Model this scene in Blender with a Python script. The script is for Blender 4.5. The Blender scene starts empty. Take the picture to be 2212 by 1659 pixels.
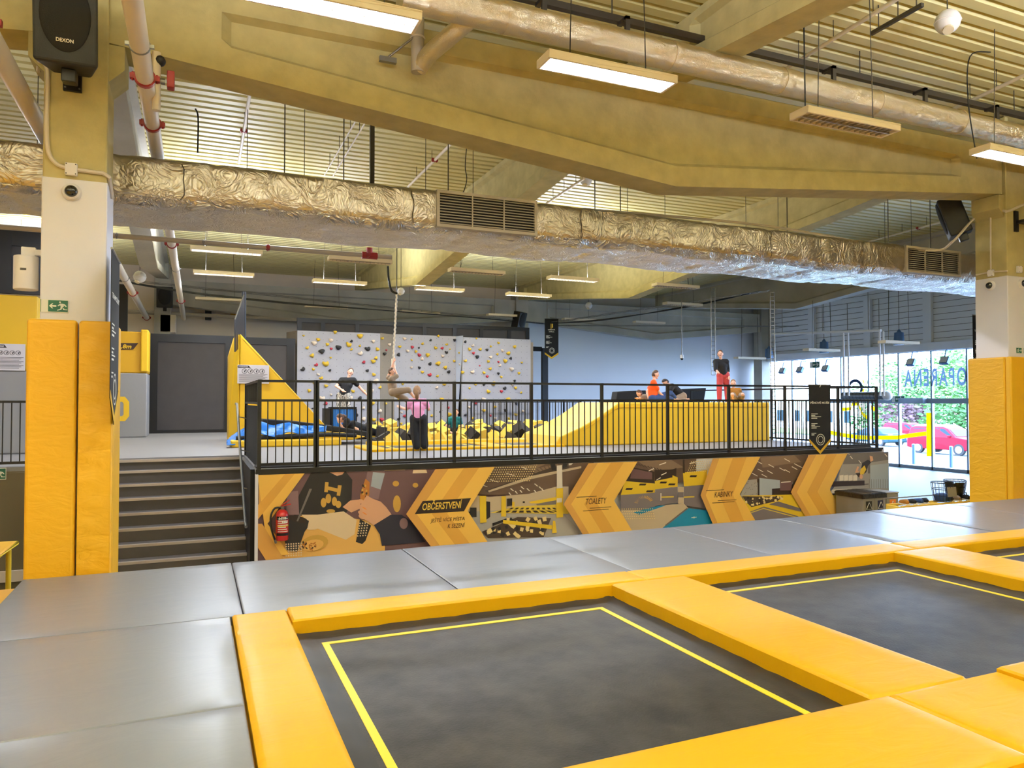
import bpy, bmesh, math, random
from mathutils import Vector, Matrix
random.seed(7)
S = bpy.context.scene
COL = S.collection
W, H, F = 2212.0, 1659.0, 1592.0
CZ = 2.8                     # lens height above the hall floor
YAW = math.radians(23.3); PITCH = math.atan(35.5/F)
MATZ = 1.2                   # top of the trampoline court
PZ = 1.82                    # top of the upper deck
R = math.radians

# ---------------------------------------------------------------- view rays -> world points (layout only)
def ray(u, v):
    r = (u-W/2)/F; up = (H/2-v)/F
    f = math.cos(PITCH)-up*math.sin(PITCH); z = up*math.cos(PITCH)+math.sin(PITCH)
    return Vector((r*math.cos(YAW)+f*math.sin(YAW), f*math.cos(YAW)-r*math.sin(YAW), z))
def onY(u, v, Y):
    d = ray(u, v); return d*(Y/d.y)+Vector((0, 0, CZ))
def onX(u, v, X):
    d = ray(u, v); return d*(X/d.x)+Vector((0, 0, CZ))
def onZ(u, v, z):
    d = ray(u, v); return d*((z-CZ)/d.z)+Vector((0, 0, CZ))

# ---------------------------------------------------------------- materials
def lin(c):
    return tuple(((x/255)/12.92 if x/255 <= .04045 else ((x/255+.055)/1.055)**2.4) for x in c)
def mat(name, col, rough=.5, metal=0., var=None, bump=None, coat=0., emit=None, spec=None, col2=None, stretch=None):
    m = bpy.data.materials.new(name); m.use_nodes = True
    n = m.node_tree.nodes; l = m.node_tree.links; b = n['Principled BSDF']
    c = (*lin(col), 1) if max(col) > 1 else (*col, 1)
    b.inputs['Base Color'].default_value = c
    b.inputs['Roughness'].default_value = rough; b.inputs['Metallic'].default_value = metal
    if coat: b.inputs['Coat Weight'].default_value = coat; b.inputs['Coat Roughness'].default_value = .25
    if spec is not None: b.inputs['Specular IOR Level'].default_value = spec
    if emit: b.inputs['Emission Color'].default_value = (*emit[0], 1); b.inputs['Emission Strength'].default_value = emit[1]
    if var or bump:
        tc = n.new('ShaderNodeTexCoord'); co = tc.outputs['Object']
        if stretch:
            mp = n.new('ShaderNodeMapping'); mp.inputs['Scale'].default_value = stretch
            mp.inputs['Rotation'].default_value = (0, 0, .5)
            l.new(co, mp.inputs['Vector']); co = mp.outputs['Vector']
    if var:
        t = n.new('ShaderNodeTexNoise'); t.inputs['Scale'].default_value = var[0]; t.inputs['Detail'].default_value = 6
        l.new(co, t.inputs['Vector'])
        rp = n.new('ShaderNodeMapRange'); rp.inputs['From Min'].default_value = .3; rp.inputs['From Max'].default_value = .7
        l.new(t.outputs['Fac'], rp.inputs['Value'])
        mx = n.new('ShaderNodeMix'); mx.data_type = 'RGBA'
        k = 1-var[1]
        mx.inputs['A'].default_value = c
        c2 = (*lin(col2), 1) if col2 else (c[0]*k, c[1]*k, c[2]*k, 1)
        mx.inputs['B'].default_value = c2
        l.new(rp.outputs['Result'], mx.inputs['Factor']); l.new(mx.outputs['Result'], b.inputs['Base Color'])
    if bump:
        t = n.new('ShaderNodeTexNoise'); t.inputs['Scale'].default_value = bump[0]; t.inputs['Detail'].default_value = 5
        t.inputs['Distortion'].default_value = bump[2] if len(bump) > 2 else 0
        l.new(co, t.inputs['Vector'])
        bp = n.new('ShaderNodeBump'); bp.inputs['Strength'].default_value = bump[1]; bp.inputs['Distance'].default_value = .02
        l.new(t.outputs['Fac'], bp.inputs['Height']); l.new(bp.outputs['Normal'], b.inputs['Normal'])
    return m

def foil(name, col, scale, strength, rough=.24):
    m = mat(name, col, rough, 1.0); n = m.node_tree.nodes; l = m.node_tree.links; b = n['Principled BSDF']
    tc = n.new('ShaderNodeTexCoord')
    n1 = n.new('ShaderNodeTexNoise'); n1.inputs['Scale'].default_value = scale; n1.inputs['Detail'].default_value = 3; n1.inputs['Distortion'].default_value = 1.6
    n2 = n.new('ShaderNodeTexVoronoi'); n2.feature = 'DISTANCE_TO_EDGE'; n2.inputs['Scale'].default_value = scale*2.2
    l.new(tc.outputs['Object'], n1.inputs['Vector'])
    va = n.new('ShaderNodeVectorMath'); va.operation = 'ADD'
    l.new(tc.outputs['Object'], va.inputs[0]); l.new(n1.outputs['Color'], va.inputs[1]); l.new(va.outputs['Vector'], n2.inputs['Vector'])
    ad = n.new('ShaderNodeMath'); ad.operation = 'MULTIPLY_ADD'; ad.inputs[1].default_value = .55
    l.new(n2.outputs['Distance'], ad.inputs[0]); l.new(n1.outputs['Fac'], ad.inputs[2])
    bp = n.new('ShaderNodeBump'); bp.inputs['Strength'].default_value = strength; bp.inputs['Distance'].default_value = .05
    l.new(ad.outputs['Value'], bp.inputs['Height']); l.new(bp.outputs['Normal'], b.inputs['Normal'])
    return m

M = {}
M['concrete'] = mat('concrete', (198, 184, 128), .85, var=(4, .22), bump=(9, .35))
M['concrete_grey'] = mat('concrete_grey', (186, 180, 166), .85, var=(1.1, .25), bump=(9, .3))
M['deck'] = mat('roof_deck', (212, 200, 140), .5, var=(.8, .06))
M['white_paint'] = mat('white_paint', (232, 230, 236), .6, var=(2, .03))
M['wall_white'] = mat('wall_white', (226, 226, 232), .7, var=(.6, .04))
M['wall_beige'] = mat('wall_beige', (236, 222, 204), .8, var=(.7, .08))
M['siding'] = mat('siding', (232, 232, 238), .55, var=(.6, .05))
M['yellow'] = mat('yellow_vinyl', (226, 170, 12), .5, var=(1.1, .05), bump=(4, .3, 1.2), stretch=(.6, 1.8, 1), spec=.14, coat=.15)
M['yellow_pad'] = mat('yellow_pillar_vinyl', (240, 182, 30), .48, var=(1.5, .05), bump=(5, .4, .8), stretch=(1, 1, 2.4))
M['yellow_smooth'] = mat('yellow_foam_vinyl', (232, 184, 28), .5, var=(1, .05))
M['yellow_dark'] = mat('yellow_ochre_vinyl', (216, 162, 24), .5, var=(1, .05))
M['grey_mat'] = mat('grey_vinyl', (112, 114, 124), .42, var=(.9, .05), bump=(2.2, .2, 1.2), stretch=(.9, 1.3, 1), spec=.4, coat=.4)
M['grey_pad'] = mat('grey_wall_vinyl', (140, 138, 138), .5, var=(1, .06), bump=(4, .15, .6))
M['deck_mat'] = mat('deck_mat_grey', (130, 127, 127), .5, var=(3, .10), stretch=(.3, 6, 1))
M['bed'] = mat('jump_bed_mesh', (30, 28, 29), .5, col2=(58, 55, 55), var=(5.5, .4), bump=(60, .1), spec=.35)
M['bed_edge'] = mat('jump_bed_edge', (34, 32, 31), .5, var=(6, .2))
M['line'] = mat('yellow_line', (246, 214, 50), .5)
M['line_pale'] = mat('yellow_line_worn', (238, 216, 92), .5)
M['black'] = mat('black_paint', (18, 17, 18), .4)
M['black_soft'] = mat('black_fabric', (24, 23, 24), .8)
M['black_plastic'] = mat('black_plastic', (28, 24, 22), .55, bump=(90, .1))
M['grille'] = mat('speaker_grille', (16, 13, 12), .75, bump=(200, .3))
M['mesh'] = mat('dark_mesh', (66, 61, 60), .8, var=(3, .12))
M['steel'] = mat('galvanised_steel', (150, 148, 144), .35, .9, var=(6, .2))
M['steel_dark'] = mat('dark_steel', (84, 78, 70), .45, .7)
M['alu'] = mat('aluminium_edge', (200, 192, 186), .35, .6)
M['pipe'] = mat('white_pipe', (222, 210, 192), .45, var=(2, .04))
M['pipe_grey'] = mat('grey_pipe', (176, 166, 150), .5, var=(2, .05))
M['red'] = mat('red_coupling', (150, 28, 26), .4)
M['red_bright'] = mat('red_enamel', (200, 34, 30), .3, coat=.5)
M['foil'] = foil('duct_foil', (200, 191, 178), 2.6, .5, .34)
M['foil_creased'] = foil('duct_foil_creased', (222, 214, 202), 3.0, 1.3, .3)
M['foil_smooth'] = foil('pipe_foil', (236, 222, 190), 8, .4, .32)
M['seam'] = mat('dark_seam', (70, 60, 46), .6)
M['stair'] = mat('stair_grey', (84, 77, 72), .7, var=(6, .1))
M['lamp_housing'] = mat('lamp_housing', (236, 222, 200), .5)
M['lamp_on'] = mat('lamp_lit', (240, 245, 255), .5, emit=((.93, .96, 1), 5.0))
M['lamp_off'] = mat('lamp_unlit', (220, 208, 180), .4)
M['reflector'] = mat('louvre', (190, 180, 160), .3, .8)
M['plastic_white'] = mat('white_plastic', (230, 226, 226), .45)
M['glass_dark'] = mat('smoked_dome', (14, 14, 16), .08, spec=.8)
M['sign_green'] = mat('sign_green', (20, 92, 66), .5)
M['sign_white'] = mat('sign_white', (232, 230, 218), .5)
M['paper'] = mat('sign_board', (206, 200, 200), .5)
M['ink'] = mat('print_black', (38, 32, 32), .6)
M['ink_brown'] = mat('print_brown', (62, 38, 22), .6)
M['olive_wall'] = mat('olive_panel', (104, 92, 66), .7, var=(1, .06))
M['floor_tile'] = mat('floor_tile', (58, 68, 76), .55, spec=.15, var=(1.2, .06), stretch=(1, 4, 1))
M['floor_grey'] = mat('floor_grey', (120, 116, 112), .5, var=(1, .08))
M['tarp'] = mat('blue_tarp', (30, 118, 206), .38, var=(3, .15), bump=(6, .5, 1.2))
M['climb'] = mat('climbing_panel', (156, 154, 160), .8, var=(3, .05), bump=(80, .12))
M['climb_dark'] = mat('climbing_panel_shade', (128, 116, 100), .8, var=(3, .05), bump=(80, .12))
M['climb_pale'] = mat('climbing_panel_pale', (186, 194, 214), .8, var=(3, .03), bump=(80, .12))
M['hold_y'] = mat('hold_yellow', (206, 168, 36), .6, var=(20, .15))
M['hold_w'] = mat('hold_cream', (210, 190, 166), .6, var=(20, .1))
M['hold_k'] = mat('hold_black', (34, 31, 30), .6)
M['hold_r'] = mat('hold_red', (172, 42, 56), .6)
M['foam_y'] = mat('foam_pale_yellow', (246, 206, 84), .9, var=(5, .06))
M['foam_k'] = mat('foam_charcoal', (66, 60, 56), .9, var=(5, .1))
M['net'] = mat('pit_net', (58, 56, 54), .8, var=(4, .2))
M['bin'] = mat('bin_grey', (134, 128, 118), .55, var=(2, .04))
M['bag'] = mat('bin_bag', (26, 25, 27), .3, bump=(12, .6, 1))
M['navy'] = mat('navy_print', (28, 30, 66), .6)
M['orange'] = mat('orange_print', (228, 128, 44), .6)
M['frame_alu'] = mat('window_frame_grey', (150, 168, 188), .45, .2)
M['screen'] = mat('dark_screen', (40, 36, 38), .35)
M['car_red'] = mat('car_red', (120, 6, 28), .55, spec=.12)
M['car_white'] = mat('car_white', (128, 132, 136), .55, spec=.12)
M['car_dark'] = mat('car_teal', (22, 48, 54), .55, spec=.12)
M['car_glass'] = mat('car_glass', (20, 38, 46), .4, spec=.1)
M['tyre'] = mat('tyre', (30, 30, 32), .8)
M['leaf'] = mat('leaf_green', (58, 104, 44), .7, var=(3, .35))
M['leaf_light'] = mat('leaf_light_green', (86, 128, 60), .7, var=(3, .3))
M['leaf_plum'] = mat('leaf_plum', (84, 52, 62), .7, var=(3, .3))
M['bark'] = mat('bark', (92, 76, 60), .9)
M['asphalt'] = mat('asphalt', (72, 78, 82), .85, var=(2, .1))
M['grass'] = mat('verge_grass', (110, 150, 80), .9, var=(2, .2))
M['render_wall'] = mat('house_render', (226, 222, 206), .8)
M['bollard'] = mat('bollard_blue_grey', (84, 112, 150), .4, .4)
M['skin'] = mat('skin', (224, 172, 146), .55)
M['hair_brown'] = mat('hair_brown', (92, 62, 42), .6, var=(30, .3))
M['hair_fair'] = mat('hair_fair', (150, 112, 74), .6, var=(30, .3))
M['hair_dark'] = mat('hair_dark', (48, 34, 28), .6, var=(30, .3))
M['cloth_pink'] = mat('cloth_pink', (238, 158, 196), .8, var=(6, .12))
M['cloth_black'] = mat('cloth_black', (24, 23, 26), .85)
M['cloth_teal'] = mat('cloth_teal', (20, 118, 124), .8, var=(6, .15))
M['cloth_orange'] = mat('cloth_orange', (238, 88, 26), .8, var=(6, .12))
M['cloth_red'] = mat('cloth_red', (196, 72, 74), .8, var=(6, .12))
M['cloth_taupe'] = mat('cloth_taupe', (146, 126, 106), .8, var=(6, .15))
M['cloth_blue'] = mat('cloth_blue', (36, 62, 108), .8)
M['cloth_ochre'] = mat('cloth_ochre', (170, 112, 30), .8, var=(6, .1))
M['print_warm'] = mat('shirt_print', (244, 190, 150), .8)
M['lips'] = mat('lips', (176, 92, 88), .5)
M['eye'] = mat('eye_dark', (36, 28, 26), .2)
m = mat('zebra_cloth', (226, 214, 196), .85); n = m.node_tree.nodes; l = m.node_tree.links
wv = n.new('ShaderNodeTexWave'); wv.inputs['Scale'].default_value = 9; wv.inputs['Distortion'].default_value = 9; wv.inputs['Detail'].default_value = 2
rp = n.new('ShaderNodeValToRGB'); rp.color_ramp.elements[0].color = (.02, .02, .02, 1); rp.color_ramp.elements[1].color = (.75, .68, .58, 1)
rp.color_ramp.elements[0].position = .42; rp.color_ramp.elements[1].position = .52
tc = n.new('ShaderNodeTexCoord'); l.new(tc.outputs['Object'], wv.inputs['Vector'])
l.new(wv.outputs['Fac'], rp.inputs['Fac']); l.new(rp.outputs['Color'], n['Principled BSDF'].inputs['Base Color'])
M['zebra'] = m
def bolt_grid(m, px=.22, pz=.21):
    n = m.node_tree.nodes; l = m.node_tree.links; b = n['Principled BSDF']
    src = b.inputs['Base Color'].links[0].from_socket; tc = n.new('ShaderNodeTexCoord'); sp = n.new('ShaderNodeSeparateXYZ'); l.new(tc.outputs['Object'], sp.inputs[0])
    def axis(sock, per):
        q = n.new('ShaderNodeMath'); q.operation = 'PINGPONG'; q.inputs[1].default_value = per/2; l.new(sock, q.inputs[0])
        c = n.new('ShaderNodeMath'); c.operation = 'LESS_THAN'; c.inputs[1].default_value = .009; l.new(q.outputs[0], c.inputs[0]); return c.outputs[0]
    k = n.new('ShaderNodeMath'); k.operation = 'MULTIPLY'; l.new(axis(sp.outputs['X'], px), k.inputs[0]); l.new(axis(sp.outputs['Z'], pz), k.inputs[1])
    x = n.new('ShaderNodeMix'); x.data_type = 'RGBA'; x.inputs['B'].default_value = (.12, .11, .1, 1)
    l.new(k.outputs[0], x.inputs['Factor']); l.new(src, x.inputs['A']); l.new(x.outputs['Result'], b.inputs['Base Color'])
for q in ('climb', 'climb_dark', 'climb_pale'): bolt_grid(M[q])
def glass(name, tint, refl):
    m = bpy.data.materials.new(name); m.use_nodes = True
    n = m.node_tree.nodes; l = m.node_tree.links; n.remove(n['Principled BSDF'])
    t = n.new('ShaderNodeBsdfTransparent'); t.inputs['Color'].default_value = (*tint, 1)
    g = n.new('ShaderNodeBsdfGlossy'); g.inputs['Roughness'].default_value = .03
    fr = n.new('ShaderNodeFresnel'); fr.inputs['IOR'].default_value = refl
    x = n.new('ShaderNodeMixShader'); l.new(fr.outputs['Fac'], x.inputs[0]); l.new(t.outputs[0], x.inputs[1]); l.new(g.outputs[0], x.inputs[2])
    l.new(x.outputs[0], n['Material Output'].inputs['Surface']); return m
M['glass'] = glass('window_glass', (.9, .96, 1.0), 1.25)
def sticker(name, col):
    m = bpy.data.materials.new(name); m.use_nodes = True; n = m.node_tree.nodes; l = m.node_tree.links; b = n['Principled BSDF']
    b.inputs['Base Color'].default_value = (*lin(col), 1); t = n.new('ShaderNodeBsdfTranslucent'); t.inputs['Color'].default_value = (*lin(col), 1)
    x = n.new('ShaderNodeMixShader'); x.inputs[0].default_value = .65; l.new(b.outputs[0], x.inputs[1]); l.new(t.outputs[0], x.inputs[2]); l.new(x.outputs[0], n['Material Output'].inputs['Surface']); return m
M['sticker_yellow'] = sticker('sticker_yellow', (250, 226, 10)); M['sticker_blue'] = sticker('sticker_grey_blue', (56, 68, 84))

# ---------------------------------------------------------------- mesh builder
def frame(d):
    d = d.normalized(); a = Vector((0, 0, 1)) if abs(d.z) < .95 else Vector((1, 0, 0))
    x = a.cross(d).normalized(); return x, d.cross(x)
class MB:
    def __init__(s): s.v = []; s.f = []; s.m = []
    def add(s, vs, fs, mi=0):
        o = len(s.v); s.v += [Vector(p) for p in vs]; s.f += [tuple(i+o for i in f) for f in fs]; s.m += [mi]*len(fs); return s
    def box(s, a, b, mi=0):
        x0, x1 = sorted((a[0], b[0])); y0, y1 = sorted((a[1], b[1])); z0, z1 = sorted((a[2], b[2]))
        return s.add([(x0,y0,z0),(x1,y0,z0),(x1,y1,z0),(x0,y1,z0),(x0,y0,z1),(x1,y0,z1),(x1,y1,z1),(x0,y1,z1)],
              [(0,3,2,1),(4,5,6,7),(0,1,5,4),(1,2,6,5),(2,3,7,6),(3,0,4,7)], mi)
    def obox(s, c, sz, rot=None, mi=0):
        x, y, z = sz[0]/2, sz[1]/2, sz[2]/2
        ps = [Vector(p) for p in [(-x,-y,-z),(x,-y,-z),(x,y,-z),(-x,y,-z),(-x,-y,z),(x,-y,z),(x,y,z),(-x,y,z)]]
        if rot is not None: ps = [rot @ p for p in ps]
        return s.add([p+Vector(c) for p in ps], [(0,3,2,1),(4,5,6,7),(0,1,5,4),(1,2,6,5),(2,3,7,6),(3,0,4,7)], mi)
    def bar(s, p, q, w, h=None, mi=0):
        p = Vector(p); q = Vector(q); h = h or w; x, y = frame(q-p); vs = []
        for c in (p, q):
            for a, b in ((-1,-1),(1,-1),(1,1),(-1,1)): vs.append(c+x*a*w/2+y*b*h/2)
        return s.add(vs, [(3,2,1,0),(4,5,6,7),(0,1,5,4),(1,2,6,5),(2,3,7,6),(3,0,4,7)], mi)
    def cyl(s, p, q, r, r2=None, n=12, mi=0):
        p = Vector(p); q = Vector(q); r2 = r if r2 is None else r2; x, y = frame(q-p); vs = []
        for c, rr in ((p, r), (q, r2)):
            for k in range(n):
                a = 2*math.pi*k/n; vs.append(c+(x*math.cos(a)+y*math.sin(a))*rr)
        fs = [(k, (k+1) % n, n+(k+1) % n, n+k) for k in range(n)]
        fs += [tuple(range(n-1, -1, -1)), tuple(range(n, 2*n))]
        return s.add(vs, fs, mi)
    def tube(s, pts, r, n=8, mi=0):
        pts = [Vector(p) for p in pts]; vs = []; x = None
        for i, p in enumerate(pts):
            d = (pts[min(i+1, len(pts)-1)]-pts[max(i-1, 0)]).normalized()
            if x is None: x, y = frame(d)
            else:
                x = (x-d*x.dot(d)).normalized(); y = d.cross(x)
            rr = r[i] if isinstance(r, (list, tuple)) else r
            for k in range(n):
                a = 2*math.pi*k/n; vs.append(p+(x*math.cos(a)+y*math.sin(a))*rr)
        fs = []
        for i in range(len(pts)-1):
            for k in range(n): fs.append((i*n+k, i*n+(k+1) % n, (i+1)*n+(k+1) % n, (i+1)*n+k))
        fs += [tuple(range(n-1, -1, -1)), tuple(range((len(pts)-1)*n, len(pts)*n))]
        return s.add(vs, fs, mi)
    def prism(s, poly, ext, mi=0):
        poly = [Vector(p) for p in poly]; e = Vector(ext); n = len(poly)
        return s.add(poly+[p+e for p in poly], [tuple(range(n-1, -1, -1)), tuple(range(n, 2*n))]+[(i, (i+1) % n, n+(i+1) % n, n+i) for i in range(n)], mi)
    def ell(s, c, r, n=12, m=8, mi=0, rot=None, fn=None):
        c = Vector(c); r = (r, r, r) if not isinstance(r, (tuple, list)) else r; vs = []; fs = []
        for j in range(m+1):
            t = math.pi*j/m
            for k in range(n):
                a = 2*math.pi*k/n; p = Vector((math.sin(t)*math.cos(a)*r[0], math.sin(t)*math.sin(a)*r[1], math.cos(t)*r[2]))
                if fn: p = fn(p)
                if rot is not None: p = rot @ p
                vs.append(c+p)
        for j in range(m):
            for k in range(n): fs.append((j*n+k, (j+1)*n+k, (j+1)*n+(k+1) % n, j*n+(k+1) % n))
        return s.add(vs, fs, mi)
    def ring(s, c, ax, r, w, n=24, mi=0, t=.004):   # flat annulus with thickness
        c = Vector(c); x, y = frame(Vector(ax)); e = Vector(ax).normalized()*t
        for k in range(n):
            a, b = 2*math.pi*k/n, 2*math.pi*(k+1)/n
            P = lambda q, rr: c+(x*math.cos(q)+y*math.sin(q))*rr
            s.prism([P(a, r), P(b, r), P(b, r-w), P(a, r-w)], e, mi)
        return s
    def torus(s, c, ax, r, t, n=20, m=6, mi=0):
        c = Vector(c); ax = Vector(ax).normalized(); x, y = frame(ax)
        pts = []; vs = []; fs = []
        for k in range(n):
            a = 2*math.pi*k/n; d = x*math.cos(a)+y*math.sin(a)
            for j in range(m):
                b = 2*math.pi*j/m; vs.append(c+d*(r+t*math.cos(b))+ax*t*math.sin(b))
        for k in range(n):
            for j in range(m): fs.append((k*m+j, ((k+1) % n)*m+j, ((k+1) % n)*m+(j+1) % m, k*m+(j+1) % m))
        return s.add(vs, fs, mi)
    def build(s, name, mats, parent=None, bevel=0, smooth=False, seg=2):
        vs = s.v; off = Vector((0, 0, 0))
        if parent is not None:
            q = parent
            while q is not None: off += q.location; q = q.parent
        else:
            xs = [v.x for v in vs]; ys = [v.y for v in vs]; zs = [v.z for v in vs]
            off = Vector(((min(xs)+max(xs))/2, (min(ys)+max(ys))/2, min(zs)))
        me = bpy.data.meshes.new(name); me.from_pydata([v-off for v in vs], [], s.f)
        if not isinstance(mats, (list, tuple)): mats = [mats]
        for q in mats: me.materials.append(M[q] if isinstance(q, str) else q)
        if len(mats) > 1: me.polygons.foreach_set('material_index', s.m)
        me.validate(); bm = bmesh.new(); bm.from_mesh(me)
        bmesh.ops.remove_doubles(bm, verts=bm.verts, dist=1e-6); bmesh.ops.recalc_face_normals(bm, faces=bm.faces); bm.to_mesh(me); bm.free()
        if smooth:
            me.polygons.foreach_set('use_smooth', [True]*len(me.polygons))
            try: me.set_sharp_from_angle(angle=R(42))
            except Exception: pass
        o = bpy.data.objects.new(name, me); COL.objects.link(o)
        if parent is not None: o.parent = parent
        else: o.location = off
        if bevel:
            b = o.modifiers.new('bevel', 'BEVEL'); b.width = bevel; b.segments = seg; b.limit_method = 'ANGLE'; b.angle_limit = R(40)
        return o
def tag(o, label, cat, group=None, kind=None):
    o['label'] = label; o['category'] = cat
    if group: o['group'] = group
    if kind: o['kind'] = kind
    return o
def thing(name, label, cat, loc=(0, 0, 0), group=None):
    o = bpy.data.objects.new(name, None); o.empty_display_size = .1; COL.objects.link(o); o.location = loc
    return tag(o, label, cat, group)
def struct(o): o['kind'] = 'structure'; return o
KIDS = {}
def kids(o): return [c for c in COL.objects if c.parent == o]
def copy_tree(o, parent=None):
    c = o.copy(); COL.objects.link(c); c.parent = parent
    for k in kids(o): copy_tree(k, c)
    return c
def B(a, b): return MB().box(a, b)

_tc = {}
def text_mesh(body, bold=0., shear=0., space=1.):
    key = (body, bold, shear, space)
    if key in _tc: return _tc[key]
    cu = bpy.data.curves.new('t', 'FONT'); cu.body = body; cu.size = 1; cu.shear = shear; cu.offset = bold; cu.space_character = space
    cu.resolution_u = 3
    o = bpy.data.objects.new('t', cu); COL.objects.link(o); bpy.context.view_layer.update()
    me = bpy.data.meshes.new_from_object(o.evaluated_get(bpy.context.evaluated_depsgraph_get()))
    vs = [v.co.copy() for v in me.vertices]; fs = [tuple(p.vertices) for p in me.polygons]
    bpy.data.objects.remove(o); bpy.data.curves.remove(cu); bpy.data.meshes.remove(me)
    xs = [v.x for v in vs]; ys = [v.y for v in vs]
    _tc[key] = (vs, fs, min(xs), max(xs), min(ys), max(ys)); return _tc[key]
def put_text(mb, body, p0, right, up, w, h, mi=0, bold=.02, shear=0., thick=.003, space=1.):
    """letters filling a w x h box whose lower-left corner is p0"""
    vs, fs, x0, x1, y0, y1 = text_mesh(body, bold, shear, space)
    p0 = Vector(p0); r = Vector(right).normalized(); u = Vector(up).normalized(); nrm = r.cross(u)
    P = [p0+r*((v.x-x0)/(x1-x0)*w)+u*((v.y-y0)/(y1-y0)*h) for v in vs]
    mb.add([p+nrm*thick for p in P], fs, mi)
# ================================================================ HALL SHELL
struct(B((-15, -12, -.3), (27.2, 30.6, 0)).build('floor', 'floor_grey'))
struct(B((13.2, 7.9, 0), (27.1, 30.3, .012)).build('floor_lobby', 'floor_tile'))
struct(B((-15.2, -12, 0), (27.4, -11.8, 8.4)).build('wall_back', 'wall_beige'))
struct(B((-15.2, -12, 0), (-15, 30.6, 8.4)).build('wall_left', 'wall_beige'))
struct(B((-15, 30.4, 0), (13.4, 30.6, 8.4)).build('wall_far', 'wall_beige'))
struct(B((13.4, 30.4, 0), (27.4, 30.6, 8.4)).build('wall_far_right', 'wall_white'))
# corrugated roof deck, ribs along X
mb = MB(); per = .25; zb = CZ+5.0; y = -12.0
prof = []
while y < 30.6:
    prof += [(y, zb+.065), (y+.05, zb+.065), (y+.075, zb), (y+.225, zb), (y+.25, zb+.065)]
    y += per
n = len(prof); vs = [(-15.2, p[0], p[1]) for p in prof]+[(27.4, p[0], p[1]) for p in prof]
mb.add(vs, [(i, i+1, n+i+1, n+i) for i in range(n-1)])
mb.box((-15.2, -12, zb+.12), (27.4, 30.6, zb+.3))
struct(mb.build('ceiling', 'deck'))

# ---------------------------------------------------------------- girders
def girder(name, axis, a, b, c, zend, zmid, mid, ztop, w, t, ebl, m, label, fb=.28, ft=.26):
    """fish-belly concrete beam from a to b along axis, centre line c across"""
    st = [(a, 1), (a+ebl, 1), (a+ebl+.1, 0), (mid, 0), (b-ebl-.1, 0), (b-ebl, 1), (b, 1)]
    mb = MB(); rows = []
    for s, full in st:
        zz = zmid+(zend-zmid)*abs(s-mid)/((mid-a) if s < mid else (b-mid))
        tt = w if full else t; ch = .07
        sec = [(-w, zz), (w, zz), (w, zz+fb), (tt, zz+fb+ch), (tt, ztop-ft-ch*.6), (w, ztop-ft), (w, ztop), (-w, ztop), (-w, ztop-ft), (-tt, ztop-ft-ch*.6), (-tt, zz+fb+ch), (-w, zz+fb)]
        rows.append([(s, c+p[0], p[1]) if axis == 'x' else (c+p[0], s, p[1]) for p in sec])
    n = 12; vs = [p for r_ in rows for p in r_]; fs = []
    for i in range(len(rows)-1):
        for k in range(n): fs.append((i*n+k, i*n+(k+1) % n, (i+1)*n+(k+1) % n, (i+1)*n+k))
    fs += [tuple(range(n)), tuple(range((len(rows)-1)*n, len(rows)*n))]
    o = mb.add(vs, fs).build(name, m); tag(o, label, 'beam', 'concrete roof beams'); return o
XL, XR = -1.095, 13.2
Z = lambda r_: CZ+r_
girder('concrete_girder', 'x', -.82, 12.9, 8.585, Z(3.6), Z(2.94), 6.05, Z(4.4), .235, .13, 1.05, 'concrete', 'huge fish-belly concrete beam spanning overhead between the two yellow padded pillars')
girder('concrete_girder', 'x', -14.9, -1.37, 8.585, Z(3.6), Z(2.94), -8.2, Z(4.4), .235, .13, 1.05, 'concrete', 'stub of concrete beam left of the pillar carrying the big loudspeaker')
girder('concrete_girder', 'x', 13.5, 27.1, 8.585, Z(3.6), Z(2.94), 20.3, Z(4.4), .235, .13, 1.05, 'concrete', 'concrete beam end at the far right edge beyond the right pillar')
girder('concrete_girder', 'x', -1.37+.55, 12.9, 29.8, Z(3.5), Z(2.9), 6.05, Z(4.4), .235, .13, 1.0, 'concrete_grey', 'grey concrete beam along the far wall above the climbing wall')
girder('concrete_girder', 'x', 13.5, 26.55, 29.8, Z(3.5), Z(2.9), 20.3, Z(4.4), .235, .13, 1.0, 'concrete_grey', 'pale grey concrete beam along the far wall above the white wall')
for x, lab in ((XL, 'pale concrete cross beam hanging low just right of the left pillar and its white pipe'), (6.05, 'concrete cross beam ending above the middle of the long foil duct'), (XR, 'concrete cross beam running away behind the foil duct towards the far column'), (20.35, 'grey concrete cross beam near the glass entrance front')):
    girder('cross_beam', 'y', 8.82, 29.5, x, Z(4.42), Z(3.35), 20.6, Z(5.0), .2, .1, .6, 'concrete' if x > 0 and x < 20 else 'concrete_grey', lab, fb=.2, ft=.1)
for x, lab in ((6.05, 'concrete cross beam at the top edge resting on the big beam above the foil pipe'), (XR, 'concrete cross beam stub in the upper right corner')):
    girder('cross_beam', 'y', -11.7, 8.82-.45, x, Z(4.42), Z(3.35), -1.5, Z(5.0), .2, .1, .6, 'concrete', lab, fb=.2, ft=.1)

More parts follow.
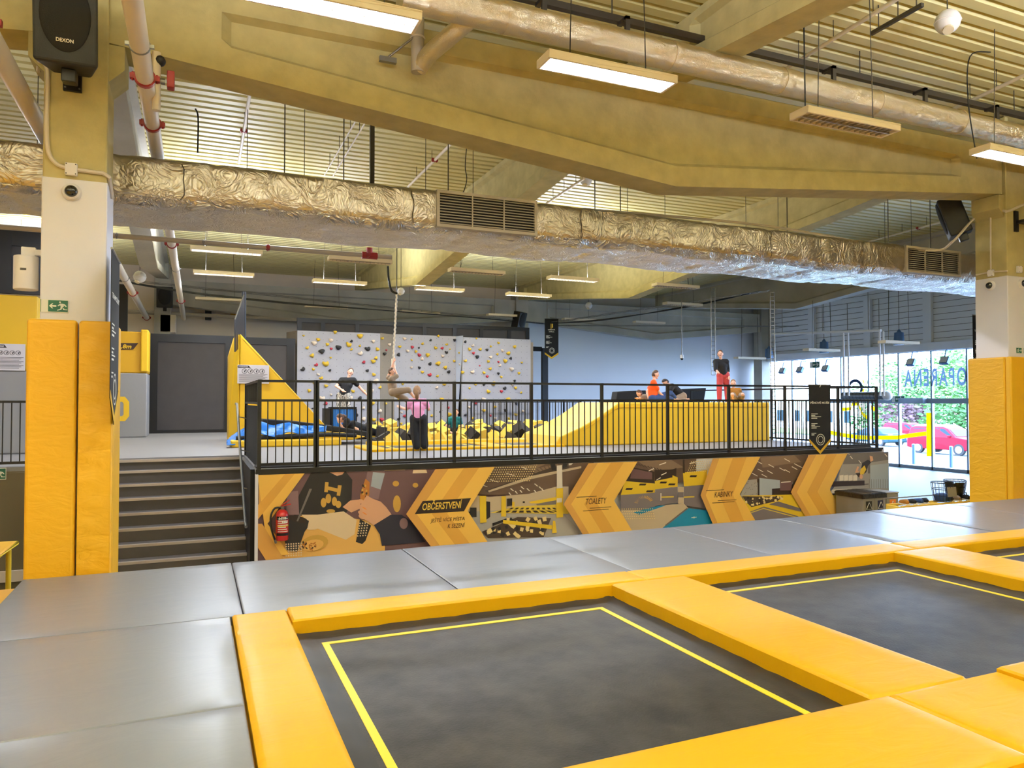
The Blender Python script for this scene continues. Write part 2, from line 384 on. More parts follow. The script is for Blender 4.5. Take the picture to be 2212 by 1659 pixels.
# ---------------------------------------------------------------- columns
def column(x0, x1, y0, y1, label, corbels, painted=True, m='concrete'):
    t = thing('concrete_pillar', label, 'pillar', ((x0+x1)/2, (y0+y1)/2, 0))
    B((x0, y0, 0), (x1, y1, Z(4.95))).build('shaft', m, t, bevel=.015)
    for s in corbels:
        xx = x1 if s > 0 else x0
        MB().prism([(xx, y0+.04, Z(3.2)), (xx+s*.14, y0+.04, Z(3.34)), (xx+s*.14, y0+.04, Z(3.58)), (xx, y0+.04, Z(3.58))], (0, y1-y0-.08, 0)).build('corbel', m, t)
    if painted:
        p = MB(); e = .006
        p.box((x0-e, y0-e, Z(.4)), (x1+e, y1+e, Z(2.17))); o = p.build('painted_band', 'white_paint', t, bevel=.012); o['label'] = 'white painted lower part of the shaft'
    return t
column(-1.37, -.82, 8.3, 8.87, 'concrete pillar at left with a loudspeaker on top and yellow padding below', (1, -1))
column(12.93, 13.5, 8.3, 8.87, 'concrete pillar at the right edge with two dome cameras on its white band', (-1, 1))
column(12.9, 13.5, 29.5, 30.1, 'far concrete column beside the climbing wall', (), False, 'concrete_grey')
column(-1.37, -.82, 29.5, 30.1, 'far concrete column above the left mesh panels', (), False, 'concrete_grey')
column(26.6, 27.15, 29.5, 30.1, 'far corner column where the white wall meets the glass front', (), False, 'concrete_grey')

# padding wrapped round the two near pillars
def wrinkled(x0, x1, y, z0, z1, amp, nx=8, nz=60, thick=.02):
    mb = MB(); vs = []; fs = []
    for j in range(nz+1):
        for i in range(nx+1):
            a = i/nx; z = z0+(z1-z0)*j/nz
            d = amp*(math.sin(j*1.7+3*a)+.7*math.sin(j*.83-5*a+1)+random.uniform(-.6, .6))*(1-.35*a) if 0 < i < nx else 0
            vs.append((x0+(x1-x0)*a, y-d, z))
    for j in range(nz):
        for i in range(nx): fs.append((j*(nx+1)+i, j*(nx+1)+i+1, (j+1)*(nx+1)+i+1, (j+1)*(nx+1)+i))
    return mb.add(vs, fs)
t = thing('pillar_pad', 'tall yellow vinyl padding with a dark slit wrapped round the left pillar', 'padding', (-1.1, 8.58, 0))
zt = Z(.777)
B((-1.465, 8.19, .02), (-1.05, 8.295, zt)).build('front_pad', 'yellow_pad', t, bevel=.03, seg=3)
mb = B((-1.035, 8.2, .02), (-.735, 8.295, zt)); mb.v += []; mb.build('corner_pad', 'yellow_pad', t, bevel=.03, seg=3)
wrinkled(-1.03, -.755, 8.194, .1, zt-.03, .006).build('loose_flap', 'yellow_pad', t, smooth=True)
B((-.81, 8.295, .02), (-.735, 8.97, zt)).build('side_pad', 'yellow_pad', t, bevel=.02)
B((-1.465, 8.295, .02), (-1.38, 8.97, zt)).build('side_pad', 'yellow_pad', t, bevel=.02)
B((-1.38, 8.88, .02), (-.81, 8.97, zt)).build('back_pad', 'yellow_pad', t)
t = thing('pillar_pad', 'yellow vinyl padding wrapped round the right pillar', 'padding', (13.2, 8.58, 0)); zt = Z(.752)
B((12.82, 8.19, .02), (13.62, 8.295, zt)).build('front_pad', 'yellow_pad', t, bevel=.03, seg=3)
B((12.82, 8.297, .02), (12.92, 8.97, zt)).build('side_pad', 'yellow_pad', t, bevel=.03)
B((13.51, 8.297, .02), (13.62, 8.97, zt)).build('side_pad', 'yellow_pad', t, bevel=.03)
B((12.92, 8.88, .02), (13.51, 8.97, zt)).build('back_pad', 'yellow_pad', t)

# ================================================================ TRAMPOLINE COURT (foreground)
E0, E1, YF = -3.0, 22.0, 7.81
OX0, PER, OPEN = .66, 3.39, 2.64
Y0, Y1, YP = 2.86, 5.5, 5.87
base = MB()
base.box((-13, YP, 0), (12.75, YF-.02, MATZ-.07)); base.box((-13, -3, 0), (.27, YP, MATZ-.07)); base.box((12.75, YP, 0), (13.7, YF-.02, MATZ-.07)); base.box((13.7, YP, 0), (26, YF-.02, MATZ-.07))
base.box((.27, -3, 0), (26, YP, MATZ-.55))
struct(base.build('floor_court_base', 'yellow_dark'))
mats = []
def wavy_top(x0, x1, y0, y1, z0, z1, step, amp, edge=.06):
    """soft slab: rounded rim and a slightly uneven top"""
    nx = max(2, int((x1-x0)/step)); ny = max(2, int((y1-y0)/step)); mb = MB(); vs = []; fs = []
    xs = [x0]+[x0+edge*.35, x0+edge]+[x0+edge+(x1-x0-2*edge)*i/nx for i in range(1, nx)]+[x1-edge, x1-edge*.35, x1]
    ys = [y0]+[y0+edge*.35, y0+edge]+[y0+edge+(y1-y0-2*edge)*i/ny for i in range(1, ny)]+[y1-edge, y1-edge*.35, y1]
    for yy in ys:
        for xx in xs:
            d = min(xx-x0, x1-xx, yy-y0, y1-yy); k = 1 if d >= edge else math.sqrt(max(0, 1-((edge-d)/edge)**2))
            h = amp*(math.sin(xx*3.1+yy*1.7)+math.sin(yy*4.3-xx*1.1+x0)*.6+random.uniform(-.5, .5)) if d >= edge else 0
            vs.append((xx, yy, z1-(1-k)*edge*.45+h))
    NX = len(xs); NY = len(ys)
    for j in range(NY-1):
        for i in range(NX-1): fs.append((j*NX+i, j*NX+i+1, (j+1)*NX+i+1, (j+1)*NX+i))
    b0 = len(vs)
    rim = [i for i in range(NX)]+[j*NX+NX-1 for j in range(1, NY)]+[(NY-1)*NX+i for i in range(NX-2, -1, -1)]+[j*NX for j in range(NY-2, 0, -1)]
    for i in rim: vs.append((vs[i][0], vs[i][1], z0))
    m_ = len(rim)
    for i in range(m_): fs.append((rim[i], b0+i, b0+(i+1) % m_, rim[(i+1) % m_]))
    return mb.add(vs, fs)
seams = [-1.4, .35, 2.07, 3.8, 5.53, 7.26, 8.99, 10.72, 12.45, 14.2]
names = ['in front of the left pillar', 'in front of the stairs', 'below the mural with the eating hand', 'below the word TOALETY of the mural', 'below the word KABINKY of the mural', 'in front of the rightmost mural arrow', 'in front of the recycling bins', 'in front of the shoe rack', 'at the right edge before the right pillar']
for i in range(len(seams)-1):
    o = wavy_top(seams[i]+.004, seams[i+1]-.004, YP+.004, YF, MATZ-.07, MATZ+random.uniform(-.004, .004), .16, .0016, .014).build('floor_mat', 'grey_mat', smooth=True)
    tag(o, 'grey vinyl floor mat of the far strip '+names[i], 'mat', 'grey floor mats')
for (a, b, lab) in ((4.15, YP, 'grey vinyl floor mat left of the near trampoline, the far one of its column'), (2.2, 4.15, 'grey vinyl floor mat in the lower left corner'), (.2, 2.2, 'grey vinyl floor mat at the very bottom left under the camera')):
    o = wavy_top(-1.6, .255, a+.004, b-.004, MATZ-.07, MATZ+random.uniform(-.004, .004), .16, .002, .014).build('floor_mat', 'grey_mat', smooth=True)
    tag(o, lab, 'mat', 'grey floor mats')

def pad(x0, x1, y0, y1, lab, z0=MATZ-.1, z1=MATZ+.03, amp=.0025):
    o = wavy_top(x0, x1, y0, y1, z0, z1, .09, amp, .035).build('trampoline_pad', 'yellow', smooth=True)
    tag(o, lab, 'pad', 'yellow trampoline pads'); return o
YN = Y0-.75
pad(.27, .655, YN, YP, 'yellow pad along the left side of the nearest trampoline', z1=MATZ+.015)
pad(.66, 3.67, Y1, YP, 'yellow pad along the far side of the nearest trampoline')
pad(3.675, 7.06, Y1+.002, YP, 'yellow pad along the far side of the middle trampoline')
pad(7.065, 10.4, Y1, YP, 'yellow pad along the far side of the trampoline at the right edge')
pad(10.405, 14.0, Y1, YP, 'yellow pad at the far right end of the far strip')
pad(3.3, 4.05, Y0, Y1+.0, 'wide yellow pad between the nearest and the middle trampoline', z1=MATZ+.032)
pad(6.69, 7.44, Y0, Y1, 'wide yellow pad between the middle and the right trampoline', z1=MATZ+.032)
pad(.66, 3.42, YN, Y0, 'wide yellow pad along the near side of the nearest trampoline', z1=MATZ+.03)
pad(3.425, 4.3, YN, Y0-.002, 'yellow pad joint at the lower right between pads')
pad(4.305, 6.9, YN, Y0, 'raised yellow pad with an open edge at the right edge of the picture', z1=MATZ+.055)
pad(6.905, 10.2, YN, Y0, 'yellow pad along the near side beyond the right edge')

def trampoline(x0, lab):
    x1 = x0+OPEN; zb_ = MATZ-.085
    t = thing('trampoline', lab, 'trampoline', ((x0+x1)/2, (Y0+Y1)/2, MATZ-.55))
    f = MB()
    for a, b in (((x0-.3, Y0-.3), (x1+.3, Y0-.02)), ((x0-.3, Y1+.02), (x1+.3, Y1+.3)), ((x0-.3, Y0-.02), (x0-.02, Y1+.02)), ((x1+.02, Y0-.02), (x1+.3, Y1+.02))):
        f.box((*a, MATZ-.55), (*b, MATZ-.102))
    f.build('frame', 'bed_edge', t)
    # sagging skirt all round, then the bed
    g = MB(); n_ = 26
    for (p, q, inw) in (((x0-.05, Y0-.05), (x1+.05, Y0-.05), (0, 1)), ((x1+.05, Y0-.05), (x1+.05, Y1+.05), (-1, 0)), ((x1+.05, Y1+.05), (x0-.05, Y1+.05), (0, -1)), ((x0-.05, Y1+.05), (x0-.05, Y0-.05), (1, 0))):
        rows = []
        for k in range(n_+1):
            a = k/n_; px = p[0]+(q[0]-p[0])*a; py = p[1]+(q[1]-p[1])*a; w_ = .012*math.sin(k*2.1)+.008*math.sin(k*5.3)
            rows.append([(px, py, zb_-.01), (px+inw[0]*(.08+w_), py+inw[1]*(.08+w_), zb_+.014+w_*.6), (px+inw[0]*.14, py+inw[1]*.14, zb_+.003), (px+inw[0]*.2, py+inw[1]*.2, zb_-.001)])
        vs = [v for r_ in rows for v in r_]; fs = []
        for k in range(n_):
            for j in range(3): fs.append((k*4+j, k*4+j+1, (k+1)*4+j+1, (k+1)*4+j))
        g.add(vs, fs)
    g.build('skirt', 'bed_edge', t, smooth=True)
    B((x0-.04, Y0-.04, zb_-.012), (x1+.04, Y1+.04, zb_)).build('bed', 'bed', t)
    l_ = MB(); a, b, c, d = x0+.165, x1-.235, Y0+.1, Y1-.24; w_ = .045; z = zb_+.0035
    for (p, q) in (((a, d-w_), (b, d)), ((a, c), (b, c+w_)), ((a, c+w_), (a+w_, d-w_)), ((b-w_, c+w_), (b, d-w_))):
        l_.box((*p, zb_), (*q, z))
    l_.build('boundary_line', 'line', t)
    return t
trampoline(OX0, 'nearest black trampoline bed with a yellow rectangle line')
trampoline(OX0+PER, 'middle black trampoline behind the wide dividing pad')
trampoline(OX0+2*PER, 'trampoline at the right edge of the picture, mostly cut off')

# ================================================================ UPPER DECK
YB, YL = 11.1, 12.85        # front of the mural; back of the stairs = left deck edge
SX0, SX1 = -1.6, .76; YS = 14.05   # stairs run back to YS
d = MB()
d.box((SX1+.06, YB+.02, 0), (13.18, 30.3, PZ-.06)); d.box((-14.9, YL, 0), (SX0-.1, YS, PZ-.06)); d.box((-14.9, YS, 0), (SX1+.06, 30.3, PZ-.06))
struct(d.build('floor_deck_base', 'olive_wall'))
mt = MB(); mt.box((SX1+.06, YB+.03, PZ-.06), (13.15, YS+.02, PZ)); mt.box((-14.9, YL+.02, PZ-.06), (SX0-.1, YS+.02, PZ)); mt.box((-14.9, YS+.02, PZ-.06), (13.15, 24.3, PZ))
o = mt.build('floor_deck_matting', 'deck_mat'); struct(o)
# seams of the deck matting and the soft front roll
for i, xx in enumerate((-1.2, .7, 2.6)):
    pass
st = thing('staircase', 'dark grey stairs with light edge strips climbing to the upper deck', 'stairs', ((SX0+SX1)/2, YB, 0))
rise = .194; run = .29; NS = 9; ys0 = YS-run*NS
for k in range(NS, 0, -1):
    y = YS-run*k; z = PZ-rise*k
    B((SX0+.004, y, max(0, z-rise-.02)), (SX1-.004, y+run+.01, z)).build('step', 'stair', st)
    n_ = MB(); n_.box((SX0+.004, y-.012, z-.034), (SX1-.004, y+.01, z+.006)); n_.box((SX0+.004, y+.024, z), (SX1-.004, y+.04, z+.006)); n_.build('edge_strip', 'alu', st)
n_ = MB(); n_.box((SX0+.004, YS-.02, PZ-.07), (SX1-.004, YS+.018, PZ-.025)); n_.build('edge_strip', 'alu', st)
B((SX0+.004, YS-.002, PZ-rise), (SX1-.004, YS+.018, PZ-.07)).build('step', 'stair', st)
# stair flank walls
struct(B((SX1, ys0, 0), (SX1+.06, YS, PZ-.03)).build('wall_stair_right', 'black'))
struct(B((SX0-.1, ys0, 0), (SX0, YS, PZ-.03)).build('wall_stair_left', 'olive_wall'))
struct(B((-14.9, YL-.03, 0), (SX0-.1, YL-.002, PZ-.08)).build('wall_deck_front_left', 'olive_wall'))
struct(B((-14.9, YL-.07, .16), (SX0-.1, YL-.03, .32)).build('baseboard_left', 'wall_beige'))

# ---------------------------------------------------------------- railings
def rail_panel(p, q, label, posts=(1, 1), top=1.26, mid=.98, zb_=PZ-.0, nb=None, group='black railing panels of the upper deck', upper=True, pw=.046, name='railing_panel', bottom=.06, low=-.1):
    p = Vector((p[0], p[1], zb_)); q = Vector((q[0], q[1], zb_)); L = (q-p).length; d_ = (q-p)/L
    t = thing(name, label, 'railing', p, group); U = Vector((0, 0, 1))
    for k, (c, on) in enumerate(((p, posts[0]), (q, posts[1]))):
        if on: MB().bar(c+U*low, c+U*(top+.02), pw).build('post', 'black', t)
    a = p+d_*pw*.5; b = q-d_*pw*.5
    if upper: MB().bar(a+U*top, b+U*top, .035).build('top_rail', 'black', t)
    MB().bar(a+U*mid, b+U*mid, .035).build('middle_rail', 'black', t)
    MB().bar(a+U*bottom, b+U*bottom, .04).build('bottom_rail', 'black', t)
    nb = nb or max(1, round(L/.112)-1)
    for k in range(nb):
        c = p+d_*(L*(k+1)/(nb+1)); MB().bar(c+U*bottom, c+U*mid, .015).build('bar', 'black', t)
    return t
px = [.86, 1.64, 2.43, 3.8, 5.15, 6.5, 7.87, 9.25, 10.62, 12.02, 13.1]
desc = ['beside the stairs in front of the tall yellow wedge', 'second from the stairs in front of the blue box', 'in front of the pink shirted child', 'in front of the sitting child in teal', 'in front of the pit corner below the hanging banner', 'in front of the sloping end of the yellow ramp', 'in front of the people behind the yellow ramp', 'in front of the right half of the yellow ramp', 'right of the yellow ramp', 'behind the hanging PĚNOVÉ MOŘE banner at the right end']
for i in range(10):
    rail_panel((px[i]+(.03 if i in (1, 2) else 0), YB+.05), (px[i+1], YB+.05), 'black metal railing panel '+desc[i], posts=(1 if i in (0, 1, 2) else 0, 1), low=-.06)
for i, (a, b) in enumerate(((YB+.05, 12.6), (12.6, 14.2), (14.2, 15.8), (15.8, 17.4))):
    rail_panel((13.1, a), (13.1, b), 'black side railing running back from the right deck corner, %s panel' % ('first', 'second', 'third', 'fourth')[i], posts=(0, 1), low=-.06)
for i, (a, b) in enumerate(((7.6, 9.4), (9.4, 11.2), (11.2, 13.1))):
    rail_panel((a+1.2, 24.0), (b+1.2 if i < 2 else 13.1, 24.0), 'thin black railing in front of the white wall, %s panel' % ('left', 'middle', 'right')[i], posts=(1, 1), top=1.0, mid=.92, group='back railing before the white wall', upper=False, low=-.06)
xs = [-5.3, -4.0, -2.8, -1.72]
for i in range(3):
    rail_panel((xs[i], YL+.06), (xs[i+1], YL+.06), 'black railing panel at the left edge above the olive wall, %s' % ('outermost', 'in the middle', 'next to the yellow pillar')[i], posts=(1, 1), top=.98, mid=.96, upper=False, low=-.06)
# stair side: dark balustrade with a sloping steel handrail
t = thing('stair_balustrade', 'black balustrade with sloping steel handrail on the right of the stairs', 'railing', (SX1+.1, YL, PZ))
xx = SX1+.09
MB().prism([(xx, YB-.02, PZ-.0), (xx, YB-.02, PZ+.9), (xx, 14.0, PZ+.9), (xx, 14.0, PZ)], (.012, 0, 0)).build('panel', 'black_soft', t)
MB().bar((xx, YB+.0, PZ-.02), (xx, YB, PZ+1.26), .05).build('post', 'black', t); MB().bar((xx, 14.0, PZ-.02), (xx, 14.0, PZ+1.28), .05).build('post', 'black', t)
MB().bar((xx, YB, PZ+1.26), (xx, 14.0, PZ+1.26), .035).build('top_rail', 'black', t); MB().bar((xx, YB, PZ+.94), (xx, 14.0, PZ+.94), .035).build('middle_rail', 'black', t)
for k in range(1, 15): MB().bar((xx, YB+.2*k, PZ+.94), (xx, YB+.2*k, PZ+1.26), .018).build('bar', 'black', t)
hr = MB().tube([(SX1-.06, YS+.4, PZ+.92), (SX1-.06, YS+.05, PZ+.92), (SX1-.06, ys0+.1, PZ-rise*NS+.95), (SX1-.06, ys0-.1, PZ-rise*NS+.9)], .022); hr.build('handrail', 'steel', t, smooth=True)
for k in (0, 1, 2): MB().bar((SX1-.06, YS-.3-k*.8, PZ+.7-k*.8*rise/run), (SX1+.09, YS-.3-k*.8, PZ+.66-k*.8*rise/run), .018).build('bracket', 'steel', t)
# ================================================================ FOIL DUCT
def lumpy_duct(x0, x1, y0, y1, z0, z1, step=.1, amp=.009):
    mb = MB(); prof = []; r = .07
    def arc(cy, cz, a0, a1, n):
        for k in range(n+1):
            a = a0+(a1-a0)*k/n; prof.append((cy+r*math.cos(a), cz+r*math.sin(a)))
    def fill(p, q, n):
        for k in range(1, n): prof.append((p[0]+(q[0]-p[0])*k/n, p[1]+(q[1]-p[1])*k/n))
    P = math.pi
    rb = .19
    def arcb(cy, cz, a0, a1, n, rr):
        for k in range(n+1):
            a = a0+(a1-a0)*k/n; prof.append((cy+rr*math.cos(a), cz+rr*math.sin(a)))
    arcb(y0+rb, z0+rb, P, 1.5*P, 7, rb); fill((y0+rb, z0), (y1-rb, z0), 12)
    arcb(y1-rb, z0+rb, 1.5*P, 2*P, 5, rb); fill((y1, z0+rb), (y1, z1-r), 4)
    arc(y1-r, z1-r, 0, .5*P, 3); fill((y1-r, z1), (y0+r, z1), 7)
    arc(y0+r, z1-r, .5*P, P, 3); fill((y0, z1-r), (y0, z0+rb), 5)
    n = len(prof); nx = int((x1-x0)/step); vs = []; fs = []
    for i in range(nx+1):
        x = x0+(x1-x0)*i/nx; band = .022 if (i*step) % 1.05 < step*.9 else 0
        sag = .02*math.sin(x*2.3)
        for k, (y, z) in enumerate(prof):
            dy = (y-(y0+y1)/2); dz = z-(z0+z1)/2; L = math.hypot(dy, dz)
            a = random.uniform(-1, 1)*amp-band
            vs.append((x+random.uniform(-.3, .3)*step*.5, y+dy/L*a, z+dz/L*a*1.2+(sag if z < (z0+z1)/2 else sag*.3)))
    for i in range(nx):
        for k in range(n): fs.append((i*n+k, i*n+(k+1) % n, (i+1)*n+(k+1) % n, (i+1)*n+k))
    fs += [tuple(range(n)), tuple(range(nx*n, (nx+1)*n))]
    mb.add(vs, fs); lo = z0+.1
    for q, f in enumerate(mb.f):
        if len(f) == 4 and sum(mb.v[i].z for i in f)/4 < lo: mb.m[q] = 1
    return mb
DY0, DY1, DZ0, DZ1 = 9.32, 10.75, Z(2.24), Z(2.8)
t = thing('air_duct', 'long foil wrapped rectangular air duct crossing the hall below the big beam', 'duct', (6, 10, DZ0))
lumpy_duct(-14.5, 17.5, DY0, DY1, DZ0, DZ1).build('foil_wrap', ['foil', 'foil_creased'], t, smooth=True)
def grille(x0, x1, z0, z1):
    f = MB(); y = DY0-.045
    for a, b in (((x0-.04, z0-.04), (x1+.04, z0)), ((x0-.04, z1), (x1+.04, z1+.04)), ((x0-.04, z0), (x0, z1)), ((x1, z0), (x1+.04, z1))):
        f.box((a[0], y, a[1]), (b[0], DY0+.06, b[1]))
    g = f.build('vent_frame', 'pipe_grey', t)
    B((x0, DY0-.01, z0), (x1, DY0+.05, z1)).build('vent_back', 'black', g)
    s = MB(); nsl = 11
    for k in range(nsl):
        z = z0+(z1-z0)*(k+.5)/nsl; s.obox(((x0+x1)/2, DY0-.03, z), (x1-x0, .03, .008), Matrix.Rotation(.5, 3, 'X'))
    for a in (1/3, 2/3): s.box((x0+(x1-x0)*a-.008, DY0-.045, z0), (x0+(x1-x0)*a+.008, DY0-.02, z1))
    s.build('vent_slats', 'pipe_grey', g)
pa = onY(945, 432, DY0); pb = onY(1155, 515, DY0)
grille(pa.x+.02, pb.x-.02, DZ0+.1, DZ1-.05)
pa = onY(1957, 556, DY0); pb = onY(2068, 604, DY0)
grille(pa.x, pb.x, DZ0+.1, DZ1-.06)
for k, xx in enumerate((-3.2, -.15, 2.6, 5.1, 8.6, 11.9)):
    MB().tube([(xx+random.uniform(-.02, .02), DY0-.012, DZ0+.08+j*.06) for j in range(8)], .006, 5).build('tape_seam', 'seam', t)
for k, u in enumerate((614, 742, 968, 1285, 1340, 1700, 1918, 2009)):
    x = onY(u, 450, 10.0).x
    tag(MB().cyl((x, 10.0, DZ1-.03), (x, 10.0, Z(5.11)), .008, n=6).build('hanger_rod', 'steel_dark'), 'thin steel hanger rod rising from the foil duct to the roof deck', 'rod', 'duct hanger rods')

# round foil pipe with elbow in front of the big beam
t = thing('foil_pipe', 'round foil insulated pipe running in front of the big beam at the upper right', 'pipe', (6, 7.3, Z(4.1)))
PY, PZ_ = 7.3, Z(4.16)
def lumpy_pipe(pts, r, n=18, amp=.006):
    mb = MB().tube(pts, r, n); mb.v = [v+Vector((random.uniform(-1, 1), random.uniform(-1, 1), random.uniform(-1, 1)))*amp for v in mb.v]; return mb
pts = [(1.9+.12*k, PY, PZ_-.008*max(0, .12*k-1)) for k in range(int((16.5-1.9)/.12))]
lumpy_pipe(pts, .165).build('foil_wrap', 'foil_smooth', t, smooth=True)
for x in (3.05, 5.2, 6.9, 8.6, 10.3, 12): MB().cyl((x, PY, PZ_-.008*max(0, x-2.9)), (x+.05, PY, PZ_-.008*max(0, x-2.9)), .176, n=18).build('band', 'foil_smooth', t, smooth=True)
lumpy_pipe([(2.75, PY+.02, PZ_), (2.62, PY+.18, PZ_-.1), (2.53, PY+.4, PZ_-.16), (2.44, PY+.68, PZ_-.2), (2.4, PY+.85, PZ_-.24), (2.36, PY+.93, PZ_-.3)], .1, 14, .004).build('elbow', 'foil_smooth', t, smooth=True)
t = thing('down_pipe', 'short grey pipe fixed to the beam where the foil elbow ends', 'pipe', (2.35, 8.2, Z(3.75)))
MB().cyl((2.34, 8.2, Z(3.8)), (2.34, 8.2, Z(4.9)), .075, n=14).build('tube', 'pipe_grey', t, smooth=True)
MB().torus((2.34, 8.2, Z(4.2)), (0, 0, 1), .078, .012).build('clamp', 'pipe', t, smooth=True)
MB().cyl((2.3, 8.16, Z(4.2)), (2.0, 8.33, Z(3.95)), .012, n=6).box((1.92, 8.3, Z(3.91)), (2.12, 8.352, Z(3.97))).build('bracket', 'steel', t)
t = thing('mounting_rail', 'dark slotted steel rail running above the round foil pipe', 'rail', (6, 7.62, Z(4.35)))
r_ = MB(); r_.box((2.4, 7.58, Z(4.58)), (16.5, 7.66, Z(4.62))); r_.box((2.4, 7.58, Z(4.62)), (16.5, 7.59, Z(4.66))); r_.build('rail', 'steel_dark', t)
for x in (3.6, 4.7, 6.3, 8.0, 9.8, 11.4): MB().box((x-.03, 7.42, Z(4.2)), (x+.03, 7.46, Z(4.58))).box((x-.03, 7.42, Z(4.54)), (x+.03, 7.62, Z(4.58))).build('bracket', 'steel_dark', t)
r_ = MB()
for x in (4.6, 8.7, 12.1): r_.cyl((x, 7.62, Z(4.6)), (x, 7.62, Z(5.11)), .008, n=6)
r_.build('rods', 'steel_dark', t)

# ================================================================ SPRINKLER PIPES
def clamp(mb, c, ax, r, w=.05):
    ax = Vector(ax).normalized(); c = Vector(c); x, y = frame(ax)
    mb.cyl(c-ax*w/2, c+ax*w/2, r*1.22, n=16)
    for s in (-1, 1):
        mb.obox(c+x*s*r*1.32, (.05, .05, .05), None); mb.cyl(c+x*s*r*1.32-y*.04, c+x*s*r*1.32+y*.04, .012, n=6)
def spr_pipe(label, p, q, r, fr, collars=(), m='pipe'):
    p = Vector(p); q = Vector(q); t = thing('sprinkler_pipe', label, 'pipe', p)
    MB().cyl(p, q, r, n=20).build('tube', m, t, smooth=True)
    for a in fr:
        mb = MB(); clamp(mb, p+(q-p)*a, q-p, r); mb.build('coupling', 'red', t, smooth=True)
    for a in collars:
        mb = MB(); c = p+(q-p)*a; mb.torus(c, q-p, r*1.04, .008); x, y = frame(q-p)
        for s in (-1, 1): mb.obox(c+x*s*r*1.2, (.04, .03, .03))
        mb.build('clip', 'steel', t)
    return t
def frac(p, q, vlist, x):   # fractions along p-q where the pixel row is v
    out = []
    for v in vlist:
        best = min(range(1001), key=lambda k: abs(proj(p+(q-p)*k/1000.)[1]-v)); out.append(best/1000)
    return out
def proj(P):
    d = Vector(P)-Vector((0, 0, CZ)); r = d.x*math.cos(YAW)-d.y*math.sin(YAW); f = d.x*math.sin(YAW)+d.y*math.cos(YAW)
    f2 = f*math.cos(PITCH)+d.z*math.sin(PITCH); u2 = d.z*math.cos(PITCH)-f*math.sin(PITCH)
    return (W/2+F*r/f2, H/2-F*u2/f2)
p = Vector((-.47, 3.0, Z(3.05))); q = Vector((-.47, 29.7, Z(3.02)))
q.x = onY(404, 700, 29.7).x*.4+p.x*.6
spr_pipe('thick white sprinkler main with red couplings right of the left pillar', p, q, .078, frac(p, q, (168, 268, 527, 650), 0), frac(p, q, (97, 580), 0))
p = Vector((-1.58, 3.0, Z(3.02))); q = Vector((-1.62, 29.7, Z(3.0)))
spr_pipe('thick white sprinkler main with red couplings left of the left pillar', p, q, .09, frac(p, q, (42, 632, 694), 0), frac(p, q, (600,), 0))
p = onY(-60, 488, 11.4); q = onY(846, 574, 11.4); q.z = p.z = Z(2.26)
spr_pipe('thinner sprinkler branch pipe crossing below the foil duct', p, q, .036, (.66, .93), (.3, .5), 'pipe_grey')
v_ = thing('alarm_valve', 'red tee fitting with grey stub at the right end of the branch pipe', 'fitting', onY(798, 562, 11.4))
c = onY(798, 562, 11.4); c.z = Z(2.26)
MB().cyl(c-Vector((.12, 0, 0)), c+Vector((.12, 0, 0)), .055, n=14).cyl(c, c+Vector((0, 0, .12)), .05, n=12).build('tee', 'red', v_, smooth=True)
# thin pipes under the roof deck
def thin(label, p, q, r=.028, cl=()):
    t = thing('sprinkler_pipe', label, 'pipe', Vector(p)); MB().cyl(p, q, r, n=10).build('tube', 'pipe', t, smooth=True)
    p = Vector(p); q = Vector(q)
    for a in cl: mb = MB(); clamp(mb, p+(q-p)*a, q-p, r, .04); mb.build('coupling', 'red', t, smooth=True)
    n_ = MB()
    for a in (.2, .5, .8): c = p+(q-p)*a; n_.cyl(c, c+Vector((0, 0, Z(5.11)-c.z)), .006, n=5)
    n_.build('hangers', 'steel_dark', t)
zz = Z(4.75)
thin('thin white sprinkler pipe under the roof above the vent of the foil duct', onZ(880, 405, zz), onZ(1000, 285, zz), cl=(.55,))
thin('thin white sprinkler pipe near the top left, above the left part of the duct', onZ(516, 352, zz), onZ(545, 168, zz), cl=(.45,))
a = onZ(1180, 440, zz); thin('thin white sprinkler pipe with sprinkler bulb right of the middle cross beam', a, onZ(1262, 385, zz))
thin('thin white sprinkler pipe crossing the ribbed deck at the upper right', onZ(1680, 160, zz), onZ(1950, -10, zz))
thin('thin white sprinkler pipe in the upper right corner below the sensor', onZ(2060, 235, zz), onZ(2260, 140, zz))
thin('thin pale pipe under the deck behind the right loudspeaker', onZ(1868, 524, zz), onZ(2040, 478, zz), cl=(.7,))
thin('slim pale conduit slanting under the deck left of the dark strut', onZ(700, 380, zz), onZ(775, 250, zz), .014)
thin('slim pale conduit slanting under the deck beside its twin', onZ(718, 383, zz), onZ(795, 255, zz), .014)
t = thing('hanging_strut', 'dark square steel strut with red foot hanging behind the big beam', 'strut', onY(804, 400, 12.0))
a = onY(804, 245, 12.0); b = onY(803, 420, 12.0); b.x = a.x
MB().bar(a, b, .07).build('strut', 'steel_dark', t); MB().obox(a, (.2, .2, .12)).build('foot', 'red', t, bevel=.02); MB().bar(a, (a.x, a.y, Z(5.11)), .04).build('stem', 'steel_dark', t)
# valve set beside the left main
t = thing('valve_station', 'small red and black valve set behind the white main near the left pillar', 'valve', (-.32, 6.9, Z(3.0)))
c = onY(345, 175, 8.05)
MB().cyl(c+Vector((-.03, 0, .28)), c+Vector((-.03, 0, -.3)), .04, n=12).build('riser', 'pipe', t, smooth=True)
MB().cyl(c+Vector((-.1, 0, 0)), c+Vector((.05, 0, 0)), .03, n=10).build('nipple', 'steel', t, smooth=True)
MB().obox(c+Vector((.1, 0, .02)), (.07, .1, .17)).build('hand_wheel', 'red', t, bevel=.01)
MB().ell(c+Vector((.0, 0, .2)), .055).build('gauge', 'black_plastic', t, smooth=True)

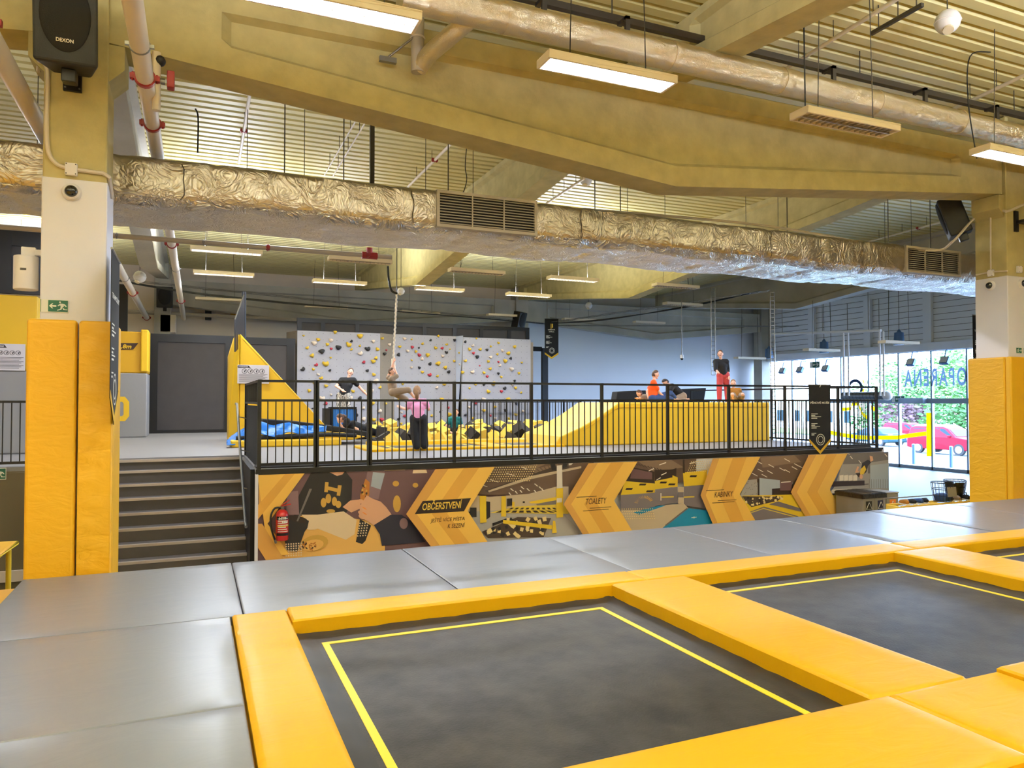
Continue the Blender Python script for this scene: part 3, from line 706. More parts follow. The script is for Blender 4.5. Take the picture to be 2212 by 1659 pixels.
# ================================================================ LUMINAIRES
def luminaire(L=1.5, w=.29, h=.075):
    t = thing('tube_luminaire', 'x', 'ceiling light', (0, 0, 0), 'white tube luminaires')
    f = MB(); f.box((-L/2, -w/2, 0), (L/2, -w/2+.018, h)); f.box((-L/2, w/2-.018, 0), (L/2, w/2, h)); f.box((-L/2, -w/2+.018, 0), (-L/2+.03, w/2-.018, h)); f.box((L/2-.03, -w/2+.018, 0), (L/2, w/2-.018, h)); f.box((-L/2, -w/2, h), (L/2, w/2, h+.012))
    f.build('housing', 'lamp_housing', t, bevel=.006)
    lo = MB(); n = 16
    for k in range(1, n): x = -L/2+.03+(L-.06)*k/n; lo.box((x-.002, -w/2+.02, .004), (x+.002, w/2-.02, .03))
    lo.box((-L/2+.03, -.006, .002), (L/2-.03, .006, .034))
    lo.build('louvre', 'reflector', t)
    B((-L/2+.03, -w/2+.02, .034), (L/2-.03, w/2-.02, .04)).build('diffuser', 'lamp_on', t)
    return t
lamps = [  # u, v, z above lens, lit, hang height, description
 (718, 22, 3.32, 1, 'lit tube luminaire at the top edge left of the foil elbow'),
 (1315, 165, 3.32, 1, 'lit tube luminaire hanging before the middle of the big beam'),
 (1828, 272, 3.3, 0, 'unlit tube luminaire hanging before the right half of the big beam'),
 (2195, 345, 3.28, 1, 'lit tube luminaire at the right edge before the beam end'),
 (490, 546, 3.3, 1, 'lit tube luminaire just below the duct near the left main pipe'),
 (484, 595, 3.3, 1, 'lit tube luminaire second below the duct near the left main pipe'),
 (475, 650, 3.3, 0, 'unlit tube luminaire above the left mesh panels beside the black board'),
 (734, 613, 3.3, 1, 'lit tube luminaire left of the hanging rope, above another unlit one'),
 (705, 666, 3.3, 0, 'unlit tube luminaire above the left end of the climbing wall'),
 (778, 566, 3.3, 0, 'unlit louvred luminaire right under the red tee fitting'),
 (1030, 590, 3.3, 0, 'unlit tube luminaire directly under the duct between two cross beams'),
 (950, 628, 3.3, 1, 'lit tube luminaire right of the hanging rope'),
 (908, 677, 3.3, 0, 'unlit tube luminaire above the middle of the climbing wall'),
 (1091, 684, 3.3, 0, 'unlit tube luminaire above the right end of the climbing wall beside a speaker'),
 (1238, 606, 3.3, 1, 'lit tube luminaire under the duct before the broad cross beam'),
 (1142, 640, 3.3, 1, 'lit tube luminaire at the left end of the broad cross beam'),
 (1251, 693, 3.3, 0, 'pale tube luminaire right of the hanging climbing wall banner'),
 (1475, 660, 3.3, 0, 'pale tube luminaire below the cable tray in the middle right'),
 (1402, 699, 3.3, 0, 'pale tube luminaire above the white wall near its top edge'),
 (1460, 621, 3.3, 0, 'small pale luminaire just under the duct above the cable tray'),
 (1775, 759, 1.75, 0, 'flat luminaire hanging before the glass front above the hanging banner'),
 (1942, 743, 1.75, 0, 'flat luminaire hanging before the glass front near the right pillar'),
 (1620, 776, 1.75, 0, 'flat luminaire hanging before the corner of white wall and glass front'),
]
lit_pos = []
proto_on = luminaire(); proto_off = None
for i, (u, v, z, lit, lab) in enumerate(lamps):
    o = proto_on if i == 0 else copy_tree(proto_on)
    p = onZ(u, v, Z(z)); o.location = p; o['label'] = lab
    if not lit:
        for c in kids(o):
            if c.name.startswith('diffuser'):
                c.data = c.data.copy(); c.data.materials[0] = M['lamp_off']
    if lit: lit_pos.append((p.x, p.y, p.z))
    n_ = MB()
    for s in (-.45, .45):
        top = Z(5.11); xt = p.x+s*.9
        for bx in (XL, 6.05, XR, 20.35):
            if abs(xt-bx) < .24 and p.y > 8.8: top = Z(3.35)+(Z(4.42)-Z(3.35))*abs(p.y-20.6)/(11.78 if p.y < 20.6 else 8.9)+.01
        n_.cyl((p.x+s, p.y, p.z+.087), (xt, p.y, max(top, p.z+.1)), .006, n=5)
    cb = n_.build('suspension_wires', 'steel_dark', o)
# added unseen luminaires, behind the lens and behind the duct, to brighten hall and ceiling
extra = [(x, y) for x in (-8, -3, 2, 7, 12) for y in (2.2, -2.5, -7.5)]+[(-6, 6.5), (-10, 6.5)]+[(-7, 14), (-7, 19), (-4, 24)]+[(x, 12.6) for x in (-2.6, 1.2, 4.2, 8.4, 11.4, 15.6)]
for x, y in extra:
    o = copy_tree(proto_on); o.location = (x, y, Z(3.4))
    for c in kids(o):
        if c.name.startswith('suspension'): bpy.data.objects.remove(c)
    o['label'] = 'added tube luminaire unseen behind the foil duct, brightening the far hall' if y == 12.6 else 'added tube luminaire out of view, brightening the hall and its ceiling'; lit_pos.append((x, y, Z(3.4)))
    n_ = MB()
    for s in (-.45, .45): n_.cyl((x+s, y, Z(3.4)+.087), (x+s, y, Z(5.11)), .006, n=5)
    n_.build('suspension_wires', 'steel_dark', o)

# cable loops and sensors below the deck
def cable(label, pts, r=.009, m='black'):
    return tag(MB().tube(pts, r, 6).build('cable', m, smooth=True), label, 'cable')
def smooth_pts(P, n=6):
    P = [Vector(p) for p in P]; out = []
    for i in range(len(P)-1):
        p0 = P[max(i-1, 0)]; p1 = P[i]; p2 = P[i+1]; p3 = P[min(i+2, len(P)-1)]
        for k in range(n):
            t = k/n; out.append(.5*((2*p1)+(p2-p0)*t+(2*p0-5*p1+4*p2-p3)*t*t+(3*p1-p0-3*p2+p3)*t**3))
    return out+[P[-1]]
yy = 6.75
a = onY(1735, 33, yy); b = onY(1740, 250, yy)
cable('thin black supply cable dropping to the unlit luminaire', smooth_pts([(a.x, yy, Z(5.11)), (a.x+.01, yy, Z(4.5)), (b.x, yy, Z(3.39))]))
cable('thin black supply cable looping above the lit luminaire at the right edge', smooth_pts([(onY(2140, 125, 6.9).x, 6.9, Z(5.0)), (onY(2095, 115, 6.9).x, 6.9, Z(4.85)), (onY(2092, 250, 6.9).x, 6.9, Z(4.2)), (onY(2095, 330, 6.9).x, 6.8, Z(3.37))]))
cable('thin black cable hanging under the deck left of the middle cross beam', smooth_pts([onY(1008, 333, 13.5)+Vector((0, 0, .15)), onY(1005, 360, 13.5), onY(1008, 390, 13.5), onY(998, 425, 13.5)]))
cable('white cable curving from the duct up to the right pillar', smooth_pts([onY(1260, 452, 9.6), onY(1640, 486, 9.5), onY(1900, 530, 9.4), onY(2020, 541, 9.25), onY(2060, 520, 8.95), onX(2110, 468, 12.90), onX(2165, 456, 12.90), (12.92, 8.27, Z(3.28)), onY(2215, 440, 8.27)]), .022, 'pipe')
cable('white conduit running down the left face of the right pillar', [onX(2140, 470, 12.905), onX(2140, 590, 12.905)], .014, 'pipe')
cable('white conduit crossing the right pillar at the top of its paint', smooth_pts([onX(2108, 594, 12.905), onX(2140, 588, 12.905), onX(2176, 585, 12.905)]), .014, 'pipe')
pts = [onY(46, 130, 8.29), onY(70, 124, 8.28), onY(95, 135, 8.28), onY(103, 160, 8.28), onY(101, 250, 8.28), onY(103, 320, 8.28), onY(118, 350, 8.28), onY(145, 363, 8.28), onY(190, 370, 8.28), onY(222, 374, 8.28)]
pts[0] = Vector((-1.45, 8.5, pts[0].z)); pts[1].x = -1.40
cable('grey white conduit curving down the front of the left pillar to a junction box', smooth_pts(pts)+[Vector((-.80, 8.29, pts[-1].z-.03)), Vector((-.80, 8.6, pts[-1].z-.16))], .02, 'pipe')
cable('dark cable strung from a roof cable down to the rope anchor', smooth_pts([onY(838, 575, 19), onY(840, 605, 19), onY(846, 628, 19), onY(858, 634, 19)]), .03)
cable('pale cable loop hanging from the deck near the left duct', smooth_pts([onY(422, 235, 11), onY(428, 255, 11), onY(427, 330, 11)]), .012)
def globe(u, v, y, r, lab, z=None):
    p = onY(u, v, y); t = thing('ceiling_sensor', lab, 'sensor', p, 'white ball sensors')
    MB().ell(p, r, 18, 12).build('ball', 'plastic_white', t, smooth=True); MB().torus(p, (0, 0, 1), r*1.0, r*.06).build('ring', 'plastic_white', t, smooth=True)
    MB().cyl(p+Vector((-r*.35, -r*.3, -r*.82)), p+Vector((-r*.42, -r*.36, -r*.99)), r*.42, n=16).build('lens', 'lamp_off', t)
    MB().cyl(p+Vector((0, 0, r*.9)), (p.x, p.y, Z(5.11)), .008, n=5).build('stem', 'steel_dark', t)
globe(2047, 47, 6.1, .145, 'big white ball sensor under the deck at the upper right')
globe(1932, 484, 15.5, .13, 'white ball sensor between the duct and the right cross beam')
globe(1266, 390, 14.5, .13, 'white ball sensor on the deck right of the middle cross beam')
globe(866, 629, 19.6, .1, 'white ball lamp at the head of the rope')
globe(1272, 660, 26, .14, 'white ball sensor under the broad cross beam belly')
globe(302, 598, 22, .16, 'white ball sensor between the two white mains at left')
# short steel channel under deck, upper right
t = thing('steel_channel', 'short dark slotted steel channel under the deck at the upper right', 'channel', onZ(1935, 40, Z(4.7)))
MB().bar(onZ(1882, 73, Z(4.7)), onZ(1993, 10, Z(4.7)), .045).build('channel', 'steel_dark', t)
for u, v in ((1898, 62), (1940, 40), (1980, 18)):
    p = onZ(u, v, Z(4.7)); MB().cyl(p, (p.x, p.y, Z(5.11)), .008, n=5).build('hook', 'steel_dark', t)

# ================================================================ ON THE PILLARS
def dome(p, nrm, lab):
    t = thing('dome_camera', lab, 'camera', p, 'white dome cameras'); nrm = Vector(nrm)
    MB().cyl(p, p+nrm*.035, .088, .075, 24).build('base', 'plastic_white', t, smooth=True)
    MB().ell(p+nrm*.035, (.058, .058, .058), 20, 12).build('dome', 'glass_dark', t, smooth=True)
    MB().torus(p+nrm*.036, nrm, .062, .008).build('trim_ring', 'plastic_white', t, smooth=True)
dome(onY(155, 415, 8.29), (0, -1, 0), 'white dome camera on the left pillar below the junction box')
dome(onX(2140, 617, 12.92), (-1, 0, 0), 'white dome camera on the left face of the right pillar')
dome(onY(2206, 613, 8.29), (0, -1, 0), 'white dome camera at the picture edge on the front of the right pillar')
def jbox(p, s, nrm_axis, lab):
    t = thing('junction_box', lab, 'box', p, 'white junction boxes'); a = (.105, .05, .12) if nrm_axis == 'y' else (.05, .105, .12)
    MB().obox(p, a).build('cover', 'plastic_white', t, bevel=.008)
    n_ = MB()
    for i in (-1, 1):
        for j in (-1, 1):
            c = p+(Vector((i*.04, -.025, j*.047)) if nrm_axis == 'y' else Vector((-.025, i*.04, j*.047)))
            d_ = Vector((0, -.004, 0)) if nrm_axis == 'y' else Vector((-.004, 0, 0)); n_.cyl(c, c+d_, .006, n=8)
    n_.build('screws', 'steel_dark', t)
jbox(onY(154, 366, 8.275), 1, 'y', 'white junction box on the left pillar where the conduit arrives')
jbox(onX(2140, 590, 12.905), 1, 'x', 'white junction box on the left face of the right pillar')
jbox(onY(2202, 582, 8.275), 1, 'y', 'white junction box at the picture edge on the right pillar')
def exit_sign(p, right, w, h, lab, flip=1, board='sign_white'):
    """green running man with arrow; right = direction of reading"""
    p = Vector(p); r = Vector(right); up = Vector((0, 0, 1)); n = -up.cross(r)*-1
    n = r.cross(up)*1.0
    t = thing('exit_sign', lab, 'sign', p-up*h/2)
    def quad(mb, pts, d, mi=0):
        P = [p+r*(a*w*flip)+up*(b*h)+n*d for a, b in pts]; mb.prism(P, n*.002, mi)
    b_ = MB(); quad(b_, [(-.5, -.5), (.5, -.5), (.5, .5), (-.5, .5)], .0); b_.build('board', 'sign_white', t)
    g = MB(); quad(g, [(-.22, -.44), (.48, -.44), (.48, .44), (-.22, .44)], .003); quad(g, [(-.49, -.48), (-.47, -.48), (-.47, .48), (-.49, .48)], .003); g.build('green_field', 'sign_green', t)
    k = MB()
    quad(k, [(-.19, 0), (-.08, .2), (-.04, .2), (-.09, .06), (.07, .06), (.07, -.06), (-.09, -.06), (-.04, -.2), (-.08, -.2)], .006)
    hd = [(.2+.035*math.cos(a*math.pi/6), .3+.07*math.sin(a*math.pi/6)) for a in range(12)]; quad(k, hd, .006)
    quad(k, [(.2, .2), (.3, .2), (.34, -.02), (.27, -.1), (.22, -.02)], .006)
    quad(k, [(.29, .2), (.38, .14), (.44, -.02), (.41, -.05), (.35, .06), (.29, .08)], .006)
    quad(k, [(.21, .2), (.12, .05), (.12, 0), (.15, 0), (.24, .1)], .006)
    quad(k, [(.28, -.08), (.36, -.2), (.36, -.24), (.46, -.24), (.46, -.3), (.31, -.3), (.31, -.2), (.24, -.06)], .006)
    quad(k, [(.23, -.02), (.21, -.22), (.1, -.3), (.1, -.36), (.25, -.28), (.29, -.1)], .006)
    k.build('pictogram', 'sign_white', t)
a = onY(87, 661, 8.29); b = onY(148, 661, 8.29)
exit_sign(((a.x+b.x)/2, 8.288, (a.z+b.z)/2), (1, 0, 0), b.x-a.x, .125, 'green running man exit sign with left arrow on the left pillar')
a = onY(2197, 757, 8.29)
exit_sign((a.x+.07, 8.288, a.z), (1, 0, 0), .2, .1, 'green exit sign at the right picture edge on the right pillar', -1)

def speaker(name_lab, p, yaw, tilt, w=.5, h=.72, d=.4, logo=True):
    """loudspeaker, front centre at p, facing -Y before rotation"""
    t = thing('loudspeaker', name_lab, 'loudspeaker', (0, 0, 0)); c = .06
    top = [(-w/2, 0), (w/2, 0), (w/2-.1, d), (-w/2+.1, d)]
    b_ = MB(); b_.prism([(x, y, -h/2) for x, y in top], (0, 0, h)); b_.build('cabinet', 'black_plastic', t, bevel=.03, seg=3)
    g = MB(); g.ell((0, -.004, .04), (w*.39, .03, h*.42), 32, 16); g.build('grille', 'grille', t, smooth=True)
    if logo:
        L_ = MB(); put_text(L_, 'DEXON', (-.07, -.036, -h*.27), (1, 0, 0), (0, 0, 1), .14, .034, 0, .03); L_.build('logo', 'sign_white', t)
    br = MB(); br.box((-.06, d*.35, -h/2-.12), (.06, d*.75, -h/2)); br.build('bracket_arm', 'black', t, bevel=.01)
    t.location = p; t.rotation_euler = (tilt, 0, yaw); return t
pc = onY(141, 42, 7.72)
speaker('big black loudspeaker with oval grille on top of the left pillar', (pc.x, 7.72, pc.z), 0, R(8), w=.53, h=.78, d=.42)
t = thing('speaker_bracket', 'black steel wall plate holding the loudspeaker on the left pillar', 'bracket', (-1.08, 8.29, Z(3)))
a = onY(136, 195, 8.28); b = onY(178, 128, 8.28)
B((a.x, 8.265, a.z), (b.x, 8.3, b.z+.05)).build('plate', 'black', t, bevel=.005)
MB().box(((a.x+b.x)/2-.04, 8.0, b.z-.06), ((a.x+b.x)/2+.04, 8.27, b.z+.06)).build('arm', 'black', t, bevel=.008)
n_ = MB()
for x in (a.x+.02, b.x-.02):
    for z in (a.z+.03, b.z-.04): n_.cyl((x, 8.268, z), (x, 8.258, z), .009, n=8)
n_.build('bolts', 'steel', t)
p = onX(2074, 470, 12.72)
speaker('black loudspeaker tilted on the back of the right pillar', (12.70, 9.32, p.z), R(-140), R(18), w=.5, h=.72, d=.38, logo=False)
t = thing('speaker_bracket', 'black steel plate with arm at the picture edge on the right pillar', 'bracket', onY(2197, 480, 8.28))
a = onY(2192, 500, 8.28); B((a.x, 8.265, a.z), (a.x+.09, 8.3, a.z+.36)).build('plate', 'black', t); B((a.x+.03, 7.95, a.z+.14), (a.x+.3, 8.27, a.z+.19)).build('arm', 'black', t)
t = thing('spot_projector', 'white cylindrical projector lamp on the left side of the left pillar', 'projector', (-1.5, 8.5, Z(1.5)))
p = onX(66, 590, -1.52)
MB().cyl((-1.52, 8.45, p.z-.2), (-1.52, 8.45, p.z+.13), .105, n=28).build('body', 'plastic_white', t, smooth=True, bevel=.008)
MB().box((-1.56, 8.42, p.z+.13), (-1.44, 8.48, p.z+.22)).box((-1.46, 8.42, p.z+.14), (-1.374, 8.48, p.z+.2)).build('arm', 'plastic_white', t, bevel=.008)
MB().box((-1.55, 8.342, p.z-.02), (-1.5, 8.35, p.z+.0)).build('marking', 'steel_dark', t)

# ================================================================ HANGING BANNERS
def banner(lab, c, right, w, h, title, body=True, tip=.18, back=None):
    """pointed black pennant with yellow chevron; c = top centre"""
    c = Vector(c); r = Vector(right).normalized(); up = Vector((0, 0, 1)); n = r.cross(up)
    t = thing('hanging_banner', lab, 'banner', c-up*h)
    P = lambda a, b, d=0: c+r*a*w+up*b*h+n*d
    MB().prism([P(-.5, 0), P(.5, 0), P(.5, -1+tip), P(0, -1), P(-.5, -1+tip)], -n*.006).build('cloth', 'black_soft', t)
    MB().prism([P(-.5, -1+tip+.0, .001), P(0, -1, .001), P(.5, -1+tip, .001), P(.5, -1+tip+.045, .001), P(0, -1+.05, .001), P(-.5, -1+tip+.045, .001)], n*.002).build('yellow_edge', 'yellow_smooth', t)
    L_ = MB()
    def bar(x, y, bw, bh): L_.prism([P(x, y, .002), P(x+bw, y, .002), P(x+bw, y+bh, .002), P(x, y+bh, .002)], n*.001)
    def tx(s, x, y, bw, bh): put_text(L_, s, P(x, y, .002), r, up, bw*w, bh*h, 0, .03)
    y0 = -.2
    if len(title) == 2: tx(title[0], -.26, -.285, .52, .03); tx(title[1], -.2, -.335, .4, .03)
    else: tx(title[0], -.44, -.27, .88, .04)
    for y, w1 in ((-.42, .3), (-.46, .45), (-.56, .28), (-.6, .4), (-.7, .22)):
        bar(-.4, y, w1, .008); bar(-.4, y-.025, w1*.6, .012)
    L_.build('lettering', 'sign_white', t)
    R_ = MB(); R_.ring(P(.02, -.79, .002), n, w*.2, w*.022, 28, 0, .001); R_.ring(P(.02, -.79, .002), n, w*.13, w*.022, 24, 0, .001); R_.build('emblem_ring', 'sign_white', t)
    MB().cyl(P(-.52, .004), P(.52, .004), .012, n=8).build('rod', 'steel', t)
    return t
a = onY(1746, 832, YB-.03); b = onY(1795, 980, YB-.03)
banner('black pointed banner PĚNOVÉ MOŘE hanging on the railing at right', ((a.x+b.x)/2, YB-.035, a.z), (1, 0, 0), (b.x-a.x)*.97, a.z-b.z, ['PĚNOVÉ MOŘE'])
cl = MB().torus(onY(1768, 832, YB-.0), (1, 0, 0), .05, .008); tag(cl.build('cable_tie', 'sign_white', smooth=True), 'white tie fixing the right banner to the railing', 'tie')
a = onY(1178, 688, 26.5); b = onY(1205, 776, 26.5)
t = banner('small black pointed banner LEZECKÁ STĚNA hanging right of the climbing wall', ((a.x+b.x)/2, 26.5, a.z), (math.cos(-.2), math.sin(-.2), 0), (b.x-a.x)*1.02, a.z-b.z, ['LEZECKÁ', 'STĚNA'], tip=.12)
L_ = MB(); pc = Vector(((a.x+b.x)/2, 26.48, a.z-.3))
L_.prism([pc+Vector(q) for q in ((-.05, 0, .1), (-.02, 0, .1), (-.02, 0, -.1), (-.05, 0, -.12))], (0, -.004, 0)); L_.prism([pc+Vector(q) for q in ((.0, 0, .1), (.05, 0, .1), (.05, 0, -.04), (.0, 0, -.09))], (0, -.004, 0)); L_.build('emblem', 'foam_y', t)
MB().cyl((t.location.x-.2, 26.5, a.z), (t.location.x-.2, 26.5, Z(4.6)), .008, n=5).cyl((t.location.x+.2, 26.5, a.z), (t.location.x+.2, 26.5, Z(4.6)), .008, n=5).build('wires', 'steel_dark', t)
banner('black banner seen edge on at the right side of the left pillar', (-.725, 8.2, Z(1.42)), (0, 1, 0), .78, 1.66, ['LASER', 'TAG'] if False else ['TRAMPOLÍNY'], tip=.16)
t = banner('black banner sliver with letters TR left of the right pillar', (onY(2101, 680, 9.35).x+.28, 9.35, onY(2101, 681, 9.35).z), (1, 0, 0), .56, 1.15, ['TRAMPOLÍNY'], tip=.1)
# ================================================================ MURAL (flat print on the deck front)
MU = thing('wall_mural', 'long printed mural with yellow arrows OBČERSTVENÍ, TOALETY, KABINKY below the railing', 'mural', (7, YB, 0))
pc_ = {'bg': (120, 96, 92), 'amber': (232, 172, 72), 'amber2': (248, 196, 88), 'amber3': (222, 164, 80), 'dark': (58, 44, 40), 'plum': (104, 74, 78), 'plum2': (134, 104, 108),
  'blk': (34, 30, 32), 'table': (236, 184, 98), 'cream': (232, 206, 166), 'bun': (206, 160, 70), 'skinp': (222, 168, 132), 'nav': (38, 36, 54), 'food': (190, 120, 50), 'ltblue': (168, 176, 186),
  'hallc': (98, 76, 62), 'hallc2': (128, 104, 84), 'beige': (198, 178, 150), 'greyf': (172, 166, 160), 'yel': (234, 196, 46), 'ystrip': (226, 196, 70), 'blue': (20, 132, 178), 'gwall': (118, 108, 112),
  'wht': (232, 222, 208), 'cube': (238, 214, 150), 'brown': (70, 54, 46), 'dot': (240, 214, 150), 'greyl': (160, 154, 150), 'greyd': (112, 104, 102), 'ink': (44, 28, 22), 'orange': (232, 140, 50)}
pk = list(pc_); pm = [mat('print_'+k, c, .55) for k, c in pc_.items()]; PI_ = {k: i for i, k in enumerate(pk)}
pr = MB(); _lay = [0]
ZB = .12
def pp(u, v): q = onY(u, v, YB-.004); return (q.x, q.z)
def poly(c, pts, px=True, lay=None):
    _lay[0] += 1; d = .0002*_lay[0]
    P = []
    for p in pts:
        x, z = pp(*p) if px else p
        P.append((min(max(x, SX1+.07), 13.18), YB-.004-d, min(max(z, ZB), PZ-.08)))
    pr.add(P, [tuple(range(len(P)))], PI_[c])
def ellp(c, u, v, a, b, rot=0, n=16):
    poly(c, [(u+a*math.cos(t)*math.cos(rot)-b*math.sin(t)*math.sin(rot), v+a*math.cos(t)*math.sin(rot)+b*math.sin(t)*math.cos(rot)) for t in [2*math.pi*k/n for k in range(n)]])
def dots(c, u0, v0, nx, ny, du, dv, s, skew=0, slope=-.07):
    for i in range(nx):
        for j in range(ny):
            u = u0+i*du+j*skew; v = v0+j*dv+i*du*slope; poly(c, [(u-s, v-s), (u+s, v-s), (u+s, v+s), (u-s, v+s)])
A = lambda x, y: (540+x/4.254, 980+y/4.254)
B2 = lambda x, y: (1000+x/4.424, 960+y/4.424)
C2 = lambda x, y: (1460+x/4.096, 960+y/4.096)
X0 = SX1+.07
zt = PZ-.085
# panel A: eating scene
poly('plum', [(X0, zt), (5.0, zt), (5.0, ZB), (X0, ZB)], False)
poly('table', [A(300, 640), A(480, 560), A(760, 560), A(980, 600), A(1240, 640), A(1240, 900), A(300, 1100), A(200, 1100)])
poly('plum2', [A(1080, 130), A(1240, 160), A(1180, 420), A(1040, 400)]); poly('ltblue', [A(1130, 170), A(1240, 180), A(1200, 330), A(1110, 300)])
for (x0, y, x1) in ((980, 125, 1130), (1240, 140, 1420), (1460, 120, 1640), (1500, 165, 1620)): poly('cream', [A(x0, y-14), A(x1, y-18), A(x1+8, y+12), A(x0-6, y+16)])
for (x, y, a, b) in ((1350, 460, 36, 78), (1340, 275, 30, 26), (1520, 290, 26, 22)): ellp('bun', *A(x, y), a/4.25, b/4.25)
poly('blk', [A(560, 150), A(730, 130), A(880, 135), A(940, 240), A(930, 480), A(870, 560), A(640, 570), A(400, 570), A(450, 380)])
poly('skinp', [A(730, 130), A(870, 130), A(850, 190), A(800, 205), A(750, 180)])
poly('bun', [A(690, 260), A(722, 262), A(715, 355), A(682, 352)]); poly('bun', [A(808, 290), A(842, 292), A(828, 388), A(796, 384)]); poly('bun', [A(710, 298), A(815, 322), A(812, 356), A(704, 330)])
for (x, y, a, b) in ((720, 412, 26, 44), (776, 438, 24, 42), (676, 450, 26, 44), (812, 466, 26, 34), (742, 528, 40, 18)): ellp('bun', *A(x, y), a/4.25, b/4.25)
poly('cream', [A(470, 560), A(620, 560), A(860, 530), A(980, 610), A(960, 740), A(880, 790), A(600, 680)])
for k in range(16): ellp('cream', *A(540+random.uniform(0, 400), 580+random.uniform(0, 110)), random.uniform(4, 12), random.uniform(2, 5), random.uniform(-.4, .4), 9)
poly('skinp', [A(850, 490), A(920, 430), A(1010, 420), A(1020, 500), A(930, 540)])
poly('blk', [A(1010, 600), A(1112, 660), A(1060, 800), A(1030, 830), A(972, 810)]); dots('cream', *A(1010, 640), 4, 6, 5.6, 5.4, 1.4, -1)
poly('food', [A(1060, 228), A(1098, 262), A(1095, 380), A(1062, 460), A(1015, 440), A(1010, 380)])
for k in range(14): ellp('ink' if k % 2 else 'bun', *A(1040+random.uniform(-20, 40), 280+random.uniform(0, 160)), 2.2, 3, random.random(), 7)
poly('skinp', [A(1070, 380), A(1120, 410), A(1200, 440), A(1250, 490), A(1300, 560), A(1140, 660), A(1060, 610), A(1000, 570), A(1010, 480)])
for (x, y) in ((1012, 440), (1005, 490), (1010, 545), (1015, 580)): ellp('skinp', *A(x+12, y), 8, 4.4, .5); 
for (x, y) in ((1050, 500), (1052, 548)): ellp('orange', *A(x, y), 6, 1.2, .55, 8)
poly('nav', [A(1290, 560), A(1390, 560), A(1480, 620), A(1610, 810), A(1210, 845), A(1190, 740), A(1136, 655)])
ellp('plum2', *A(1410, 640), 9, 12)
# cup with straw and pretzel plate
ellp('cream', *A(560, 660), 16, 9); ellp('bun', *A(590, 820), 30, 17, -.2); ellp('table', *A(575, 840), 24, 12, -.2)
for k in range(30): ellp('food' if k % 3 else 'ink', *A(500+random.uniform(-40, 110), 840+random.uniform(-40, 40)), 3, 1.6, random.random()*3, 7)
poly('plum2', [A(340, 350), A(440, 340), A(450, 560), A(330, 560)])
poly('blk', [A(345, 575), A(535, 615), A(470, 800), A(430, 900), A(330, 880), A(320, 800)]); ellp('ink', *A(438, 600), 22, 7, .2)
poly('greyd', [A(545, 320), A(568, 322), A(440, 620), A(425, 618)])
poly('blk', [A(505, 600), A(540, 615), A(525, 680), A(480, 745), A(470, 740), A(512, 670)])
dots('cream', *A(330, 830), 7, 6, 5.4, 5.0, 1.5, 0)
# arrow 1 (left, partly hidden behind the extinguisher)
poly('amber3', [(X0, zt), A(110, 150), A(320, 150), A(80, 465), A(80, 140)])
poly('amber2', [(X0, zt), A(320, 148), A(500, 140), A(160, 640), A(355, 920), A(170, 950), (X0, ZB)])
poly('amber', [A(320, 148), A(410, 145), A(72, 600), A(72, 470)])
poly('amber3', [A(72, 640), A(110, 640), A(330, 1000), A(160, 1000), A(72, 860)])
def arrow(tl, tip, bl, tr, notch, br, ghost):
    g = ghost
    poly('amber3', [(tl[0]-g, tl[1]), (tip[0]-g*.8, tip[1]), (bl[0]-g*.7, bl[1]), (bl[0], bl[1]), tip, tl])
    poly('amber2', [tl, tip, bl, (br[0], br[1]), notch, tr])
    w = tr[0]-tl[0]
    poly('amber', [(tl[0]+w*.33, tl[1]), (tip[0]+w*.33, tip[1]), (bl[0]+w*.33, bl[1]-2), (bl[0]+w*.66, bl[1]-3), (tip[0]+w*.66, tip[1]-1), (tl[0]+w*.66, tl[1]-1)])
def ext(tip, end, vb=1215):   # carry a lower edge down to the foot of the print
    k = (vb-tip[1])/(end[1]-tip[1]); return (tip[0]+(end[0]-tip[0])*k, vb)
# panel B: the hall
poly('hallc', [B2(180, 165), B2(1240, 130), B2(1240, 480), B2(0, 480)]); poly('beige', [B2(240, 500), B2(620, 470), B2(890, 400), B2(1000, 400), B2(1000, 640), B2(40, 640), B2(40, 470)])
poly('greyf', [B2(60, 640), B2(900, 600), B2(1100, 820), B2(1120, 1000), B2(100, 1000)])
poly('hallc2', [B2(340, 165), B2(780, 150), B2(640, 250), B2(520, 200)]); poly('hallc2', [B2(640, 240), B2(900, 160), B2(900, 230), B2(720, 300)])
for k in range(9): poly('brown', [B2(300+k*42, 165), B2(312+k*42, 165), B2(430+k*30, 205), B2(424+k*30, 205)])
for k in range(6): poly('hallc', [B2(690+k*34, 235-k*13), B2(700+k*34, 232-k*13), B2(770+k*26, 292-k*8), B2(762+k*26, 294-k*8)])
poly('brown', [B2(200, 440), B2(860, 210), B2(1000, 200), B2(1000, 225), B2(640, 330), B2(230, 460)]); poly('beige', [B2(230, 440), B2(640, 300), B2(1120, 205), B2(1120, 225), B2(640, 330), B2(240, 455)])
for (x, y, w_) in ((580, 225, 70), (445, 285, 90), (290, 345, 90), (190, 390, 80), (690, 385, 40), (730, 412, 36), (560, 412, 40), (615, 430, 36), (460, 430, 40), (680, 445, 30), (750, 430, 26), (545, 445, 30), (500, 455, 30), (440, 470, 30)): poly('wht', [B2(x-w_/2, y-10), B2(x-w_/2+10, y-14), B2(x+w_/2, y+12), B2(x+w_/2-10, y+14)])
poly('wht', [B2(1000, 140), B2(1040, 135), B2(1025, 195), B2(1000, 198)]); poly('blk', [B2(825, 180), B2(870, 175), B2(880, 240), B2(840, 245)]); poly('blk', [B2(945, 140), B2(990, 135), B2(980, 215), B2(945, 225)])
poly('yel', [B2(620, 545), B2(880, 500), B2(880, 545), B2(740, 560), B2(640, 560)]); poly('greyd', [B2(690, 565), B2(880, 530), B2(880, 570), B2(700, 590)])
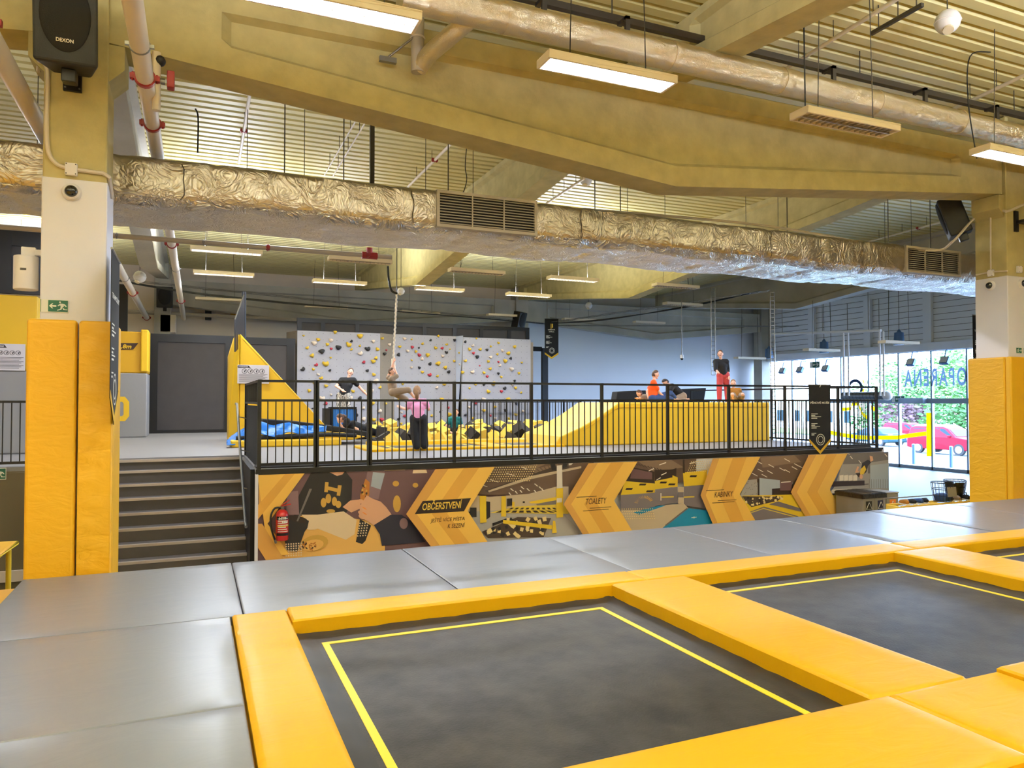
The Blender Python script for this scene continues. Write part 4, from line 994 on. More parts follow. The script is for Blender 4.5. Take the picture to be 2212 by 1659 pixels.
poly('ystrip', [B2(240, 650), B2(500, 590), B2(900, 570), B2(1000, 590), B2(1000, 660), B2(880, 660)])
for k in range(9): poly('ink', [B2(300+k*75, 648), B2(345+k*75, 648), B2(390+k*60, 628), B2(352+k*60, 628)]); poly('ink', [B2(420+k*55, 618), B2(450+k*55, 618), B2(480+k*48, 602), B2(455+k*48, 602)])
poly('wht', [B2(885, 200), B2(935, 195), B2(940, 415), B2(885, 420)]); poly('yel', [B2(880, 418), B2(945, 412), B2(945, 692), B2(882, 697)]); poly('wht', [B2(885, 512), B2(935, 508), B2(935, 550), B2(885, 552)])
poly('yel', [B2(148, 488), B2(212, 488), B2(215, 740), B2(155, 748)]); poly('blk', [B2(212, 540), B2(250, 545), B2(250, 690), B2(214, 715)]); poly('yel', [B2(358, 492), B2(400, 492), B2(402, 685), B2(355, 685)]); poly('yel', [B2(460, 545), B2(482, 545), B2(482, 600), B2(460, 600)])
poly('blk', [B2(410, 515), B2(460, 512), B2(460, 580), B2(410, 590)]); poly('blk', [B2(560, 540), B2(580, 540), B2(580, 556), B2(560, 556)])
poly('blk', [B2(60, 600), B2(120, 600), B2(120, 690), B2(60, 690)]); poly('blk', [B2(270, 750), B2(425, 695), B2(430, 715), B2(275, 775)])
poly('brown', [B2(170, 830), B2(510, 690), B2(830, 700), B2(760, 880), B2(230, 890)])
for k in range(46):
    x = 230+random.uniform(0, 540); y = 700+random.uniform(0, 170)
    if x < 420 and y < 760: continue
    s = random.uniform(16, 30); a = random.uniform(0, 1.5); poly('cube' if k % 3 else 'blk', [B2(x+s*math.cos(a+q), y+s*math.sin(a+q)) for q in (0, 1.4, 3.0, 4.5)])
poly('yel', [B2(370, 715), B2(840, 768), B2(835, 805), B2(370, 750)]); poly('yel', [B2(845, 725), B2(868, 725), B2(882, 838), B2(838, 842)])
dots('dot', *B2(180, 350), 21, 8, 4.9, -4.9, 1.1, 2.2, -.02)
# panel C: padded walls
poly('hallc', [B2(1610, 110), B2(2200, 90), B2(2200, 330), B2(1450, 480)]); poly('hallc2', [B2(1640, 150), B2(1960, 125), B2(2080, 215), B2(1800, 260)])
for k in range(9): poly('brown', [B2(1610+k*30, 175+k*7), B2(1622+k*30, 173+k*7), B2(1650+k*30, 195+k*8), B2(1640+k*30, 197+k*8)])
poly('ink', [B2(1570, 210), B2(1800, 255), B2(1800, 365), B2(1530, 345)]); poly('plum', [B2(1590, 225), B2(1780, 265), B2(1780, 330), B2(1570, 320)])
poly('ink', [B2(1800, 240), B2(1975, 235), B2(2010, 220), B2(2010, 300), B2(1805, 345)])
for (x, y, w_) in ((1880, 178, 66), (1772, 235, 50), (2180, 165, 90), (1890, 275, 50), (1840, 322, 40)): poly('wht', [B2(x-w_/2, y+10), B2(x+w_/2, y-14), B2(x+w_/2, y-4), B2(x-w_/2, y+18)])
poly('gwall', [B2(1480, 470), B2(1850, 445), B2(1850, 570), B2(1700, 620), B2(1480, 620)]); poly('yel', [B2(1520, 345), B2(1810, 370), B2(1805, 455), B2(1480, 478)])
poly('gwall', [B2(1805, 420), B2(2022, 395), B2(2022, 550), B2(1850, 575)]); poly('yel', [B2(1805, 345), B2(1975, 310), B2(1975, 402), B2(1805, 425)]); poly('yel', [B2(1972, 290), B2(2022, 310), B2(2022, 400), B2(1972, 405)])
poly('gwall', [B2(2080, 400), B2(2300, 370), B2(2300, 610), B2(2080, 575)]); poly('yel', [B2(2072, 265), B2(2300, 240), B2(2300, 380), B2(2080, 395)]); poly('ink', [B2(2070, 140), B2(2086, 135), B2(2090, 270), B2(2072, 268)])
poly('beige', [B2(2024, 400), B2(2078, 400), B2(2078, 560), B2(2024, 560)]); poly('gwall', [B2(2024, 450), B2(2078, 450), B2(2078, 500), B2(2024, 500)])
poly('ystrip', [B2(1868, 492), B2(1985, 488), B2(1985, 500), B2(1868, 504)]); poly('wht', [B2(1858, 460), B2(1866, 460), B2(1866, 530), B2(1858, 530)]); poly('ystrip', [B2(2078, 492), B2(2180, 488), B2(2180, 500), B2(2078, 504)])
for (x, y) in ((1560, 420), (1688, 379), (1755, 443), (1885, 360), (1965, 378), (2170, 300)): poly('ink', [B2(x-36, y+8), B2(x-26, y-10), B2(x+36, y-10), B2(x+26, y+8)])
for k in range(15):
    a = math.radians(170-k*10); c_, s_ = math.cos(a), math.sin(a); x, y = 1700+80*c_*.95, 560-64*s_; poly('bun', [B2(x-14*c_, y+10*s_), B2(x-14*c_+5, y+10*s_+5), B2(x+18*c_+5, y-14*s_+3), B2(x+18*c_, y-14*s_)])
poly('beige', [B2(1480, 620), B2(1700, 620), B2(1850, 575), B2(2080, 560), B2(2120, 600), B2(1900, 770), B2(1900, 1000), B2(1560, 1000)])
poly('blue', [B2(1600, 640), B2(1850, 575), B2(1910, 575), B2(1750, 630), B2(1650, 665)]); poly('blue', [B2(2120, 602), B2(2212, 612), B2(2500, 650), B2(2500, 1000), B2(1860, 800), B2(1900, 770)])
poly('greyd', [B2(1895, 765), B2(2105, 600), B2(2120, 606), B2(1915, 768)]); poly('wht', [B2(2150, 690), B2(2200, 684), B2(2200, 690), B2(2150, 696)]); poly('wht', [B2(2172, 680), B2(2178, 680), B2(2178, 700), B2(2172, 700)])
dots('dot', *B2(1470, 610), 16, 5, 4.6, 5.2, 1.0, 1, -.01); dots('dot', *C2(70, 240), 20, 6, 4.6, -4.4, 1.0, 1.6, -.06)
# panel D: climbing hall
poly('hallc', [C2(690, 85), C2(1120, 75), C2(1120, 330), C2(570, 330)]); poly('hallc2', [C2(700, 110), C2(1000, 80), C2(1060, 150), C2(720, 200)])
for (x, y) in ((935, 135), (690, 155), (795, 185), (700, 225), (650, 262), (785, 240), (935, 230), (735, 272), (890, 215), (1000, 205), (1020, 178), (1060, 198)): poly('wht', [C2(x-26, y-12), C2(x-20, y-16), C2(x+28, y+10), C2(x+22, y+14)])
poly('greyl', [C2(580, 310), C2(670, 300), C2(680, 455), C2(520, 455)])
for k in range(26): ellp('greyd', *C2(random.uniform(555, 668), random.uniform(315, 445)), .8, .8, 0, 6)
poly('ltblue', [C2(690, 290), C2(870, 310), C2(870, 440), C2(690, 440)]); poly('ink', [C2(676, 300), C2(690, 300), C2(690, 445), C2(676, 445)])
poly('ink', [C2(800, 385), C2(960, 370), C2(1020, 290), C2(1040, 440), C2(800, 440)]); poly('plum', [C2(870, 330), C2(980, 310), C2(970, 400), C2(870, 400)]); poly('wht', [C2(880, 325), C2(965, 318), C2(965, 326), C2(880, 333)])
poly('yel', [C2(540, 445), C2(1000, 435), C2(1120, 600), C2(1060, 700), C2(620, 720)])
poly('brown', [C2(540, 450), C2(900, 455), C2(850, 490), C2(620, 545), C2(570, 500)])
for k in range(40): x = random.uniform(548, 890); y = 452+random.uniform(0, 1)*(95-(x-548)*.2); s = random.uniform(7, 14); a = random.uniform(0, 1.5); poly('cube' if k % 4 else 'blk', [C2(x+s*math.cos(a+q), y+s*math.sin(a+q)) for q in (0, 1.4, 3.0, 4.5)])
poly('gwall', [C2(605, 585), C2(725, 540), C2(1030, 625), C2(1000, 720), C2(640, 720)]); poly('ystrip', [C2(612, 590), C2(722, 552), C2(1010, 630), C2(1006, 636), C2(722, 560), C2(614, 596)])
poly('gwall', [C2(770, 520), C2(850, 495), C2(1060, 560), C2(1050, 585)])
# panel E: flip
poly('greyl', [C2(1455, 60), C2(1835, 45), C2(1835, 480), C2(1300, 480)]); poly('greyd', [C2(1450, 65), C2(1835, 50), C2(1835, 130), C2(1600, 165), C2(1420, 170)])
for (x, y) in ((1495, 112), (1800, 92), (1470, 72), (1765, 230), (1570, 150)): poly('wht', [C2(x-14, y-12), C2(x-8, y-16), C2(x+14, y+10), C2(x+8, y+14)])
for k in range(4): poly('wht', [C2(1390+k*40, 268), C2(1426+k*40, 262), C2(1426+k*40, 312), C2(1390+k*40, 316)])
poly('greyd', [C2(1640, 60), C2(1660, 60), C2(1660, 250), C2(1640, 250)]); poly('ltblue', [C2(1660, 180), C2(1825, 160), C2(1825, 380), C2(1660, 380)])
poly('blk', [C2(1640, 130), C2(1672, 150), C2(1640, 185), C2(1600, 210), C2(1580, 205), C2(1590, 160)]); poly('ink', [C2(1530, 250), C2(1600, 240), C2(1620, 170), C2(1640, 190), C2(1625, 240), C2(1560, 285)])
poly('yel', [C2(1575, 215), C2(1610, 180), C2(1625, 215), C2(1600, 260), C2(1570, 258)]); poly('skinp', [C2(1655, 95), C2(1680, 100), C2(1688, 135), C2(1662, 150)]); ellp('skinp', *C2(1580, 278), 3.6, 5); poly('skinp', [C2(1525, 245), C2(1545, 188), C2(1562, 192), C2(1548, 232), C2(1568, 222), C2(1560, 240)])
poly('ink', [C2(1310, 320), C2(1610, 312), C2(1610, 355), C2(1320, 365)]); poly('ink', [C2(1320, 360), C2(1645, 340), C2(1645, 346), C2(1320, 368)]); poly('wht', [C2(1320, 392), C2(1500, 385), C2(1500, 420), C2(1320, 425)]); poly('ink', [C2(1310, 426), C2(1835, 410), C2(1835, 440), C2(1310, 440)])
for k in range(9): poly('greyd', [C2(1650+k*20, 300), C2(1653+k*20, 300), C2(1653+k*20, 380), C2(1650+k*20, 380)])
poly('yel', [C2(1330, 440), C2(1835, 430), C2(1835, 620), C2(1400, 620)])
for k in range(60): x = random.uniform(1360, 1525); y = random.uniform(470, 590); s = random.uniform(6, 13); a = random.uniform(0, 1.5); poly(('cube', 'ink', 'bun')[k % 3], [C2(x+s*math.cos(a+q), y+s*math.sin(a+q)) for q in (0, 1.4, 3.0, 4.5)])
# arrows over the pictures
t2 = (1002, 1100); arrow((961, 996), (893, 1107), ext((893, 1107), (938, 1168)), (1060, 993), t2, ext(t2, (1041, 1161)), 28)
t2 = (1315, 1079); arrow((1280, 986), (1223, 1086), ext((1223, 1086), (1262, 1150), 1190), (1365, 984), t2, ext(t2, (1351, 1139), 1190), 20)
t2 = (1584, 1065); arrow((1540, 980), (1511, 1067), ext((1511, 1067), (1535, 1125), 1170), (1628, 978), t2, ext(t2, (1616, 1120), 1170), 14)
t2 = (1777, 1055); arrow((1748, 974), (1706, 1061), ext((1706, 1061), (1735, 1110), 1155), (1815, 972), t2, ext(t2, (1803, 1108), 1155), 16)
poly('ink', [(889, 1107), (906, 1079), (1009, 1073), (994, 1101)])
poly('ink', [B2(1035, 490), B2(1227, 480), B2(1227, 485), B2(1035, 496)]); poly('ink', [B2(1160, 594), B2(1365, 580), B2(1365, 585), B2(1160, 599)]); poly('ink', [B2(1098, 619), B2(1340, 602), B2(1340, 607), B2(1098, 624)])
poly('ink', [C2(212, 397), C2(368, 389), C2(368, 393), C2(212, 402)]); poly('ink', [C2(314, 486), C2(478, 476), C2(478, 480), C2(314, 490)]); poly('ink', [C2(265, 504), C2(460, 494), C2(460, 498), C2(265, 509)])
pr.build('print', pm, MU)
def mtext(s, u0, v0, u1, v1, mi, bold=.03, shear=.18):
    pass
_y = YB-.004-.0002*_lay[0]
def mtext(s, u0, v0, u1, v1, mi, bold=.0, shear=.2):
    """u0,v0 lower left; u1,v1 upper right"""
    a = onY(u0, v0, YB); b = onY(u1, v1, YB); T_ = MB()
    put_text(T_, s, (a.x, _y-.001, a.z), (1, 0, 0), (0, 0, 1), b.x-a.x, b.z-onY(u1, v0, YB).z, 0, bold, shear, .002)
    T_.build('lettering', 'foam_y' if mi else 'ink_brown', MU)
mtext('OBČERSTVENÍ', 905, 1099, 990, 1079, 1, .018)
mtext('JEŠTĚ VÍCE MÍSTA', 922, 1127, 995, 1114.5, 0)
mtext('K SEZENÍ', 959, 1137, 996, 1126, 0)
mtext('TOALETY', 1254, 1087, 1298, 1074.5, 0)
mtext('KABINKY', 1529, 1072, 1569, 1060.5, 0)
MB().box((X0-.002, YB-.003, .05), (13.18, YB+.018, PZ-.075)).build('board', 'wall_white', MU)
MB().box((X0-.03, YB-.04, .02), (X0+.012, YB-.002, PZ-.07)).box((13.15, YB-.04, .02), (13.2, YB+.018, PZ-.04)).build('edge_trim', 'white_paint', MU)
MB().box((X0-.02, YB-.03, PZ-.08), (13.2, YB+.02, PZ-.0)).build('top_edge', 'black', MU)
# padded front roll of the deck
r_ = wavy_top(SX1+.06, 13.0, YB+.1, YB+.42, PZ-.0, PZ+.035, .2, .004, .03).build('edge_roll', 'net', smooth=True); tag(r_, 'dark padded edging along the foot of the front railing', 'padding')

# ================================================================ FIRE EXTINGUISHER
p0 = onY(609, 1166, YB-.1); p1 = onY(609, 1100, YB-.1)
e = thing('fire_extinguisher', 'red fire extinguisher with black hose hanging at the left end of the mural', 'fire extinguisher', (p0.x, YB-.1, p0.z))
x, y, z0, z1 = p0.x, YB-.11, p0.z, p1.z; rr = .088
MB().tube([(x, y, z0), (x, y, z0+.015), (x, y, z1-.07), (x, y, z1-.03), (x, y, z1)], [rr*.92, rr, rr, rr*.8, rr*.35], 24).build('cylinder', 'red_bright', e, smooth=True)
MB().cyl((x, y, z1-.005), (x, y, z1+.04), .026, n=12).build('valve', 'steel', e, smooth=True)
MB().bar((x+.0, y, z1+.045), (x+.12, y, z1+.07), .022, .012).bar((x-.02, y, z1+.05), (x+.1, y, z1+.13), .022, .01).build('lever', 'red_bright', e)
MB().tube(smooth_pts([(x-.02, y, z1+.025), (x-.1, y, z1+.02), (x-.155, y-.02, z1-.08), (x-.15, y-.03, z1-.25), (x-.1, y-.03, z1-.42)]), .014, 10).build('hose', 'black', e, smooth=True)
MB().cyl((x-.1, y-.03, z1-.42), (x-.085, y-.03, z1-.47), .018, n=10).build('nozzle', 'steel', e)
lb = MB()
def band(za, zb_, a0, a1, mi, rad=rr+.002):
    n_ = 10; vs = []; fs = []
    for k in range(n_+1):
        a = a0+(a1-a0)*k/n_
        for zz_ in (za, zb_): vs.append((x+rad*math.sin(a), y-rad*math.cos(a), zz_))
    for k in range(n_): fs.append((2*k, 2*k+2, 2*k+3, 2*k+1))
    lb.add(vs, fs, mi)
band(z1-.14, z1-.09, -1.1, 1.1, 0); band(z0+.07, z0+.11, -1.1, 1.1, 0); band(z0+.2, z0+.225, -.9, 1.1, 1, rr+.003)
for k in range(7): band(z0+.125+.03*k, z0+.137+.03*k, -.8, .9-.2*(k % 3), 2, rr+.003)
for k in range(4): band(z0+.245, z0+.285, -.1+.25*k, .08+.25*k, 2, rr+.004)
put_text(lb, 'HTB', (x-.05, y-rr-.004, z1-.132), (1, 0, 0), (0, 0, 1), .1, .034, 2, .04)
lb.build('label', ['black', 'yellow_smooth', 'sign_white'], e)
MB().box((x-.03, YB-.03, z1-.03), (x+.03, YB-.02, z1+.06)).box((x-.02, y, z1-.0), (x+.02, YB-.02, z1+.02)).build('wall_hook', 'black', e)
# ================================================================ CLIMBING WALL
holds = dict(
L="60,265,y,.6 325,243,y,1 180,305,y,1 285,313,w,1.2 145,340,w,1.3 255,345,y,1 475,315,k,.8 545,282,y,1.5 435,350,y,1.5 355,380,k,1.5 290,380,r,.8 100,373,y,.9 215,415,k,1.5 140,447,y,1.2 605,390,k,1.5 655,322,w,1 475,385,y,.8 545,355,y,.7 550,427,w,1.3 685,387,y,1.1 290,452,y,.6 685,463,y,1 648,493,y,1.2 580,497,r,.9 245,520,y,1.7 175,520,r,1 65,558,k,1.2 140,555,y,.8 290,563,k,.7 610,568,k,.9 180,597,w,.8 655,602,y,1 215,633,y,1 140,667,y,.8 280,663,w,1.1 250,700,y,1 685,668,w,1.5 100,740,y,1 215,810,w,1.4 290,770,w,.7 475,743,y,1 580,743,y,.8 465,805,w,1.2 550,810,k,1.2 650,742,w,1 258,850,r,1 140,885,k,.5 650,848,y,1.1 580,885,w,.8 250,917,y,1 515,950,k,1 577,990,w,1.3 652,990,y,1.3",
D="732,292,y,.9 797,347,w,1 768,390,r,.6 750,427,k,1 720,710,y,.9 755,848,y,.8 720,915,w,1.2 722,990,r,1.2 755,1022,y,.6 715,1055,y,1",
C="918,297,w,1 985,298,y,.6 880,365,y,.9 1083,335,y,.8 1150,305,k,.7 1215,273,y,.8 980,368,r,1 1048,370,k,.6 945,400,w,.9 1013,403,y,.9 1180,373,y,1 1245,377,r,.9 1283,343,y,.8 1310,380,y,.5 1275,412,k,1 878,435,k,1.1 1045,437,r,1.1 1113,440,y,1.3 1243,442,w,1 1080,470,w,1 980,473,y,.6 1147,510,k,1 1212,515,y,1.4 980,540,w,.8 1043,540,k,.8 1273,547,y,1.2 1340,483,y,.8 1075,580,y,.9 1302,580,k,1 1140,607,r,1.2 1208,613,y,.8 1270,683,y,1.1 1203,713,w,.9 905,680,y,.7 872,747,w,.6 900,750,r,.6 875,815,y,1 880,885,w,1 897,920,w,.6 875,985,k,1 930,955,r,1 893,1020,y,.8 1233,815,y,1.2 1295,883,r,.8 1130,883,w,.7 1160,950,y,.8 1295,945,y,1.3 1230,915,k,.6 1195,1018,r,1 1098,1018,y,1 1215,1048,w,.8 1345,308,k,.9",
P="1408,348,k,.6 1385,412,y,.6 1390,510,w,.7",
R="1445,320,k,.8 1537,290,y,.6 1510,353,w,.9 1473,385,y,1 1570,387,y,1 1627,390,k,.9 1718,328,y,.8 1655,357,y,.7 1750,395,w,.9 1862,368,y,1.1 1510,420,r,.9 1537,455,k,1.2 1657,455,w,1 1717,428,y,.8 1810,425,y,1.2 1833,463,k,.9 1443,485,y,1 1630,487,y,.9 1718,490,r,.7 1780,490,y,1.3 1922,495,y,.7 1565,520,r,.5 1742,522,w,.9 1657,553,y,1 1830,560,w,1.3 1410,585,y,1.1 1505,582,w,1.2 1597,585,y,.9 1720,590,k,.8 1895,590,y,.9 1625,618,r,.9 1745,620,y,.8 1530,683,y,.8 1597,685,k,.9 1685,685,y,1.3 1862,655,k,.8 1838,685,w,.8 1475,715,y,.7 1780,720,k,1.1 1630,748,y,1.2 1747,745,r,1 1868,717,y,1 1922,752,y,.7 1443,815,y,.7 1535,845,r,1 1595,815,w,1.2 1807,815,y,1.2 1870,850,k,.9 1475,880,w,.8 1690,877,y,.9 1443,945,k,.8 1597,910,y,1.1 1780,908,k,1.1 1930,913,w,.9 1658,950,r,.7 1690,975,w,.9 1867,943,y,1 1497,978,y,1 1807,973,y,.8 1722,1008,y,1.2 1897,1005,k,.8 1590,1038,r,1.1")
YA, YC = 24.35, 24.75
uu = lambda cx: 640+cx/3.95
ztop = onY(720, 716.5, YA).z
xa0 = onY(642, 800, YA).x; xa1 = onY(uu(715), 800, YA).x; xc0 = onY(uu(838), 800, YC).x; xc1 = onY(uu(1362), 800, YC).x; xr0 = onY(uu(1424), 800, YA).x; xr1 = onY(uu(2000), 800, YA).x
zr = onY(1075, 731, YA).z; zc = onY(915, 724, YC).z
protos = []
for s in range(4):
    random.seed(20+s); k = [random.uniform(.7, 1.3) for _ in range(6)]
    shp = [(.06, .06, .06), (.085, .05, .045), (.06, .055, .075), (.07, .06, .05)][s]
    mb = MB(); mb.ell((0, 0, 0), shp, 10, 7, fn=lambda p, k=k, s=s: Vector((p.x*(1+.35*math.sin(p.z*30+k[0]*5)), p.y if p.y > -.01 else p.y*1.1, p.z*(1+.3*math.cos(p.x*25+k[1]*4))+(.03*abs(p.x)/.06 if s == 1 else 0))))
    o = mb.build('hold', 'hold_y', smooth=True); protos.append(o.data); bpy.data.objects.remove(o)
hm = {}
for i, me in enumerate(protos):
    for c in 'ywkr':
        d_ = me.copy(); d_.materials.clear(); d_.materials.append(M['hold_'+c]); hm[(i, c)] = d_
CW = thing('climbing_wall', 'grey faceted climbing wall with many coloured holds behind the foam pit', 'climbing wall', ((xa0+xr1)/2, YA, PZ))
def panel_holds(t, key, yfun):
    for j, s in enumerate(holds[key].split()):
        cx, cy, c, sz = s.split(','); u, v = 640+float(cx)/3.95, 660+float(cy)/3.95
        P = onY(u, v, yfun(float(cx))); o = bpy.data.objects.new('hold', hm[((j*7+ord(c)) % 4, c)]); COL.objects.link(o); o.parent = t
        o.location = Vector((P.x, P.y-.02, P.z))-CW.location; k = float(sz)*.97; o.scale = (k, k, k); o.rotation_euler = (0, random.uniform(-.6, .6), 0)
random.seed(5)
t = B((xa0, YA, PZ), (xa1, YA+.12, ztop)).build('panel', 'climb', CW); panel_holds(t, 'L', lambda x: YA)
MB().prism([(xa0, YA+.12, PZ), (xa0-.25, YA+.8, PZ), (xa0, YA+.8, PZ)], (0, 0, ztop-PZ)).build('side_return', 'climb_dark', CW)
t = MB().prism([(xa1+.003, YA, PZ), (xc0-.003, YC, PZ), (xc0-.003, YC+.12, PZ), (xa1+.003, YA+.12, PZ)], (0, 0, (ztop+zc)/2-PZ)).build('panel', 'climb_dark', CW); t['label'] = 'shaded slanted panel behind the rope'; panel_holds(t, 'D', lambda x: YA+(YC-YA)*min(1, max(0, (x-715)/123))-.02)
t = B((xc0, YC, PZ), (xc1, YC+.12, zc)).build('panel', 'climb', CW); panel_holds(t, 'C', lambda x: YC)
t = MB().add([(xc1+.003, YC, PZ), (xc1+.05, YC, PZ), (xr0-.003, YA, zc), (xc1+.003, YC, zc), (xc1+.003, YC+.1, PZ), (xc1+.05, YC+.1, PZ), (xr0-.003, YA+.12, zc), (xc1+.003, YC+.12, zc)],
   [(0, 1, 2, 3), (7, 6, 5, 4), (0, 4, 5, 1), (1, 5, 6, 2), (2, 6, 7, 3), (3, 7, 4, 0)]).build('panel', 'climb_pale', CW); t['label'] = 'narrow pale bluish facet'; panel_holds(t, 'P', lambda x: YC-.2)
t = MB().prism([(xc1+.06, YA, PZ), (xr1, YA, PZ), (xr1, YA, zr), (xr0, YA, zr)], (0, .12, 0)).build('panel', 'climb', CW); panel_holds(t, 'R', lambda x: YA)
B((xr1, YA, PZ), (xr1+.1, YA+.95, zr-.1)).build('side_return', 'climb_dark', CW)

def mesh_screen(lab, x0, x1, y, z0, z1, posts, fw=.1, m='mesh'):
    t = thing('mesh_screen', lab, 'screen', ((x0+x1)/2, y, z0))
    f = MB(); f.box((x0, y, z1-fw), (x1, y+.08, z1)); f.box((x0, y, z0), (x1, y+.08, z0+fw*.4))
    for p in posts: f.box((p-fw/2, y-.005, z0), (p+fw/2, y+.085, z1))
    f.build('frame', 'black', t); B((x0, y+.03, z0), (x1, y+.04, z1)).build('netting', m, t); return t
a = onY(642, 686, 25.4); b = onY(1143, 708, 25.4)
mesh_screen('black framed dark netting above the climbing wall', a.x, b.x, 25.4, PZ, (a.z+b.z)/2, [a.x+.08]+[onY(u, 700, 25.4).x for u in (698, 772, 917, 982, 1040, 1100)]+[b.x-.06], .14)
a = onY(322, 720, 24.3); b = onY(502, 725, 24.3)
mesh_screen('big dark net screen in black frame left of the yellow wedge', a.x, b.x, 24.3, PZ, a.z, [a.x+.12, b.x-.08], .24)
c = onY(636, 728, 24.6)
mesh_screen('dark net screen in black frame right behind the yellow wedge', b.x+.02, c.x, 24.32, PZ, a.z-.02, [b.x+.2, c.x-.15], .22)
# black post and grey wall piece right of the climbing wall
a = onY(1172, 760, 27.0); b = onY(1184, 760, 27.0)
tag(B((a.x, 27.0, PZ), (b.x, 27.15, onY(1178, 752, 27).z)).build('post', 'black'), 'black square post behind the hanging climbing wall banner', 'post')
tag(B((onY(1148, 800, 27).x, 27.05, onY(1148, 758, 27).z), (a.x, 27.15, onY(1148, 748, 27).z)).build('screen_beam', 'black_soft'), 'short black padded beam between climbing wall and black post', 'beam')

# ================================================================ LEFT BACKGROUND
def padded_wall(lab, x0, x1, y, d, zm, z1, ym='yellow_smooth'):
    t = thing('padded_wall', lab, 'padded wall', ((x0+x1)/2, y, PZ))
    B((x0, y, PZ), (x1, y+d, zm)).build('grey_padding', 'grey_pad', t, bevel=.03); B((x0, y+.06, zm+.002), (x1, y+d, z1)).build('yellow_padding', ym, t, bevel=.03); return t
a = onY(86, 640, 16.0)
t = padded_wall('yellow over grey padded wall at the left edge behind the railing', -8, -2.7, 16.0, .5, onY(20, 800, 16).z, onY(20, 636, 16).z)
mesh_screen('black framed dark screen above the padded wall at the left edge', -8, -2.7, 16.2, onY(20, 634, 16.2).z, onY(20, 495, 16.2).z, [-5.9, onY(4, 560, 16.2).x, -2.8], .3, 'screen')
y_ = 21.9; xe = onY(320, 800, y_).x
t = padded_wall('padded wall with the mark 2,8m and a big yellow letter right of the left pillar', -6, xe-.02, y_, 1.2, onY(290, 806, y_).z, onY(290, 716, y_).z, 'yellow_dark')
B((onY(304, 760, y_).x, y_-.02, onY(290, 803, y_).z), (xe, y_+.9, onY(310, 712, y_).z)).build('edge_column', 'yellow_smooth', t, bevel=.03)
L_ = MB(); q0 = onY(244, 760, y_); q1 = onY(296, 741, y_)
def Q(u, v): p = onY(u, v, y_+.05); return (p.x, y_+.052, p.z)
L_.prism([Q(236, 756), Q(288, 755), Q(299, 741), Q(236, 741)], (0, -.006, 0), 0)
a = onY(253, 754, y_+.04); b = onY(284, 744, y_+.04); put_text(L_, '2,8m', (a.x, y_+.042, a.z), (1, 0, 0), (0, 0, 1), b.x-a.x, b.z-a.z, 1, .03, .2)
L_.build('height_mark', ['brown_print' if False else 'ink_brown', 'yellow_smooth'], t)
def Q2(u, v, d=.0): p = onY(u, v, y_-.004); return (p.x, y_-.001-d, p.z)
G = MB(); u0, v0 = 252, 884
outer = [(232, 857), (270, 857), (279, 868), (279, 899), (270, 910), (232, 910)]; inner = [(244, 868), (264, 868), (267, 872), (267, 895), (264, 899), (244, 899)]
for i in range(6):
    j = (i+1) % 6; G.prism([Q2(*outer[i]), Q2(*outer[j]), Q2(*inner[j]), Q2(*inner[i])], (0, -.004, 0))
G.build('yellow_letter', 'yellow_smooth', t)
a = onY(247, 613, 23.5); b = onY(275, 717, 23.5)
tag(B((a.x-.5, 23.5, b.z-.2), (b.x, 23.62, a.z)).build('black_screen', 'black_soft'), 'tall black hanging panel between left pillar and white main', 'screen')
def warning_board(lab, a, w, h, circles):
    """white board hung facing the camera side; a = top left corner"""
    a = Vector(a); t = thing('warning_sign', lab, 'sign', a+Vector((w/2, 0, -h)), 'white warning boards')
    B((a.x, a.y, a.z-h), (a.x+w, a.y+.012, a.z)).build('board', 'paper', t, bevel=.004)
    k = MB(); y = a.y-.002
    k.prism([(a.x+.01*w, y, a.z-.03*h), (a.x+.34*w, y, a.z-.03*h), (a.x+.42*w, y, a.z-.15*h), (a.x+.01*w, y, a.z-.15*h)], (0, .002, 0))
    put_text(k, 'WARNINGS', (a.x+.03*w, y-.002, a.z-.12*h), (1, 0, 0), (0, 0, 1), .3*w, .06*h, 1, .04, .2)
    for i in range(9): k.box((a.x+.05*w, y, a.z-(.5+.05*i)*h), (a.x+(.95-.07*(i % 3))*w, y+.002, a.z-(.5+.05*i+.015)*h))
    for i in range(circles):
        c = Vector((a.x+(.22+.185*i)*w, y+.002, a.z-.33*h)); k.ring(c, (0, -1, 0), .085*w, .014*w, 20, 0, .002); k.bar(c+Vector((-.055*w, -.001, .055*w)), c+Vector((.055*w, -.001, -.055*w)), .012*w, .002); k.obox(c+Vector((.01, 0, 0)), (.03*w, .002, .09*w), Matrix.Rotation(.4, 3, 'Y'))
    k.build('print', ['ink', 'paper'], t)
a = onY(-14, 742, 15.98); b = onY(54, 801, 15.98); warning_board('white warning board on the padded wall at the left edge', a, b.x-a.x, a.z-b.z, 4)
# services on the left far wall
def far_box(name, lab, cat, u0, v0, u1, v1, y, d, m, bev=.02):
    a = onY(u0, v1, y); b = onY(u1, v0, y); return tag(B((a.x, y, a.z), (b.x, y+d, b.z)).build(name, m, bevel=bev), lab, cat)
p = onY(356, 643, 29.0); speaker('small black loudspeaker on the far wall between the two white mains', (p.x, 28.9, p.z), 0, R(8), .55, .75, .45, False)
far_box('wall_unit', 'cream box on the far wall behind the ends of the white mains', 'box', 345, 680, 380, 717, 29.5, .85, 'wall_beige')
far_box('control_box', 'small dark box on the far wall above the left net screens', 'box', 443, 668, 457, 690, 30.1, .28, 'black_plastic')
far_box('wall_panel', 'small ochre panel on the far wall left of the black board', 'panel', 498, 670, 515, 683, 30.2, .18, 'yellow_dark')
t = thing('service_pipe', 'long pale service pipe along the far wall above the left net screens', 'pipe', onY(275, 674, 29.6))
MB().tube([onY(272, 673, 29.6), onY(420, 680, 29.6), onY(640, 691, 29.6)], .07, 8).build('tube', 'pipe_grey', t, smooth=True)
